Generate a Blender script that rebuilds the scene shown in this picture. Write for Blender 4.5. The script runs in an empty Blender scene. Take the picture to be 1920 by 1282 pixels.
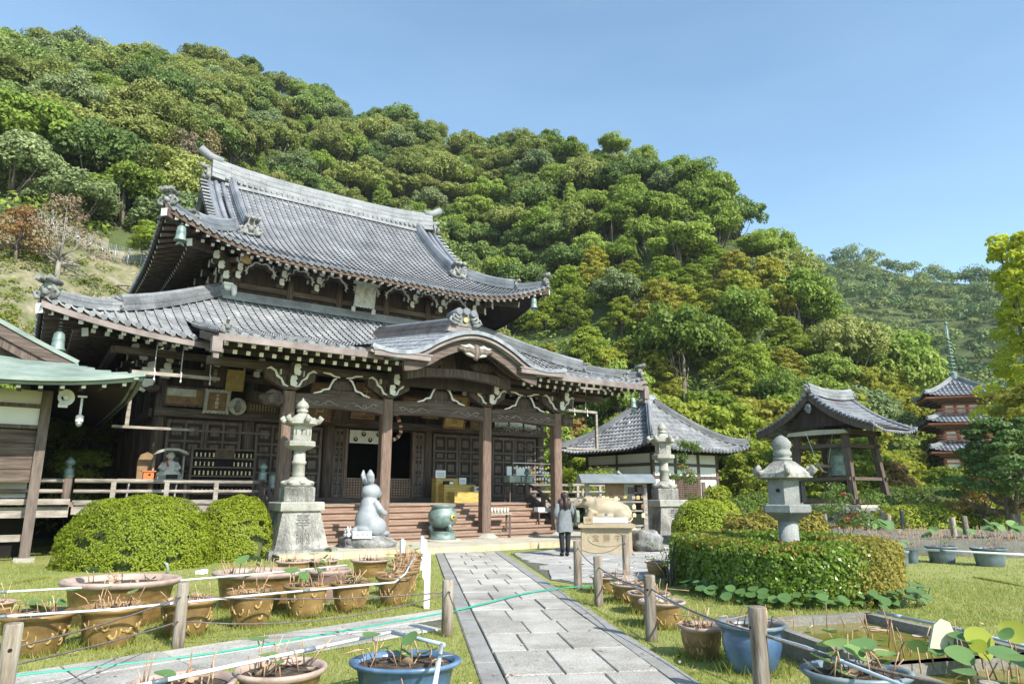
import bpy, math, random
import numpy as np
from mathutils import Vector, Matrix, Euler
R = math.radians
rnd = random.Random(7)
scn = bpy.context.scene
COL = scn.collection

# ------------------------------------------------------------------ camera
cam_d = bpy.data.cameras.new('camera'); cam_d.sensor_width = 36.0; cam_d.lens = 24.0
cam_d.clip_start = 0.05; cam_d.clip_end = 3000
cam = bpy.data.objects.new('camera', cam_d); COL.objects.link(cam)
PITCH = math.atan(284 / 1280.0); EYE = 1.6
cam.location = (0, 0, EYE); cam.rotation_euler = (R(90) + PITCH, 0, 0)
scn.camera = cam
# ------------------------------------------------------------------ sky and sun
SUN_AZ, SUN_EL = R(139), R(40)
SUN = Vector((math.sin(SUN_AZ) * math.cos(SUN_EL), math.cos(SUN_AZ) * math.cos(SUN_EL), math.sin(SUN_EL)))
w = bpy.data.worlds.new('World'); scn.world = w; w.use_nodes = True
wn = w.node_tree.nodes; wl = w.node_tree.links
sky = wn.new('ShaderNodeTexSky'); sky.sky_type = 'NISHITA'; sky.sun_disc = False
sky.sun_elevation = SUN_EL; sky.sun_rotation = SUN_AZ
sky.air_density = 1.0; sky.dust_density = 0.5; sky.ozone_density = 1.0; sky.altitude = 50
bg = wn['Background']; bg.inputs['Strength'].default_value = 0.138
tint = wn.new('ShaderNodeVectorMath'); tint.operation = 'MULTIPLY'; tint.inputs[1].default_value = (.90, 1.0, .94)
wl.new(sky.outputs['Color'], tint.inputs[0]); tc = wn.new('ShaderNodeTexCoord'); wm = wn.new('ShaderNodeMapping'); wm.inputs['Scale'].default_value = (1.2, 1.2, 5.0); wm.inputs['Rotation'].default_value = (0, .25, .4)
cn = wn.new('ShaderNodeTexNoise'); cn.inputs['Scale'].default_value = 1.6; cn.inputs['Detail'].default_value = 7; cn.inputs['Roughness'].default_value = .55
cr_ = wn.new('ShaderNodeMapRange'); cr_.inputs[1].default_value = .46; cr_.inputs[2].default_value = .85; cr_.inputs[4].default_value = .05
cm = wn.new('ShaderNodeMix'); cm.data_type = 'RGBA'; cm.inputs['B'].default_value = (6.0, 6.6, 7.2, 1)
wl.new(tc.outputs['Generated'], wm.inputs[0]); wl.new(wm.outputs[0], cn.inputs[0]); wl.new(cn.outputs['Fac'], cr_.inputs[0]); wl.new(cr_.outputs[0], cm.inputs['Factor'])
wl.new(tint.outputs[0], cm.inputs['A']); wl.new(cm.outputs['Result'], bg.inputs['Color'])
sun_d = bpy.data.lights.new('sun', 'SUN'); sun_d.energy = 3.7; sun_d.angle = R(0.53); sun_d.color = (1.0, 0.94, 0.84)
sun = bpy.data.objects.new('sun', sun_d); COL.objects.link(sun)
sun.rotation_euler = SUN.to_track_quat('Z', 'Y').to_euler(); sun.location = (30, -40, 60)
# ------------------------------------------------------------------ exposure
vs = scn.view_settings
vs.view_transform = 'Standard'; vs.look = 'None'; vs.gamma = 1.0; vs.use_curve_mapping = False
vs.exposure = 1.1
scn.cycles.max_bounces = 6; scn.cycles.diffuse_bounces = 3; scn.cycles.glossy_bounces = 2
scn.cycles.transmission_bounces = 3; scn.cycles.transparent_max_bounces = 6
scn.cycles.caustics_reflective = False; scn.cycles.caustics_refractive = False
scn.cycles.sample_clamp_indirect = 8.0

# ------------------------------------------------------------------ pixel -> place (photo is 1920 x 1282)
def ray(u, v):
    x = (u - 960) / 1280.0; y = (641 - v) / 1280.0
    cp, sp = math.cos(PITCH), math.sin(PITCH)
    return Vector((x, cp - y * sp, sp + y * cp))
def atz(u, v, z=0.0):
    d = ray(u, v); return Vector((0, 0, EYE)) + d * ((z - EYE) / d.z)
def aty(u, v, Y):
    d = ray(u, v); return Vector((0, 0, EYE)) + d * (Y / d.y)
def mpp(Y):            # metres per photo pixel at depth Y near the horizon
    return Y / 1312.0

# ------------------------------------------------------------------ materials
MATS = {}
def lin(c):            # sRGB 0-255 -> linear
    return tuple(((x / 255) / 12.92 if x / 255 <= .04045 else ((x / 255 + .055) / 1.055) ** 2.4) for x in c)
def mat(name, cols, scale=2.0, rough=.75, bump=0.0, bscale=30.0, stretch=(1, 1, 1), coord='pos', island=0.0, objr=0.0,
        metal=0.0, spec=.3, detail=6.0, ramp=(.32, .68), transl=0.0, fine=0.0, fscale=60.0, coat=0.0):
    m = bpy.data.materials.new(name); m.use_nodes = True
    nt = m.node_tree; N = nt.nodes; L = nt.links
    b = N['Principled BSDF']; out = N['Material Output']
    b.inputs['Roughness'].default_value = rough; b.inputs['Metallic'].default_value = metal
    b.inputs['Specular IOR Level'].default_value = spec
    if coat: b.inputs['Coat Weight'].default_value = coat; b.inputs['Coat Roughness'].default_value = .15
    if coord == 'pos':
        g = N.new('ShaderNodeNewGeometry'); src = g.outputs['Position']
    else:
        g = N.new('ShaderNodeTexCoord'); src = g.outputs['Object']
    mp = N.new('ShaderNodeMapping'); mp.inputs['Scale'].default_value = stretch
    L.new(src, mp.inputs['Vector'])
    if objr and coord != 'pos':
        oi0 = N.new('ShaderNodeObjectInfo'); mm0 = N.new('ShaderNodeMath'); mm0.operation = 'MULTIPLY'; mm0.inputs[1].default_value = 37.0
        cx = N.new('ShaderNodeCombineXYZ'); L.new(oi0.outputs['Random'], mm0.inputs[0])
        for k in range(3): L.new(mm0.outputs[0], cx.inputs[k])
        L.new(cx.outputs[0], mp.inputs['Location'])
    nz = N.new('ShaderNodeTexNoise'); nz.inputs['Scale'].default_value = scale; nz.inputs['Detail'].default_value = detail
    nz.inputs['Roughness'].default_value = .62
    L.new(mp.outputs[0], nz.inputs['Vector'])
    fac = nz.outputs['Fac']
    if fine:
        n3 = N.new('ShaderNodeTexNoise'); n3.inputs['Scale'].default_value = fscale; n3.inputs['Detail'].default_value = 3
        L.new(mp.outputs[0], n3.inputs['Vector'])
        mx = N.new('ShaderNodeMix'); mx.data_type = 'FLOAT'; mx.inputs[0].default_value = fine
        L.new(fac, mx.inputs[2]); L.new(n3.outputs['Fac'], mx.inputs[3]); fac = mx.outputs[0]
    cr = N.new('ShaderNodeValToRGB'); el = cr.color_ramp.elements
    n = len(cols)
    for i, c in enumerate(cols):
        p = ramp[0] + (ramp[1] - ramp[0]) * (i / max(1, n - 1))
        e = el[0] if i == 0 else (el[1] if i == 1 else el.new(p))
        e.position = p; e.color = (*c, 1)
    if n == 1: el[1].color = (*cols[0], 1)
    L.new(fac, cr.inputs[0]); colo = cr.outputs[0]
    def jitter(colo, rout, amt):
        mr = N.new('ShaderNodeMapRange'); mr.inputs[3].default_value = 1 - amt; mr.inputs[4].default_value = 1 + amt
        L.new(rout, mr.inputs[0])
        mm = N.new('ShaderNodeVectorMath'); mm.operation = 'SCALE'
        L.new(colo, mm.inputs[0]); L.new(mr.outputs[0], mm.inputs['Scale']); return mm.outputs[0]
    if island:
        gi = N.new('ShaderNodeNewGeometry'); colo = jitter(colo, gi.outputs['Random Per Island'], island)
    if objr:
        oi = N.new('ShaderNodeObjectInfo'); colo = jitter(colo, oi.outputs['Random'], objr)
    L.new(colo, b.inputs['Base Color'])
    if bump:
        n2 = N.new('ShaderNodeTexNoise'); n2.inputs['Scale'].default_value = bscale; n2.inputs['Detail'].default_value = 5
        L.new(mp.outputs[0], n2.inputs['Vector'])
        bp = N.new('ShaderNodeBump'); bp.inputs['Strength'].default_value = bump; bp.inputs['Distance'].default_value = .02
        L.new(n2.outputs['Fac'], bp.inputs['Height']); L.new(bp.outputs[0], b.inputs['Normal'])
    if transl:
        tr = N.new('ShaderNodeBsdfTranslucent'); L.new(colo, tr.inputs['Color'])
        ms = N.new('ShaderNodeMixShader'); ms.inputs[0].default_value = transl
        L.new(b.outputs[0], ms.inputs[1]); L.new(tr.outputs[0], ms.inputs[2]); L.new(ms.outputs[0], out.inputs['Surface'])
    MATS[name] = m
    return m
def leafmat(name, cols, transl=.32, objr=.16, rough=.5, spec=.25, sheen=0):
    """leaf colour: ramp over a per-leaf random mixed with a per-tree random and a patchy noise"""
    m = bpy.data.materials.new(name); m.use_nodes = True
    nt = m.node_tree; N = nt.nodes; L = nt.links
    b = N['Principled BSDF']; out = N['Material Output']
    b.inputs['Roughness'].default_value = rough; b.inputs['Specular IOR Level'].default_value = spec
    g = N.new('ShaderNodeNewGeometry'); oi = N.new('ShaderNodeObjectInfo')
    nz = N.new('ShaderNodeTexNoise'); nz.inputs['Scale'].default_value = .9; nz.inputs['Detail'].default_value = 3
    L.new(g.outputs['Position'], nz.inputs['Vector'])
    m1 = N.new('ShaderNodeMix'); m1.data_type = 'FLOAT'; m1.inputs[0].default_value = .45
    L.new(g.outputs['Random Per Island'], m1.inputs[2]); L.new(nz.outputs['Fac'], m1.inputs[3])
    m2 = N.new('ShaderNodeMix'); m2.data_type = 'FLOAT'; m2.inputs[0].default_value = .38
    L.new(m1.outputs[0], m2.inputs[2]); L.new(oi.outputs['Random'], m2.inputs[3])
    cr = N.new('ShaderNodeValToRGB'); el = cr.color_ramp.elements
    n = len(cols)
    for i, c in enumerate(cols):
        p = .18 + .64 * (i / max(1, n - 1))
        e = el[0] if i == 0 else (el[1] if i == 1 else el.new(p))
        e.position = p; e.color = (*c, 1)
    L.new(m2.outputs[0], cr.inputs[0])
    mr = N.new('ShaderNodeMapRange'); mr.inputs[3].default_value = 1 - objr; mr.inputs[4].default_value = 1 + objr
    mt = N.new('ShaderNodeMath'); mt.operation = 'FRACT'; mu = N.new('ShaderNodeMath'); mu.operation = 'MULTIPLY'; mu.inputs[1].default_value = 7.31
    L.new(oi.outputs['Random'], mu.inputs[0]); L.new(mu.outputs[0], mt.inputs[0]); L.new(mt.outputs[0], mr.inputs[0])
    sc = N.new('ShaderNodeVectorMath'); sc.operation = 'SCALE'; L.new(cr.outputs[0], sc.inputs[0]); L.new(mr.outputs[0], sc.inputs['Scale'])
    L.new(sc.outputs[0], b.inputs['Base Color'])
    tr = N.new('ShaderNodeBsdfTranslucent'); L.new(sc.outputs[0], tr.inputs['Color'])
    ms = N.new('ShaderNodeMixShader'); ms.inputs[0].default_value = transl
    L.new(b.outputs[0], ms.inputs[1]); L.new(tr.outputs[0], ms.inputs[2]); L.new(ms.outputs[0], out.inputs['Surface'])
    MATS[name] = m
    return m

mat('timber', [(.055, .040, .033), (.105, .078, .066), (.165, .130, .112)], 2.2, .8, .35, 26, (7, 7, .6), 'obj', objr=.12)
mat('timber_h', [(.055, .040, .033), (.105, .078, .066), (.165, .130, .112)], 2.2, .8, .35, 26, (.6, 7, 7), 'obj', objr=.12)
mat('timber_door', [(.085, .066, .057), (.145, .115, .10), (.20, .165, .145)], 2.2, .8, .3, 26, (5, 5, .8), 'obj', objr=.15)
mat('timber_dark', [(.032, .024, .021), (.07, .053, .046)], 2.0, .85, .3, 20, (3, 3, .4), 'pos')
mat('timber_red', [(.11, .072, .054), (.17, .115, .09), (.235, .165, .135)], 2.5, .75, .35, 30, (8, 8, 1.0), 'obj', objr=.1)
mat('step_wood', [(.18, .115, .08), (.285, .19, .14), (.40, .295, .235)], 2.5, .75, .35, 30, (.7, 6, 9), 'obj', objr=.14, fine=.25, fscale=14)
mat('rail_wood', [(.17, .145, .125), (.30, .265, .23), (.40, .36, .32)], 2.5, .8, .35, 30, (1, 5, 5), 'obj', objr=.12)
mat('post_wood', [(.10, .075, .055), (.24, .20, .16), (.36, .32, .27)], 5, .85, .6, 20, (2.6, 2.6, .35), 'obj', objr=.25)
mat('whitewash', [(.76, .76, .75), (.86, .86, .85)], 6, .8, .1, 40, (1, 1, 1), 'pos', island=.05)
mat('plaster', [(.70, .71, .70), (.80, .80, .78)], 1.5, .85, .08, 60)
mat('tile_blue', [(.10, .11, .13), (.165, .178, .205), (.235, .248, .275)], .8, .5, .15, 60, island=.16, objr=.25, spec=.5, ramp=(.3, .72))
mat('tile_pale', [(.10, .105, .11), (.19, .198, .212), (.30, .305, .31)], 1.1, .6, .25, 50, island=.20, objr=.25, spec=.4, fine=.35, fscale=16)
mat('ridge_tile', [(.13, .14, .15), (.225, .238, .258), (.33, .34, .36)], 1.4, .6, .3, 30, island=.14, spec=.4, fine=.3, fscale=14)
mat('ornament', [(.08, .085, .085), (.20, .205, .20), (.33, .33, .32)], 5, .75, .5, 30, spec=.35)
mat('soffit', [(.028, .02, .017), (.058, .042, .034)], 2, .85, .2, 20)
mat('eave_board', [(.085, .055, .042), (.15, .10, .078)], 1.5, .7, .25, 30, (1, 1, 6))
mat('copper_brown', [(.13, .098, .09), (.205, .165, .155), (.27, .225, .215)], 1.6, .5, .1, 30, spec=.5, island=.06)
mat('copper_green', [(.14, .185, .165), (.205, .26, .235), (.29, .345, .31)], 1.3, .6, .15, 25, (1, 1, 3), spec=.4)
mat('kara_shingle', [(.13, .145, .165), (.22, .24, .27), (.30, .32, .35)], 3, .5, .1, 40, spec=.5, island=.10)
mat('bronze', [(.10, .15, .14), (.19, .26, .24), (.28, .36, .33)], 4, .5, .15, 40, spec=.5, metal=.25)
mat('gold', [(.75, .52, .12), (.85, .62, .2)], 4, .35, 0, metal=.6)
mat('black', [(.006, .006, .007), (.012, .012, .013)], 2, .6)
mat('void', [(.008, .007, .006), (.014, .012, .01)], 2, .9)  # near-black; shade of inner room and underfloor put into the colour
mat('plaque_brown', [(.15, .09, .045), (.27, .175, .095)], 5, .6, .2, 40)
mat('plaque_dark', [(.05, .03, .02), (.10, .065, .042)], 5, .6, .2, 40)
mat('plaque_pale', [(.33, .33, .30), (.55, .55, .50)], 7, .7, .3, 40)
mat('plaque_gold', [(.38, .27, .09), (.55, .42, .18)], 6, .5, .3, 40)
mat('inscription', [(.55, .45, .25), (.68, .58, .36)], 6, .6)
mat('paper', [(.74, .75, .76), (.82, .83, .84)], 3, .8)
mat('ink', [(.02, .02, .022), (.035, .035, .036)], 3, .8)
mat('cloth_white', [(.68, .68, .67), (.78, .78, .76)], 6, .9, .1, 20)
mat('stone_pale', [(.17, .17, .145), (.33, .325, .285), (.45, .44, .40)], 2.6, .85, .5, 26, fine=.4, fscale=40)
mat('stone_weathered', [(.06, .06, .055), (.19, .185, .17), (.38, .37, .335)], 2.3, .9, .6, 24, (1, 1, .5), fine=.3, fscale=30, ramp=(.34, .62))
mat('stone_grey', [(.14, .148, .142), (.24, .25, .243), (.34, .352, .345)], 2.4, .85, .5, 26, fine=.4, fscale=50)
mat('rock_dark', [(.07, .07, .068), (.20, .20, .19), (.40, .40, .38)], 3.2, .9, 1.0, 7, (1.4, 1.4, .5), fine=.3, fscale=24)
mat('rabbit_stone', [(.20, .225, .25), (.285, .31, .335), (.36, .385, .41)], 1.8, .45, .12, 90, spec=.45, fine=.3, fscale=120)
mat('ox_stone', [(.28, .225, .145), (.37, .31, .215), (.44, .38, .28)], 2.5, .55, .15, 60, spec=.35, fine=.3, fscale=90)
mat('pedestal_stone', [(.30, .235, .145), (.39, .32, .21), (.46, .39, .28)], 2.2, .75, .25, 50, fine=.3, fscale=70)
mat('path_slab', [(.19, .178, .155), (.37, .352, .317), (.51, .49, .455)], 1.6, .9, .35, 60, island=.10, objr=.17, fine=.55, fscale=70, ramp=(.36, .64))
mat('path_border', [(.17, .165, .155), (.27, .265, .25), (.34, .335, .32)], 3, .9, .35, 70, fine=.45, fscale=60)
mat('flagstone', [(.25, .245, .23), (.36, .35, .33), (.47, .46, .43)], 3.2, .85, .4, 30, objr=.10, fine=.3, fscale=40)
mat('grout', [(.075, .078, .05), (.15, .15, .11)], 8, .95, .3, 40)
mat('terrace_stone', [(.34, .31, .25), (.46, .43, .35), (.54, .51, .43)], 1.2, .9, .3, 40, fine=.35, fscale=30)
mat('kerb_stone', [(.40, .33, .20), (.50, .43, .29), (.56, .50, .36)], 2.5, .85, .3, 40, objr=.06)
mat('concrete', [(.11, .105, .09), (.21, .20, .178), (.31, .295, .265)], 2.2, .9, .4, 30, fine=.4, fscale=30)
mat('pot_ochre', [(.11, .065, .026), (.21, .13, .05), (.29, .195, .08)], 4.5, .35, .12, 30, (1, 1, 1), 'obj', objr=.16, spec=.5, ramp=(.3, .7), fine=.15, fscale=14)
mat('pot_relief', [(.30, .20, .075), (.38, .265, .10)], 4.5, .35, .05, 30, (1, 1, 1), 'obj', spec=.5)
mat('pot_brown', [(.15, .085, .03), (.27, .165, .06), (.36, .24, .10)], 4.0, .4, .15, 30, (1, 1, 3), 'obj', objr=.15, spec=.5)
mat('pot_rim', [(.26, .19, .155), (.38, .285, .24), (.46, .36, .31)], 5, .6, .15, 40, (1, 1, 1), 'obj', objr=.1)
mat('pot_red', [(.22, .14, .12), (.31, .21, .185)], 5, .55, .15, 40, (1, 1, 1), 'obj')
mat('pot_blue', [(.035, .075, .15), (.085, .16, .28), (.25, .34, .44)], 2.4, .22, .06, 30, (1, 1, .45), 'obj', objr=.12, spec=.6, ramp=(.3, .8))
mat('pot_slate', [(.07, .095, .12), (.13, .17, .20), (.21, .25, .28)], 2.6, .4, .06, 30, (1, 1, .5), 'obj', objr=.12, spec=.5)
mat('soil', [(.025, .018, .013), (.075, .055, .04), (.15, .11, .08)], 14, .95, .8, 40)
mat('pond_water', [(.10, .085, .012), (.17, .15, .022), (.24, .21, .04)], 1.6, .12, .08, 12, spec=.5, fine=.3, fscale=18)
mat('stalk', [(.24, .125, .07), (.42, .26, .16), (.52, .40, .26)], 8, .8, island=.3)
mat('dry_leaf', [(.30, .18, .11), (.46, .33, .22), (.55, .45, .36)], 6, .8, island=.3, transl=.2)
mat('pvc', [(.60, .64, .67), (.72, .75, .77)], 2, .35, spec=.5)
mat('pvc_blue', [(.30, .38, .47), (.43, .50, .57)], 2, .35, spec=.5)
mat('hose', [(.02, .26, .17), (.04, .36, .25)], 3, .4, spec=.5)
mat('rope', [(.10, .085, .075), (.20, .175, .155)], 30, .9, .4, 60)
mat('white_paint', [(.72, .73, .74), (.82, .83, .84)], 3, .5)
mat('metal_grey', [(.30, .31, .32), (.42, .43, .44)], 4, .4, metal=.6)
mat('orange_paint', [(.55, .13, .035), (.66, .19, .05)], 4, .5)
mat('yellow_wood', [(.36, .23, .05), (.48, .33, .09), (.56, .42, .15)], 3, .5, .1, 30, (1, 1, 5), 'obj')
mat('red_box', [(.34, .06, .045), (.42, .09, .07)], 4, .5)
mat('sage_box', [(.30, .36, .30), (.42, .47, .40)], 4, .6)
mat('candle', [(.74, .71, .62), (.80, .78, .70)], 4, .5, transl=.15)
mat('hive', [(.42, .26, .10), (.58, .40, .19)], 9, .8, .4, 20)
mat('skin', [(.55, .36, .27), (.62, .42, .33)], 6, .6)
mat('hair', [(.022, .013, .010), (.06, .035, .028)], 14, .45, .3, 40, (6, 6, .6), spec=.5)
mat('grey_dress', [(.14, .155, .165), (.21, .225, .24)], 9, .9, .3, 60)
mat('dark_cloth', [(.018, .018, .022), (.035, .035, .04)], 6, .9)
mat('bag_green', [(.16, .18, .14), (.23, .25, .20)], 6, .85)
mat('vermilion', [(.36, .115, .07), (.50, .175, .11), (.58, .25, .17)], 3, .7, .1, 40)
mat('pagoda_dark', [(.10, .055, .045), (.17, .09, .075)], 3, .8)
mat('bark', [(.055, .042, .033), (.14, .115, .095), (.26, .235, .21)], 3, .9, .9, 12, (3, 3, .5))
mat('bark_pale', [(.16, .14, .12), (.30, .27, .24), (.42, .39, .36)], 3, .9, .8, 12, (3, 3, .5))
mat('lawn', [(.13, .18, .038), (.215, .25, .065), (.30, .305, .105), (.40, .37, .18)], .55, .95, .8, 45, fine=.42, fscale=9, ramp=(.3, .72))
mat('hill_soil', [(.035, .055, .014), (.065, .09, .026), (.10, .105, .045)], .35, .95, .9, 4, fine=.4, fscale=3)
mat('bare_slope', [(.07, .10, .03), (.13, .14, .06), (.22, .195, .125), (.31, .27, .20)], .9, .95, .9, 6, fine=.4, fscale=2.5)
mat('clear_sheet', [(.45, .5, .52), (.6, .64, .66)], 3, .2, spec=.6)
mat('stone_dark_ink', [(.14, .14, .13), (.22, .22, .205)], 5, .9)
mat('engraving', [(.20, .13, .07), (.28, .19, .11)], 6, .8)
mat('roof_lead', [(.15, .175, .19), (.235, .26, .275)], 2, .45, spec=.5)
mat('metal_worn', [(.10, .09, .085), (.17, .155, .145)], 5, .6, metal=.3)
leafmat('leaf_evergreen', [(.095, .155, .042), (.170, .250, .062), (.260, .340, .098)], .36)
leafmat('leaf_olive', [(.155, .195, .046), (.255, .295, .070), (.355, .380, .115)], .36)
leafmat('leaf_bright', [(.150, .230, .038), (.250, .340, .056), (.350, .430, .092)], .42)
leafmat('leaf_grey', [(.130, .185, .072), (.220, .285, .115), (.315, .380, .175)], .34)
leafmat('leaf_maple', [(.20, .275, .032), (.30, .35, .042), (.38, .385, .055), (.42, .36, .065)], .48)
leafmat('leaf_maple_green', [(.165, .255, .03), (.27, .345, .042), (.36, .40, .058)], .48)
leafmat('leaf_orange', [(.24, .20, .055), (.34, .235, .075), (.36, .19, .09)], .42)
leafmat('leaf_ginkgo', [(.42, .50, .03), (.54, .60, .05), (.64, .66, .10)], .6)
leafmat('leaf_pine', [(.07, .13, .034), (.125, .205, .055), (.20, .285, .09)], .28)
leafmat('leaf_far', [(.085, .155, .045), (.135, .22, .062), (.20, .275, .085)], .28, .22)
leafmat('leaf_far_dark', [(.045, .095, .03), (.075, .14, .042), (.11, .175, .055)], .2, .1)
leafmat('leaf_far_olive', [(.12, .18, .045), (.185, .25, .06), (.25, .295, .085)], .28, .1)
leafmat('leaf_clipped', [(.19, .255, .018), (.30, .36, .03), (.40, .435, .05)], .36, .05)
leafmat('leaf_clipped_dark', [(.07, .125, .02), (.125, .19, .03), (.18, .25, .045)], .3, .08)
leafmat('leaf_hedge', [(.11, .19, .022), (.21, .315, .036), (.33, .42, .06)], .34, .05, rough=.28, spec=.5)
leafmat('leaf_hedge_brown', [(.20, .18, .035), (.32, .28, .055), (.42, .32, .09)], .34, .05)
leafmat('leaf_hedge_tip', [(.280, .180, .030), (.400, .200, .040), (.360, .300, .060)], .3, .05)
leafmat('leaf_lotus', [(.110, .215, .085), (.175, .300, .100), (.270, .400, .110)], .35, .12, rough=.5)
leafmat('leaf_lotus_yellow', [(.300, .360, .040), (.400, .450, .060)], .45, .1)
leafmat('leaf_lotus_pale', [(.550, .560, .360), (.600, .600, .480)], .3, .05)
leafmat('leaf_ground', [(.075, .160, .045), (.120, .215, .065), (.170, .270, .095)], .25, .1, rough=.3, spec=.5)
leafmat('leaf_scrub', [(.120, .160, .020), (.200, .220, .035), (.310, .280, .070)], .35, .2)
leafmat('leaf_nandina', [(.090, .150, .030), (.150, .220, .050), (.220, .250, .070)], .35, .1)
leafmat('leaf_red', [(.420, .080, .060), (.500, .140, .100)], .35, .1)
leafmat('leaf_twig', [(.160, .120, .085), (.250, .190, .130), (.260, .210, .070)], .2, .15)
leafmat('grass_blade', [(.16, .22, .03), (.30, .33, .075), (.47, .44, .18)], .4, .05, rough=.6)

# ------------------------------------------------------------------ mesh helpers
def link(o, parent=None):
    COL.objects.link(o)
    if parent is not None: o.parent = parent
    return o
def tag(o, label=None, cat=None, group=None, kind=None):
    if label: o['label'] = label
    if cat: o['category'] = cat
    if group: o['group'] = group
    if kind: o['kind'] = kind
    return o
def empty(name, loc=(0, 0, 0), rz=0.0, label=None, cat=None, group=None):
    o = bpy.data.objects.new(name, None); link(o); o.location = loc; o.rotation_euler = (0, 0, rz)
    o.empty_display_size = .2
    return tag(o, label, cat, group)
def mesh_np(name, V, F, mats, mi=None, smooth=False):
    V = np.asarray(V, np.float32).reshape(-1, 3); F = np.asarray(F, np.int32)
    k = F.shape[1]; me = bpy.data.meshes.new(name)
    me.vertices.add(len(V)); me.vertices.foreach_set('co', V.ravel())
    me.loops.add(F.size); me.loops.foreach_set('vertex_index', F.ravel())
    me.polygons.add(len(F)); me.polygons.foreach_set('loop_start', np.arange(0, F.size, k, dtype=np.int32))
    me.polygons.foreach_set('loop_total', np.full(len(F), k, np.int32))
    if mi is not None: me.polygons.foreach_set('material_index', np.asarray(mi, np.int32))
    if smooth: me.polygons.foreach_set('use_smooth', np.ones(len(F), bool))
    me.update(calc_edges=True)
    for m in (mats if isinstance(mats, (list, tuple)) else [mats]): me.materials.append(MATS[m])
    return me
class MB:
    def __init__(s): s.v = []; s.f = []; s.m = []; s.s = []
    def add(s, vs_, fs, mi=0, sm=False):
        b = len(s.v); s.v.extend([tuple(p) for p in vs_])
        for f in fs: s.f.append(tuple(b + i for i in f)); s.m.append(mi); s.s.append(sm)
        return s
    def box(s, c, d, mi=0, rz=0.0, taper=1.0, rx=0.0, ry=0.0):
        hx, hy, hz = d[0] / 2, d[1] / 2, d[2] / 2
        P = [Vector((sx * hx * (taper if sz > 0 else 1), sy * hy * (taper if sz > 0 else 1), sz * hz)) for sz in (-1, 1) for sx, sy in ((-1, -1), (1, -1), (1, 1), (-1, 1))]
        if rz or rx or ry:
            M = Euler((rx, ry, rz)).to_matrix(); P = [M @ p for p in P]
        c = Vector(c)
        return s.add([p + c for p in P], [(3, 2, 1, 0), (4, 5, 6, 7), (0, 1, 5, 4), (1, 2, 6, 5), (2, 3, 7, 6), (3, 0, 4, 7)], mi)
    def beam(s, p0, p1, w_, h_, mi=0, up=(0, 0, 1), endmi=None):
        p0, p1 = Vector(p0), Vector(p1); t = (p1 - p0).normalized(); u = Vector(up)
        if abs(t.dot(u)) > .98: u = Vector((0, 1, 0))
        a = t.cross(u).normalized(); b = a.cross(t).normalized()
        P = [p + a * (x * w_ / 2) + b * (y * h_ / 2) for p in (p0, p1) for x, y in ((-1, -1), (1, -1), (1, 1), (-1, 1))]
        s.add(P, [(0, 4, 5, 1), (1, 5, 6, 2), (2, 6, 7, 3), (3, 7, 4, 0)], mi)
        b0 = len(s.v) - 8
        for k, f in enumerate(((0, 1, 2, 3), (7, 6, 5, 4))):
            s.f.append(tuple(b0 + i for i in f)); s.m.append(mi if endmi is None or (k == 1) else endmi); s.s.append(False)
        return s
    def lathe(s, prof, n=20, mi=0, c=(0, 0, 0), sm=True, sx=1.0, sy=1.0, rot=0.0, caps=True):
        c = Vector(c); V = []; F = []
        for r, z in prof:
            for i in range(n):
                a = rot + 2 * math.pi * i / n; V.append(c + Vector((r * math.cos(a) * sx, r * math.sin(a) * sy, z)))
        m = len(prof)
        for j in range(m - 1):
            for i in range(n):
                k = (i + 1) % n; F.append((j * n + i, j * n + k, (j + 1) * n + k, (j + 1) * n + i))
        s.add(V, F, mi, sm)
        if caps:
            b = len(s.v) - len(V)
            s.f.append(tuple(b + i for i in reversed(range(n)))); s.m.append(mi); s.s.append(False)
            s.f.append(tuple(b + (m - 1) * n + i for i in range(n))); s.m.append(mi); s.s.append(False)
        return s
    def tube(s, pts, r, n=8, mi=0, sm=True, flat=1.0):
        pts = [Vector(p) for p in pts]; V = []; F = []; m = len(pts)
        rs = r if isinstance(r, (list, tuple)) else [r] * m
        prev = None
        for j, p in enumerate(pts):
            t = (pts[min(j + 1, m - 1)] - pts[max(j - 1, 0)])
            t = t.normalized() if t.length > 1e-9 else Vector((0, 0, 1))
            if prev is None:
                u = Vector((0, 0, 1)) if abs(t.z) < .95 else Vector((1, 0, 0))
                a = t.cross(u).normalized()
            else:
                a = (prev - t * prev.dot(t)); a = a.normalized() if a.length > 1e-6 else t.orthogonal().normalized()
            prev = a; b = a.cross(t).normalized()
            for i in range(n):
                q = 2 * math.pi * i / n; V.append(p + a * (math.cos(q) * rs[j]) + b * (math.sin(q) * rs[j] * flat))
        for j in range(m - 1):
            for i in range(n):
                k = (i + 1) % n; F.append((j * n + i, (j + 1) * n + i, (j + 1) * n + k, j * n + k))
        s.add(V, F, mi, sm)
        b0 = len(s.v) - len(V)
        s.f.append(tuple(b0 + i for i in range(n))); s.m.append(mi); s.s.append(False)
        s.f.append(tuple(b0 + (m - 1) * n + i for i in reversed(range(n)))); s.m.append(mi); s.s.append(False)
        return s
    def prism(s, poly, p, ax, ay, az, depth, mi=0, edgemi=None):
        """polygon (x,y) in the plane (ax, ay) at p, extruded along az by depth"""
        p, ax, ay, az = Vector(p), Vector(ax), Vector(ay), Vector(az); n = len(poly)
        A = [p + ax * x + ay * y for x, y in poly]; B = [q + az * depth for q in A]
        s.add(A + B, [tuple(range(n)), tuple(reversed(range(n, 2 * n)))], mi)
        b = len(s.v) - 2 * n
        for i in range(n):
            k = (i + 1) % n; s.f.append((b + k, b + i, b + n + i, b + n + k)); s.m.append(mi if edgemi is None else edgemi); s.s.append(False)
        return s
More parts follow.
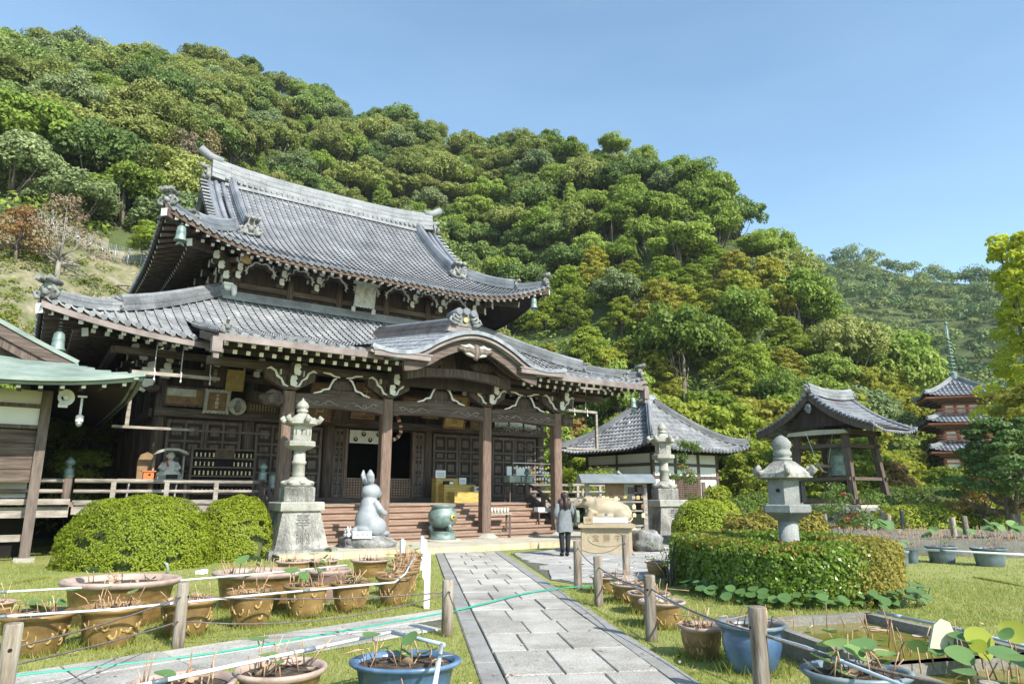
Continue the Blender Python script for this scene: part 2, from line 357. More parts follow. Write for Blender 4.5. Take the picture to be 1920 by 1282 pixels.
    def ribbon(s, pts, width, p, ax, ay, az, depth, mi=0):
        """a flat bent strip following pts (2D) as one extruded outline"""
        L_, R_ = [], []; m = len(pts)
        ws = width if isinstance(width, (list, tuple)) else [width] * m
        for i in range(m):
            a = pts[max(i - 1, 0)]; b = pts[min(i + 1, m - 1)]; t = Vector((b[0] - a[0], b[1] - a[1])); t.normalize()
            nx, ny = -t.y, t.x
            L_.append((pts[i][0] + nx * ws[i] / 2, pts[i][1] + ny * ws[i] / 2)); R_.append((pts[i][0] - nx * ws[i] / 2, pts[i][1] - ny * ws[i] / 2))
        for i in range(m - 1):
            s.prism([L_[i], R_[i], R_[i + 1], L_[i + 1]], p, ax, ay, az, depth, mi)
        return s
    def blob(s, c, r, seed=0, rough=.12, n=10, m=7, mi=0, sm=True, freq=2.2):
        rr = random.Random(seed); c = Vector(c); V = []; F = []
        ph = [rr.uniform(0, 6.28) for _ in range(9)]
        def k(d):
            return 1 + rough * (math.sin(freq * d.x * 2 + ph[0]) * math.sin(freq * d.y * 2 + ph[1]) + .6 * math.sin(freq * 3.1 * d.z + ph[2] + 2 * d.x) + .4 * math.sin(freq * 5 * d.x + ph[3]) * math.sin(freq * 5 * d.z + ph[4]))
        for j in range(m + 1):
            th = math.pi * j / m
            for i in range(n):
                q = 2 * math.pi * i / n; d = Vector((math.sin(th) * math.cos(q), math.sin(th) * math.sin(q), math.cos(th)))
                kk = k(d); V.append(c + Vector((d.x * r[0] * kk, d.y * r[1] * kk, d.z * r[2] * kk)))
        for j in range(m):
            for i in range(n):
                e = (i + 1) % n; F.append((j * n + i, (j + 1) * n + i, (j + 1) * n + e, j * n + e))
        return s.add(V, F, mi, sm)
    def mesh(s, name, mats):
        me = bpy.data.meshes.new(name); me.from_pydata(s.v, [], s.f)
        if any(s.m): me.polygons.foreach_set('material_index', s.m)
        me.polygons.foreach_set('use_smooth', s.s); me.update()
        for m in (mats if isinstance(mats, (list, tuple)) else [mats]): me.materials.append(MATS[m])
        return me
    def build(s, name, mats, parent=None, label=None, cat=None, group=None, kind=None, loc=None, rz=0.0):
        o = bpy.data.objects.new(name, s.mesh(name, mats)); link(o, parent)
        if loc is not None: o.location = loc
        if rz: o.rotation_euler = (0, 0, rz)
        return tag(o, label, cat, group, kind)
def put(name, me, parent=None, loc=(0, 0, 0), rot=(0, 0, 0), scale=(1, 1, 1), label=None, cat=None, group=None, kind=None):
    o = bpy.data.objects.new(name, me); link(o, parent); o.location = loc; o.rotation_euler = rot; o.scale = scale
    return tag(o, label, cat, group, kind)
def copy_tree(o, parent=None, depth=0):
    c = o.copy(); COL.objects.link(c); c.parent = parent
    for ch in list(o.children): copy_tree(ch, c, depth + 1)
    return c
def text_mesh(body, size, depth=.004, vertical=False):
    cu = bpy.data.curves.new('t', 'FONT'); cu.body = '\n'.join(body) if vertical else body
    cu.size = size; cu.extrude = depth / 2; cu.align_x = 'CENTER'; cu.align_y = 'CENTER'; cu.space_line = 1.0
    cu.resolution_u = 3
    o = bpy.data.objects.new('t', cu); COL.objects.link(o)
    bpy.context.view_layer.update()
    dg = bpy.context.evaluated_depsgraph_get()
    me = bpy.data.meshes.new_from_object(o.evaluated_get(dg))
    bpy.data.objects.remove(o); bpy.data.curves.remove(cu)
    me.materials.clear()
    return me
def lettering(body, size, parent, loc, rot, m='ink', vertical=False, depth=.004, name='lettering'):
    me = text_mesh(body, size, depth, vertical); me.materials.append(MATS[m])
    return put(name, me, parent, loc, rot)
def sample(pts, n):
    """Catmull-Rom through pts (any dimension), n samples"""
    P = [np.array(p, float) for p in pts]; P = [2 * P[0] - P[1]] + P + [2 * P[-1] - P[-2]]; out = []
    for k in range(n):
        t = k / (n - 1) * (len(P) - 3); i = min(int(t), len(P) - 4); t -= i
        a, b, c, d = P[i:i + 4]
        out.append(.5 * ((2 * b) + (-a + c) * t + (2 * a - 5 * b + 4 * c - d) * t * t + (-a + 3 * b - 3 * c + d) * t ** 3))
    return [tuple(float(x) for x in q) for q in out]
# ------------------------------------------------------------------ foliage
def leaf_quads(C, Nn, size, rng, aspect=.62, jit=.75, fold=False):
    """C: leaf centres (n,3), Nn: rough outward normals; returns quads turned about that normal"""
    n = len(C); nn = Nn + rng.normal(0, jit, (n, 3)) ; nn /= np.linalg.norm(nn, axis=1)[:, None] + 1e-9
    t = rng.normal(0, 1, (n, 3)); t -= nn * (t * nn).sum(1)[:, None]; t /= np.linalg.norm(t, axis=1)[:, None] + 1e-9
    b = np.cross(nn, t); sz = size * rng.uniform(.65, 1.35, (n, 1))
    a, c = t * sz * .5, b * sz * .5 * aspect
    V = np.stack([C - a, C + c * 1.0 - a * .1, C + a, C - c * 1.0 - a * .1], 1).reshape(-1, 3)
    F = np.arange(4 * n).reshape(n, 4)
    return V, F
def clump_points(rng, centres, radii, per, flat=.75, inner=.35, under=.25):
    Cs, Ns = [], []
    for c, r in zip(centres, radii):
        d = rng.normal(0, 1, (per, 3)); d /= np.linalg.norm(d, axis=1)[:, None]
        keep = (d[:, 2] > -.25) | (rng.random(per) < under); d = d[keep]
        rad = r * (1 - inner * rng.random(len(d)) ** 2)
        lump = 1 + .12 * np.sin(d[:, 0] * 7 + c[0]) * np.sin(d[:, 1] * 7 + c[1]) 
        p = d * (rad * lump)[:, None]; p[:, 2] *= flat
        Cs.append(p + c); Ns.append(d)
    return np.concatenate(Cs), np.concatenate(Ns)
def crown_mesh(name, seed, leafm, R_=3.5, H_=3.0, base=2.5, nclump=16, per=420, leaf=.34, shape='round', flat=.75, jit=.42, spread=.46):
    rng = np.random.default_rng(seed); cs, rs = [], []
    for k in range(nclump):
        if shape == 'round':
            d = rng.normal(0, 1, 3); d /= np.linalg.norm(d); d[2] = abs(d[2]) * 1.0 - .25
            rad = rng.uniform(.35, .98); c = np.array([d[0] * R_ * rad, d[1] * R_ * rad, base + H_ * .5 + d[2] * H_ * .62 * rad + .1 * H_])
            rr = R_ * spread * rng.uniform(.6, 1.35)
        elif shape == 'layer':
            lev = (k + .5) / nclump; a = k * 2.4 + rng.uniform(-.4, .4); rad = R_ * (1 - .72 * lev) * rng.uniform(.35, .95)
            c = np.array([math.cos(a) * rad, math.sin(a) * rad, base + H_ * lev]); rr = R_ * spread * rng.uniform(.7, 1.1) * (1 - .35 * lev)
        else:   # spire
            lev = (k + .5) / nclump; a = k * 2.4; rad = R_ * (1 - lev) * rng.uniform(.2, .75)
            c = np.array([math.cos(a) * rad, math.sin(a) * rad, base + H_ * lev]); rr = R_ * (.62 - .4 * lev) * rng.uniform(.8, 1.1)
        cs.append(c); rs.append(rr)
    C, N_ = clump_points(rng, cs, rs, per, flat)
    N_ = N_ + np.array([0, 0, .35])
    V, F = leaf_quads(C, N_, leaf, rng, jit=jit)
    return mesh_np(name, V, F, leafm), cs
def trunk_mesh(name, cs, H0, r0, m='bark', seed=0, nb=7):
    rr = random.Random(seed); b = MB()
    top = max(c[2] for c in cs) * .82
    pts = [(0, 0, -.6)]
    for k in range(1, 6):
        t = k / 5; pts.append((rr.uniform(-.12, .12) * t * 2, rr.uniform(-.12, .12) * t * 2, top * t))
    b.tube(pts, [r0 * (1.25 - 1.05 * (i / 5)) for i in range(6)], 8)
    for c in sorted(cs, key=lambda q: rr.random())[:nb]:
        z0 = H0 * rr.uniform(.55, .95); a = Vector((0, 0, z0)); e = Vector(tuple(float(x) for x in c))
        mid = a.lerp(e, .5) + Vector((0, 0, -.18 * (e - a).length * rr.uniform(.2, 1)))
        b.tube([a, mid, e], [r0 * .45, r0 * .28, r0 * .08], 5)
    return b.mesh(name, m)
# ================================================================== SETTING
def sheet(name, poly, z, m, kind='structure'):
    me = bpy.data.meshes.new(name); me.from_pydata([(x, y, z) for x, y in poly], [], [tuple(range(len(poly)))]); me.update()
    me.materials.append(MATS[m]); o = put(name, me, kind=kind); return o
# lawn sheet out to the horizon
gv = 40; L_ = []
sheet('lawn_ground', [(-500, -60), (500, -60), (500, 600), (-500, 600)], 0.0, 'lawn')

# temple frame: x along the facade, y into the building
TH = R(35); EXv = Vector((math.cos(TH), math.sin(TH), 0)); EYv = Vector((-math.sin(TH), math.cos(TH), 0))
TO = Vector((-2.43, 22.44, 0))
def tw(x, y, z=0.0): return TO + EXv * x + EYv * y + Vector((0, 0, z))

# ---- main path: three columns of granite slabs between grey borders
def slab_mesh(name, poly, h, m, bev=.012, jit=0.0, z0=-.03):
    b = MB(); n = len(poly); c = sum((Vector((x, y, 0)) for x, y in poly), Vector()) / n
    inn = []
    for x, y in poly:
        d = Vector((x, y, 0)) - c; l = d.length; inn.append(c + d * ((l - bev * 1.4) / l))
    V = [(x, y, z0) for x, y in poly] + [(x, y, h - bev * .7) for x, y in poly] + [(p.x, p.y, h + rnd.uniform(-jit, jit)) for p in inn]
    F = [tuple(range(2 * n, 3 * n))]
    for i in range(n):
        k = (i + 1) % n; F.append((i, k, n + k, n + i)); F.append((n + i, n + k, 2 * n + k, 2 * n + i))
    b.add(V, F); return b.mesh(name, m)
pa, pb = Vector((-.06, 6.46, 0)), Vector((-1.84, 19.2, 0)); pdir = (pb - pa).normalized(); pnx = Vector((pdir.y, -pdir.x, 0)); PW = 1.42
def pw(s, t): return pa + pdir * s + pnx * t
s0, s1 = -4.2, 13.35
path = sheet('stone_path', [tuple(pw(s, t)[:2]) for s, t in ((s0, -.22), (s0, PW + .22), (s1, PW + .22), (s1, -.22))], .006, 'grout')
s = s0; row = 0
while s < s1 - .3:
    ln = min(rnd.uniform(.78, .98), s1 - s)
    a = rnd.uniform(.30, .36) + (.07 if row % 2 else -.04); bq = a + rnd.uniform(.31, .37)
    cuts = [0, a * PW, min(bq, .76) * PW, PW]
    for k in range(3):
        g = .008; P = [pw(s + g, cuts[k] + g), pw(s + g, cuts[k + 1] - g), pw(s + ln - g, cuts[k + 1] - g), pw(s + ln - g, cuts[k] + g)]
        put('path_slab', slab_mesh('path_slab', [(p.x + rnd.uniform(-.004, .004), p.y + rnd.uniform(-.004, .004)) for p in P], .03 + rnd.uniform(-.004, .006), 'path_slab', jit=.002), path)
    s += ln; row += 1
for t0, t1 in ((-.21, -.012), (PW + .012, PW + .21)):
    s = s0
    while s < s1:
        ln = min(2.4, s1 - s); P = [pw(s + .004, t0), pw(s + .004, t1), pw(s + ln - .004, t1), pw(s + ln - .004, t0)]
        put('path_border_slab', slab_mesh('path_border_slab', [(p.x, p.y) for p in P], .026, 'path_border'), path); s += ln
# ---- side path running off to the left
A0, A1 = Vector((-6.9, 4.25, 0)), Vector((-.86, 10.3, 0)); sd = (A1 - A0).normalized(); sn = Vector((sd.y, -sd.x, 0)); SW = 1.12; SL = (A1 - A0).length
def sw(s, t): return A0 + sd * s + sn * t
spath = sheet('side_path', [tuple(sw(a, b)[:2]) for a, b in ((0, 0), (0, SW), (SL - 1.02, SW), (SL + .05, 0))], .005, 'grout')
s = 0
while s < SL - .1:
    ln = rnd.uniform(.8, 1.0)
    for t0, t1 in ((.012, .55), (.57, SW - .012)):
        e0 = SL - t0 * .95 - .02; e1 = SL - t1 * .95 - .02
        q0, q1 = min(s + ln - .012, e0), min(s + ln - .012, e1)
        if q0 < s + .15 or q1 < s + .1: continue
        P = [sw(s, t0), sw(s, t1), sw(q1, t1), sw(q0, t0)]
        put('path_slab', slab_mesh('path_slab', [(p.x, p.y) for p in P], .024 + rnd.uniform(-.003, .004), 'path_slab'), spath)
    s += ln
# ---- forecourt of irregular flagstones right of the path
fc = [(-.05, 19.4), (.72, 13.6), (1.2, 12.9), (3.2, 13.9), (6.6, 17.4), (9.4, 22.6), (3.9, 23.4), (1.8, 21.9)]
court = sheet('flagstone_court', fc, .007, 'grout')
def inside(p, poly):
    c = False; j = len(poly) - 1
    for i in range(len(poly)):
        if (poly[i][1] > p[1]) != (poly[j][1] > p[1]) and p[0] < (poly[j][0] - poly[i][0]) * (p[1] - poly[i][1]) / (poly[j][1] - poly[i][1]) + poly[i][0]: c = not c
        j = i
    return c
def clip(poly, a, b):      # keep the side of points closer to a than b
    m = ((a[0] + b[0]) / 2, (a[1] + b[1]) / 2); n = (b[0] - a[0], b[1] - a[1]); out = []
    d = [(p[0] - m[0]) * n[0] + (p[1] - m[1]) * n[1] for p in poly]
    for i in range(len(poly)):
        k = (i + 1) % len(poly)
        if d[i] <= 0: out.append(poly[i])
        if (d[i] < 0) != (d[k] < 0):
            t = d[i] / (d[i] - d[k]); out.append((poly[i][0] + (poly[k][0] - poly[i][0]) * t, poly[i][1] + (poly[k][1] - poly[i][1]) * t))
    return out
seeds = []
for i in range(-1, 16):
    for j in range(0, 18):
        seeds.append((i * .78 - .3 + (j % 2) * .35 + rnd.uniform(-.25, .25), 12.4 + j * .66 + rnd.uniform(-.24, .24)))
for q in seeds:
    if not inside(q, fc): continue
    poly = [(q[0] - 1.2, q[1] - 1.2), (q[0] + 1.2, q[1] - 1.2), (q[0] + 1.2, q[1] + 1.2), (q[0] - 1.2, q[1] + 1.2)]
    for o in seeds:
        if o is not q and abs(o[0] - q[0]) < 2.2 and abs(o[1] - q[1]) < 2.2: poly = clip(poly, q, o)
    if len(poly) < 3 or not all(inside(p, fc) for p in poly): 
        poly = [p for p in poly if inside(p, fc)]
        if len(poly) < 3: continue
    c = (sum(p[0] for p in poly) / len(poly), sum(p[1] for p in poly) / len(poly))
    poly = [(c[0] + (p[0] - c[0]) * .95, c[1] + (p[1] - c[1]) * .95) for p in poly]
    put('flagstone', slab_mesh('flagstone', poly, .026 + rnd.uniform(-.006, .008), 'flagstone', jit=.003), court)
# ---- temple terrace with its buff kerb
tp = [(-5.7, -2.72), (13, -2.72), (13, 24), (-5.7, 24)]
b = MB(); W_ = [tw(x, y) for x, y in tp]
b.add([(p.x, p.y, -.05) for p in W_] + [(p.x, p.y, .15) for p in W_], [(4, 5, 6, 7), (0, 1, 5, 4), (1, 2, 6, 5), (2, 3, 7, 6), (3, 0, 4, 7)])
terr = b.build('terrace_pavement', 'grout', kind='structure')
x = -5.7
while x < 13:
    ln = min(rnd.uniform(1.2, 1.7), 13 - x)
    if ln > .1:
        P = [tw(x + .004, -2.76), tw(x + ln - .004, -2.76), tw(x + ln - .004, -2.45), tw(x + .004, -2.45)]
        put('kerb_stone', slab_mesh('kerb_stone', [(p.x, p.y) for p in P], .162, 'kerb_stone', bev=.015, z0=-.02), terr)
    x += ln
y = -2.44; j = 0
while y < 1.4:
    x = -5.6 + (j % 2) * .45
    while x < 12.9:
        ln = rnd.uniform(.85, 1.1); P = [tw(x + .005, y + .005), tw(x + ln - .005, y + .005), tw(x + ln - .005, y + .70), tw(x + .005, y + .70)]
        put('paving_stone', slab_mesh('paving_stone', [(p.x, p.y) for p in P], .160 + rnd.uniform(-.002, .003), 'terrace_stone', bev=.008, z0=.1), terr); x += ln
    y += .71; j += 1

# ---- hills -------------------------------------------------------------
SKY_U = [-700, -300, 0, 130, 250, 390, 450, 560, 620, 700, 790, 900, 960, 1010, 1080, 1170, 1270, 1340, 1400, 1460, 1500, 1560, 1640, 1720, 1800, 2000, 2500]
SKY_V = [0, 10, 30, 75, 80, 110, 140, 165, 205, 215, 240, 275, 275, 258, 272, 272, 308, 342, 372, 425, 490, 575, 640, 730, 800, 850, 880]
FOOT_U = [-700, -100, 250, 420, 650, 900, 1100, 1300, 1500, 1700, 1900, 2500]
FOOT_R = [26, 30, 33, 50, 56, 56, 52, 52, 55, 62, 68, 70]
CREST_U = [-700, 0, 400, 800, 1000, 1200, 1400, 1500, 1600, 1800, 2500]
CREST_R = [120, 125, 128, 125, 112, 98, 90, 84, 80, 90, 100]
def polar(u):    # azimuth (radians, clockwise from +Y) of a horizon pixel
    return math.atan((u - 960) / 1312.0)
def elev(u, v):
    d = ray(u, v); return d.z / math.hypot(d.x, d.y)
def hill_profile(u):
    rf = np.interp(u, FOOT_U, FOOT_R); rc = np.interp(u, CREST_U, CREST_R); v = np.interp(u, SKY_U, SKY_V)
    # v belongs to the pixel column; a column leans a little, good enough for a wood
    e = elev(u + (u - 960) * -.0 , v); zc = EYE + rc * e - (3.3 if u < 1000 else 3.2)
    return rf, rc, max(zc, .3)
def smooth(t): t = min(max(t, 0), 1); return t * t * (3 - 2 * t)
def nz2(x, y): return math.sin(x * .21 + 1.3) * math.cos(y * .17 - .4) + .5 * math.sin(x * .47 + y * .39)
def hill_z(u, r):
    rf, rc, zc = hill_profile(u); t = (r - rf) / (rc - rf)
    if t <= 0: return -.05 + t
    if t <= 1:
        k = .82 * t + .18 * smooth(t); k += (t ** .94 - k) * smooth((520 - u) / 200); z = zc * k
    else: z = zc - (r - rc) * .25
    a = polar(u); x, y = r * math.sin(a), r * math.cos(a)
    return z + nz2(x, y) * .55 * min(t * 6, 1)
def hill_point(u, r):
    a = polar(u); return Vector((r * math.sin(a), r * math.cos(a), hill_z(u, r)))
def in_clearing(u, r): return -260 < u < 330 and 33 < r < 54.5
us = list(range(-700, 2501, 40)); ts = [i / 44 for i in range(0, 56)]
V, F, MI = [], [], []
for u in us:
    rf, rc, zc = hill_profile(u)
    for t in ts:
        p = hill_point(u, rf + (rc - rf) * t); V.append(tuple(p))
n = len(ts)
for i in range(len(us) - 1):
    for j in range(n - 1):
        F.append((i * n + j, (i + 1) * n + j, (i + 1) * n + j + 1, i * n + j + 1))
        rf, rc, zc = hill_profile(us[i] + 20); r = rf + (rc - rf) * (ts[j] + .01); MI.append(1 if in_clearing(us[i] + 20, r) else 0)
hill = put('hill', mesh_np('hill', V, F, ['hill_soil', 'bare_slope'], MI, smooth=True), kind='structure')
FAR_U = [1000, 1300, 1400, 1510, 1560, 1660, 1740, 1800, 1900, 2100, 2600, 3200]
FAR_V = [640, 545, 520, 497, 487, 464, 480, 490, 497, 470, 500, 520]
def far_z(u, r):
    e = elev(u, np.interp(u, FAR_U, FAR_V)); zc = EYE + 300 * e - 6.0; t = (r - 120) / 180
    z = zc * (.75 * t + .25 * smooth(t)) if t <= 1 else zc - (r - 300) * .2
    a = polar(u); return z + 2.5 * nz2(r * math.sin(a) * .35, r * math.cos(a) * .35) * min(max(t, 0) * 3, 1)
us2 = list(range(1000, 3201, 50)); rs2 = [112 + 8 * i for i in range(32)]
V = []; F = []
for u in us2:
    a = polar(u)
    for r in rs2: V.append((r * math.sin(a), r * math.cos(a), far_z(u, r)))
n = len(rs2)
for i in range(len(us2) - 1):
    for j in range(n - 1): F.append((i * n + j, (i + 1) * n + j, (i + 1) * n + j + 1, i * n + j + 1))
put('far_hill', mesh_np('far_hill', V, F, 'hill_soil', smooth=True), kind='structure')

# ---- trees on the near hill: one object each ---------------------------
def variants(tagname, leafm, seeds, **kw):
    out = []
    for sd_ in seeds:
        me, cs = crown_mesh(tagname + '_crown', sd_, leafm, **kw); out.append((me, trunk_mesh(tagname + '_trunk', cs, kw.get('base', 2.5), .22 if kw.get('R_', 3.5) > 2.5 else .12, 'bark', sd_)))
    return out
KIND = {
    'evergreen': variants('evergreen', 'leaf_evergreen', (1, 2, 3), R_=4.1, H_=5.4, base=.7, nclump=64, per=250, leaf=.34, spread=.24, jit=.5),
    'olive': variants('olive', 'leaf_olive', (4, 5, 6), R_=4.3, H_=5.0, base=.9, nclump=64, per=270, leaf=.31, spread=.23, jit=.5),
    'bright': variants('bright', 'leaf_bright', (7, 8), R_=3.9, H_=6.0, base=.5, nclump=66, per=240, leaf=.33, spread=.24, jit=.55),
    'grey': variants('grey', 'leaf_grey', (9, 10), R_=3.9, H_=5.2, base=.6, nclump=62, per=260, leaf=.31, spread=.23, jit=.5),
    'maple': variants('maple', 'leaf_maple', (11, 12), R_=3.9, H_=4.6, base=1.0, nclump=80, per=170, leaf=.26, shape='layer', flat=.45, spread=.23, jit=.6),
    'mgreen': variants('mgreen', 'leaf_maple_green', (13, 14), R_=3.9, H_=4.8, base=1.0, nclump=80, per=170, leaf=.26, shape='layer', flat=.5, spread=.23, jit=.6),
    'orange': variants('orange', 'leaf_orange', (15,), R_=3.2, H_=3.4, base=2.0, nclump=20, per=330, leaf=.30, shape='layer', flat=.45, spread=.38),
    'spire': variants('spire', 'leaf_bright', (16,), R_=2.6, H_=7.5, base=1.5, nclump=22, per=430, leaf=.36, shape='spire', flat=1.0),
    'bare': variants('bare', 'leaf_twig', (17,), R_=3.0, H_=4.0, base=2.4, nclump=16, per=80, leaf=.30, shape='layer', flat=.6, spread=.42),
}
LBL = {
    'evergreen': ('evergreen_tree', 'dark green rounded evergreen tree'),
    'olive': ('oak_tree', 'olive green broad-crowned tree'),
    'bright': ('broadleaf_tree', 'bright green leafy tree'),
    'grey': ('grey_green_tree', 'pale grey-green bushy tree'),
    'maple': ('maple_tree', 'yellow-tinged layered maple tree'),
    'mgreen': ('green_maple_tree', 'yellowish green layered maple tree'),
    'orange': ('autumn_tree', 'orange-brown turning tree'),
    'spire': ('conical_tree', 'narrow bright green conical tree'),
    'bare': ('bare_tree', 'thin greyish bare-twigged tree'),
}
def tree(kind, p, sc, rz, zs=1.0, label=None, group='trees of the wooded hillside'):
    nm, lb = LBL[kind]; me, tm = rnd.choice(KIND[kind])
    e = empty(nm, p, rz, label or lb, 'tree', group); e.scale = (sc, sc, sc * zs)
    put('crown', me, e); put('trunk', tm, e); return e
ntree = 0
hill_spots = []
r = 36.0; jrow = 0
while r < 134:
    stepu = 3.75 / r
    a = polar(-250) + (jrow % 2) * stepu * .5
    while a < polar(1850):
        if 1000 < 960 + 1312 * math.tan(a): stepu = 3.5 / r
        aa = a + rnd.uniform(-.3, .3) * stepu; rr_ = r + rnd.uniform(-1.5, 1.5); u = 960 + 1312 * math.tan(aa)
        rf, rc, zc = hill_profile(u); t = (rr_ - rf) / (rc - rf)
        if .015 < t < 1.03 and not in_clearing(u, rr_ - 1.2): hill_spots.append((u, rr_, t, aa))
        a += stepu
    r += 3.5; jrow += 1
for (u, rr_, t, aa) in hill_spots:
    p = hill_point(u, rr_); q = rnd.random()
    nu = .5 + .5 * math.sin(u * .011 + rr_ * .09)       # drifts of species
    if u > 1000 and t < .40 + .1 * nu + .25 * smooth((u - 1250) / 150):
        kind = 'maple' if q < .36 + .1 * (u > 1300) else 'mgreen' if q < .80 else 'orange' if q < .815 else 'bright' if q < .93 else 'grey'
    elif u > 980:
        kind = 'bright' if q < .52 else 'olive' if q < .70 else 'evergreen' if q < .90 else 'grey' if q < .97 else 'spire'
    else:
        kind = 'olive' if q < .30 + .25 * nu else 'evergreen' if q < .74 else 'grey' if q < .86 else 'bright' if q < .95 else 'spire' if q < .98 else 'bare'
    sc = rnd.uniform(.52, 1.0) * (1.0 if t > .15 else .85)
    if t > .93: sc *= .85
    if u > 1250: sc = max(sc, .68) * 1.1
    tree(kind, p - Vector((0, 0, .5)), sc, rnd.uniform(0, 6.28), rnd.uniform(.85, 1.3), LBL[kind][1] + (' at the skyline' if t > .88 else ' halfway up' if t > .45 else ' low down') +
         (' on the slope left of the upper roof' if u < 330 else ' on the hill above the main hall roof' if u < 830 else ' on the spur right of the main hall' if u < 1250 else ' on the slope above the bell tower')); ntree += 1
print('hill trees', ntree)
# ---- the far hill's wood: one mass
rng = np.random.default_rng(77); Vs, Fs, Ms = [], [], []; nb_ = 0
k = 0
for r in range(118, 306, 5):
    a = polar(1380)
    while a < polar(2150):
        u = 960 + 1312 * math.tan(a + rng.uniform(-.3, .3) * 6 / r); rr_ = r + rng.uniform(-2, 2)
        p = np.array([rr_ * math.sin(polar(u)), rr_ * math.cos(polar(u)), far_z(u, rr_)])
        s_ = rng.uniform(.6, 1.2); cs = []; rs = []
        for _ in range(4):
            d = rng.normal(0, 1, 3); d[2] = abs(d[2]) * .8
            d /= np.linalg.norm(d); cs.append(p + d * np.array([1.9, 1.9, 1.7]) * s_ + [0, 0, 3.2 * s_]); rs.append(2.2 * s_ * rng.uniform(.7, 1.2))
        C, N_ = clump_points(rng, cs, rs, 100, .85, .3, .05); V_, F_ = leaf_quads(C, N_ + [0, 0, .3], .60, rng, aspect=.85, jit=.28)
        Vs.append(V_); Fs.append(F_ + nb_); Ms.append(np.full(len(F_), rng.integers(0, 3))); nb_ += len(V_); a += 6.4 / r; k += 1
put('forest', mesh_np('forest', np.concatenate(Vs), np.concatenate(Fs), ['leaf_far', 'leaf_far_dark', 'leaf_far_olive'], np.concatenate(Ms)), label='hazy blue-green wood covering the far hill on the right', cat='forest', kind='stuff')
print('far trees', k, nb_ // 4)
# ================================================================== MAIN HALL (local frame: x along facade, y inwards)
hall = empty('main_hall', TO, TH, 'large two-storey dark timber temple hall with curved grey tiled roofs and arched porch gable', 'temple')
CAML = (-10.9, -19.8, 1.6)      # the camera in hall coordinates, only used to pick the nearest tiles
WHT = 'whitewash'
YC = 11.6
class Roof:
    """hip/gable roof: height depends on distance d in from the eave and distance c from the nearest corner"""
    def __init__(s, X, Y0, Y1, zmid, rise, D, a, lift, wl, dl):
        s.X, s.Y0, s.Y1, s.zm, s.rise, s.D, s.a, s.lift, s.wl, s.dl = X, Y0, Y1, zmid, rise, D, a, lift, wl, dl
    def z(s, d, c):
        t = d / s.D; g = t * (s.a + (1 - s.a) * t)
        return s.zm + s.rise * g + s.lift * max(0, 1 - c / s.wl) ** 2.3 * max(0, 1 - d / s.dl) ** 1.5
    def pt(s, side, a, d):      # side F/B: a = x ; L/R: a = y
        if side == 'F': return Vector((a, s.Y0 + d, s.z(d, s.X - abs(a))))
        if side == 'B': return Vector((a, s.Y1 - d, s.z(d, s.X - abs(a))))
        c = min(a - s.Y0, s.Y1 - a)
        if side == 'L': return Vector((-s.X + d, a, s.z(d, c)))
        return Vector((s.X - d, a, s.z(d, c)))
WAVE = [(0, .036), (.13, .042), (.30, .004), (.55, -.02), (.80, -.022), (1.0, -.008)]
def tile_verts(P, a0, a1, d0, d1, n_up, over=.03, lift=.042, scale=1.0):
    """one pantile: wavy across, its lower end proud of the one below"""
    rows = []
    for d, h in ((d0 - over, lift), (d1, 0.0)):
        rows.append([P(a0 + (a1 - a0) * t, d) + n_up * ((h + w_) * scale) for t, w_ in WAVE])
    low = [p - n_up * (.042 * scale) for p in rows[0]]
    V = low + rows[0] + rows[1]; n = len(WAVE); F = []
    for j in (0, 1):
        for i in range(n - 1): F.append((j * n + i, j * n + i + 1, (j + 1) * n + i + 1, (j + 1) * n + i))
    return V, F
def tile_face(P, cols, course, maxd, mind, tiles, flip=False, wdt=.27):
    """cols: list of (a0,a1). returns list of (centre, V, F)"""
    for a0, a1 in cols:
        am = (a0 + a1) / 2; d = mind(am); dm = maxd(am)
        while d < dm - .02:
            d1 = min(d + course, dm)
            p = P(am, d); t1 = P(am, d1 + .05) - p; t0 = P(a1, d) - P(a0, d); nn = t0.cross(t1)
            nn = nn.normalized(); nn = nn if nn.z > 0 else -nn
            V, F = tile_verts(P, a0, a1, d, d1, nn)
            if (t0.cross(t1)).z < 0: F = [tuple(reversed(f)) for f in F]
            tiles.append((p, V, F)); d += course
def cols_of(x0, x1, w_):
    n = max(1, round((x1 - x0) / w_)); return [(x0 + (x1 - x0) * i / n, x0 + (x1 - x0) * (i + 1) / n) for i in range(n)]
def mesh_tiles(name, tiles, m, parent, kind='stuff'):
    V = np.concatenate([np.array([tuple(q) for q in t[1]]) for t in tiles]); F = []; b = 0
    for t in tiles:
        F.append(np.array(t[2]) + b); b += len(t[1])
    o = put(name, mesh_np(name, V, np.concatenate(F), m), parent); o['kind'] = kind; return o
def one_tile(t, m, parent, name='roof_tile'):
    c = Vector(t[0]); me = bpy.data.meshes.new(name); me.from_pydata([tuple(Vector(q) - c) for q in t[1]], [], t[2]); me.update(); me.materials.append(MATS[m])
    return put(name, me, parent, c)
def near_split(tiles, k):
    cm = Vector(CAML); T_ = sorted(tiles, key=lambda t: (t[0] - cm).length); return T_[:k], T_[k:]
def eave_caps(P, cols, mb, r=.075, n=10, mi=0):
    for a0, a1 in cols:
        am = a0 + (a1 - a0) * .86; p = P(am, -.04); q = P(am, .35); t = (q - p).normalized()
        mb.tube([p + Vector((0, 0, .012)) - t * .03, p + Vector((0, 0, .012)) + t * .22], r, n, mi)
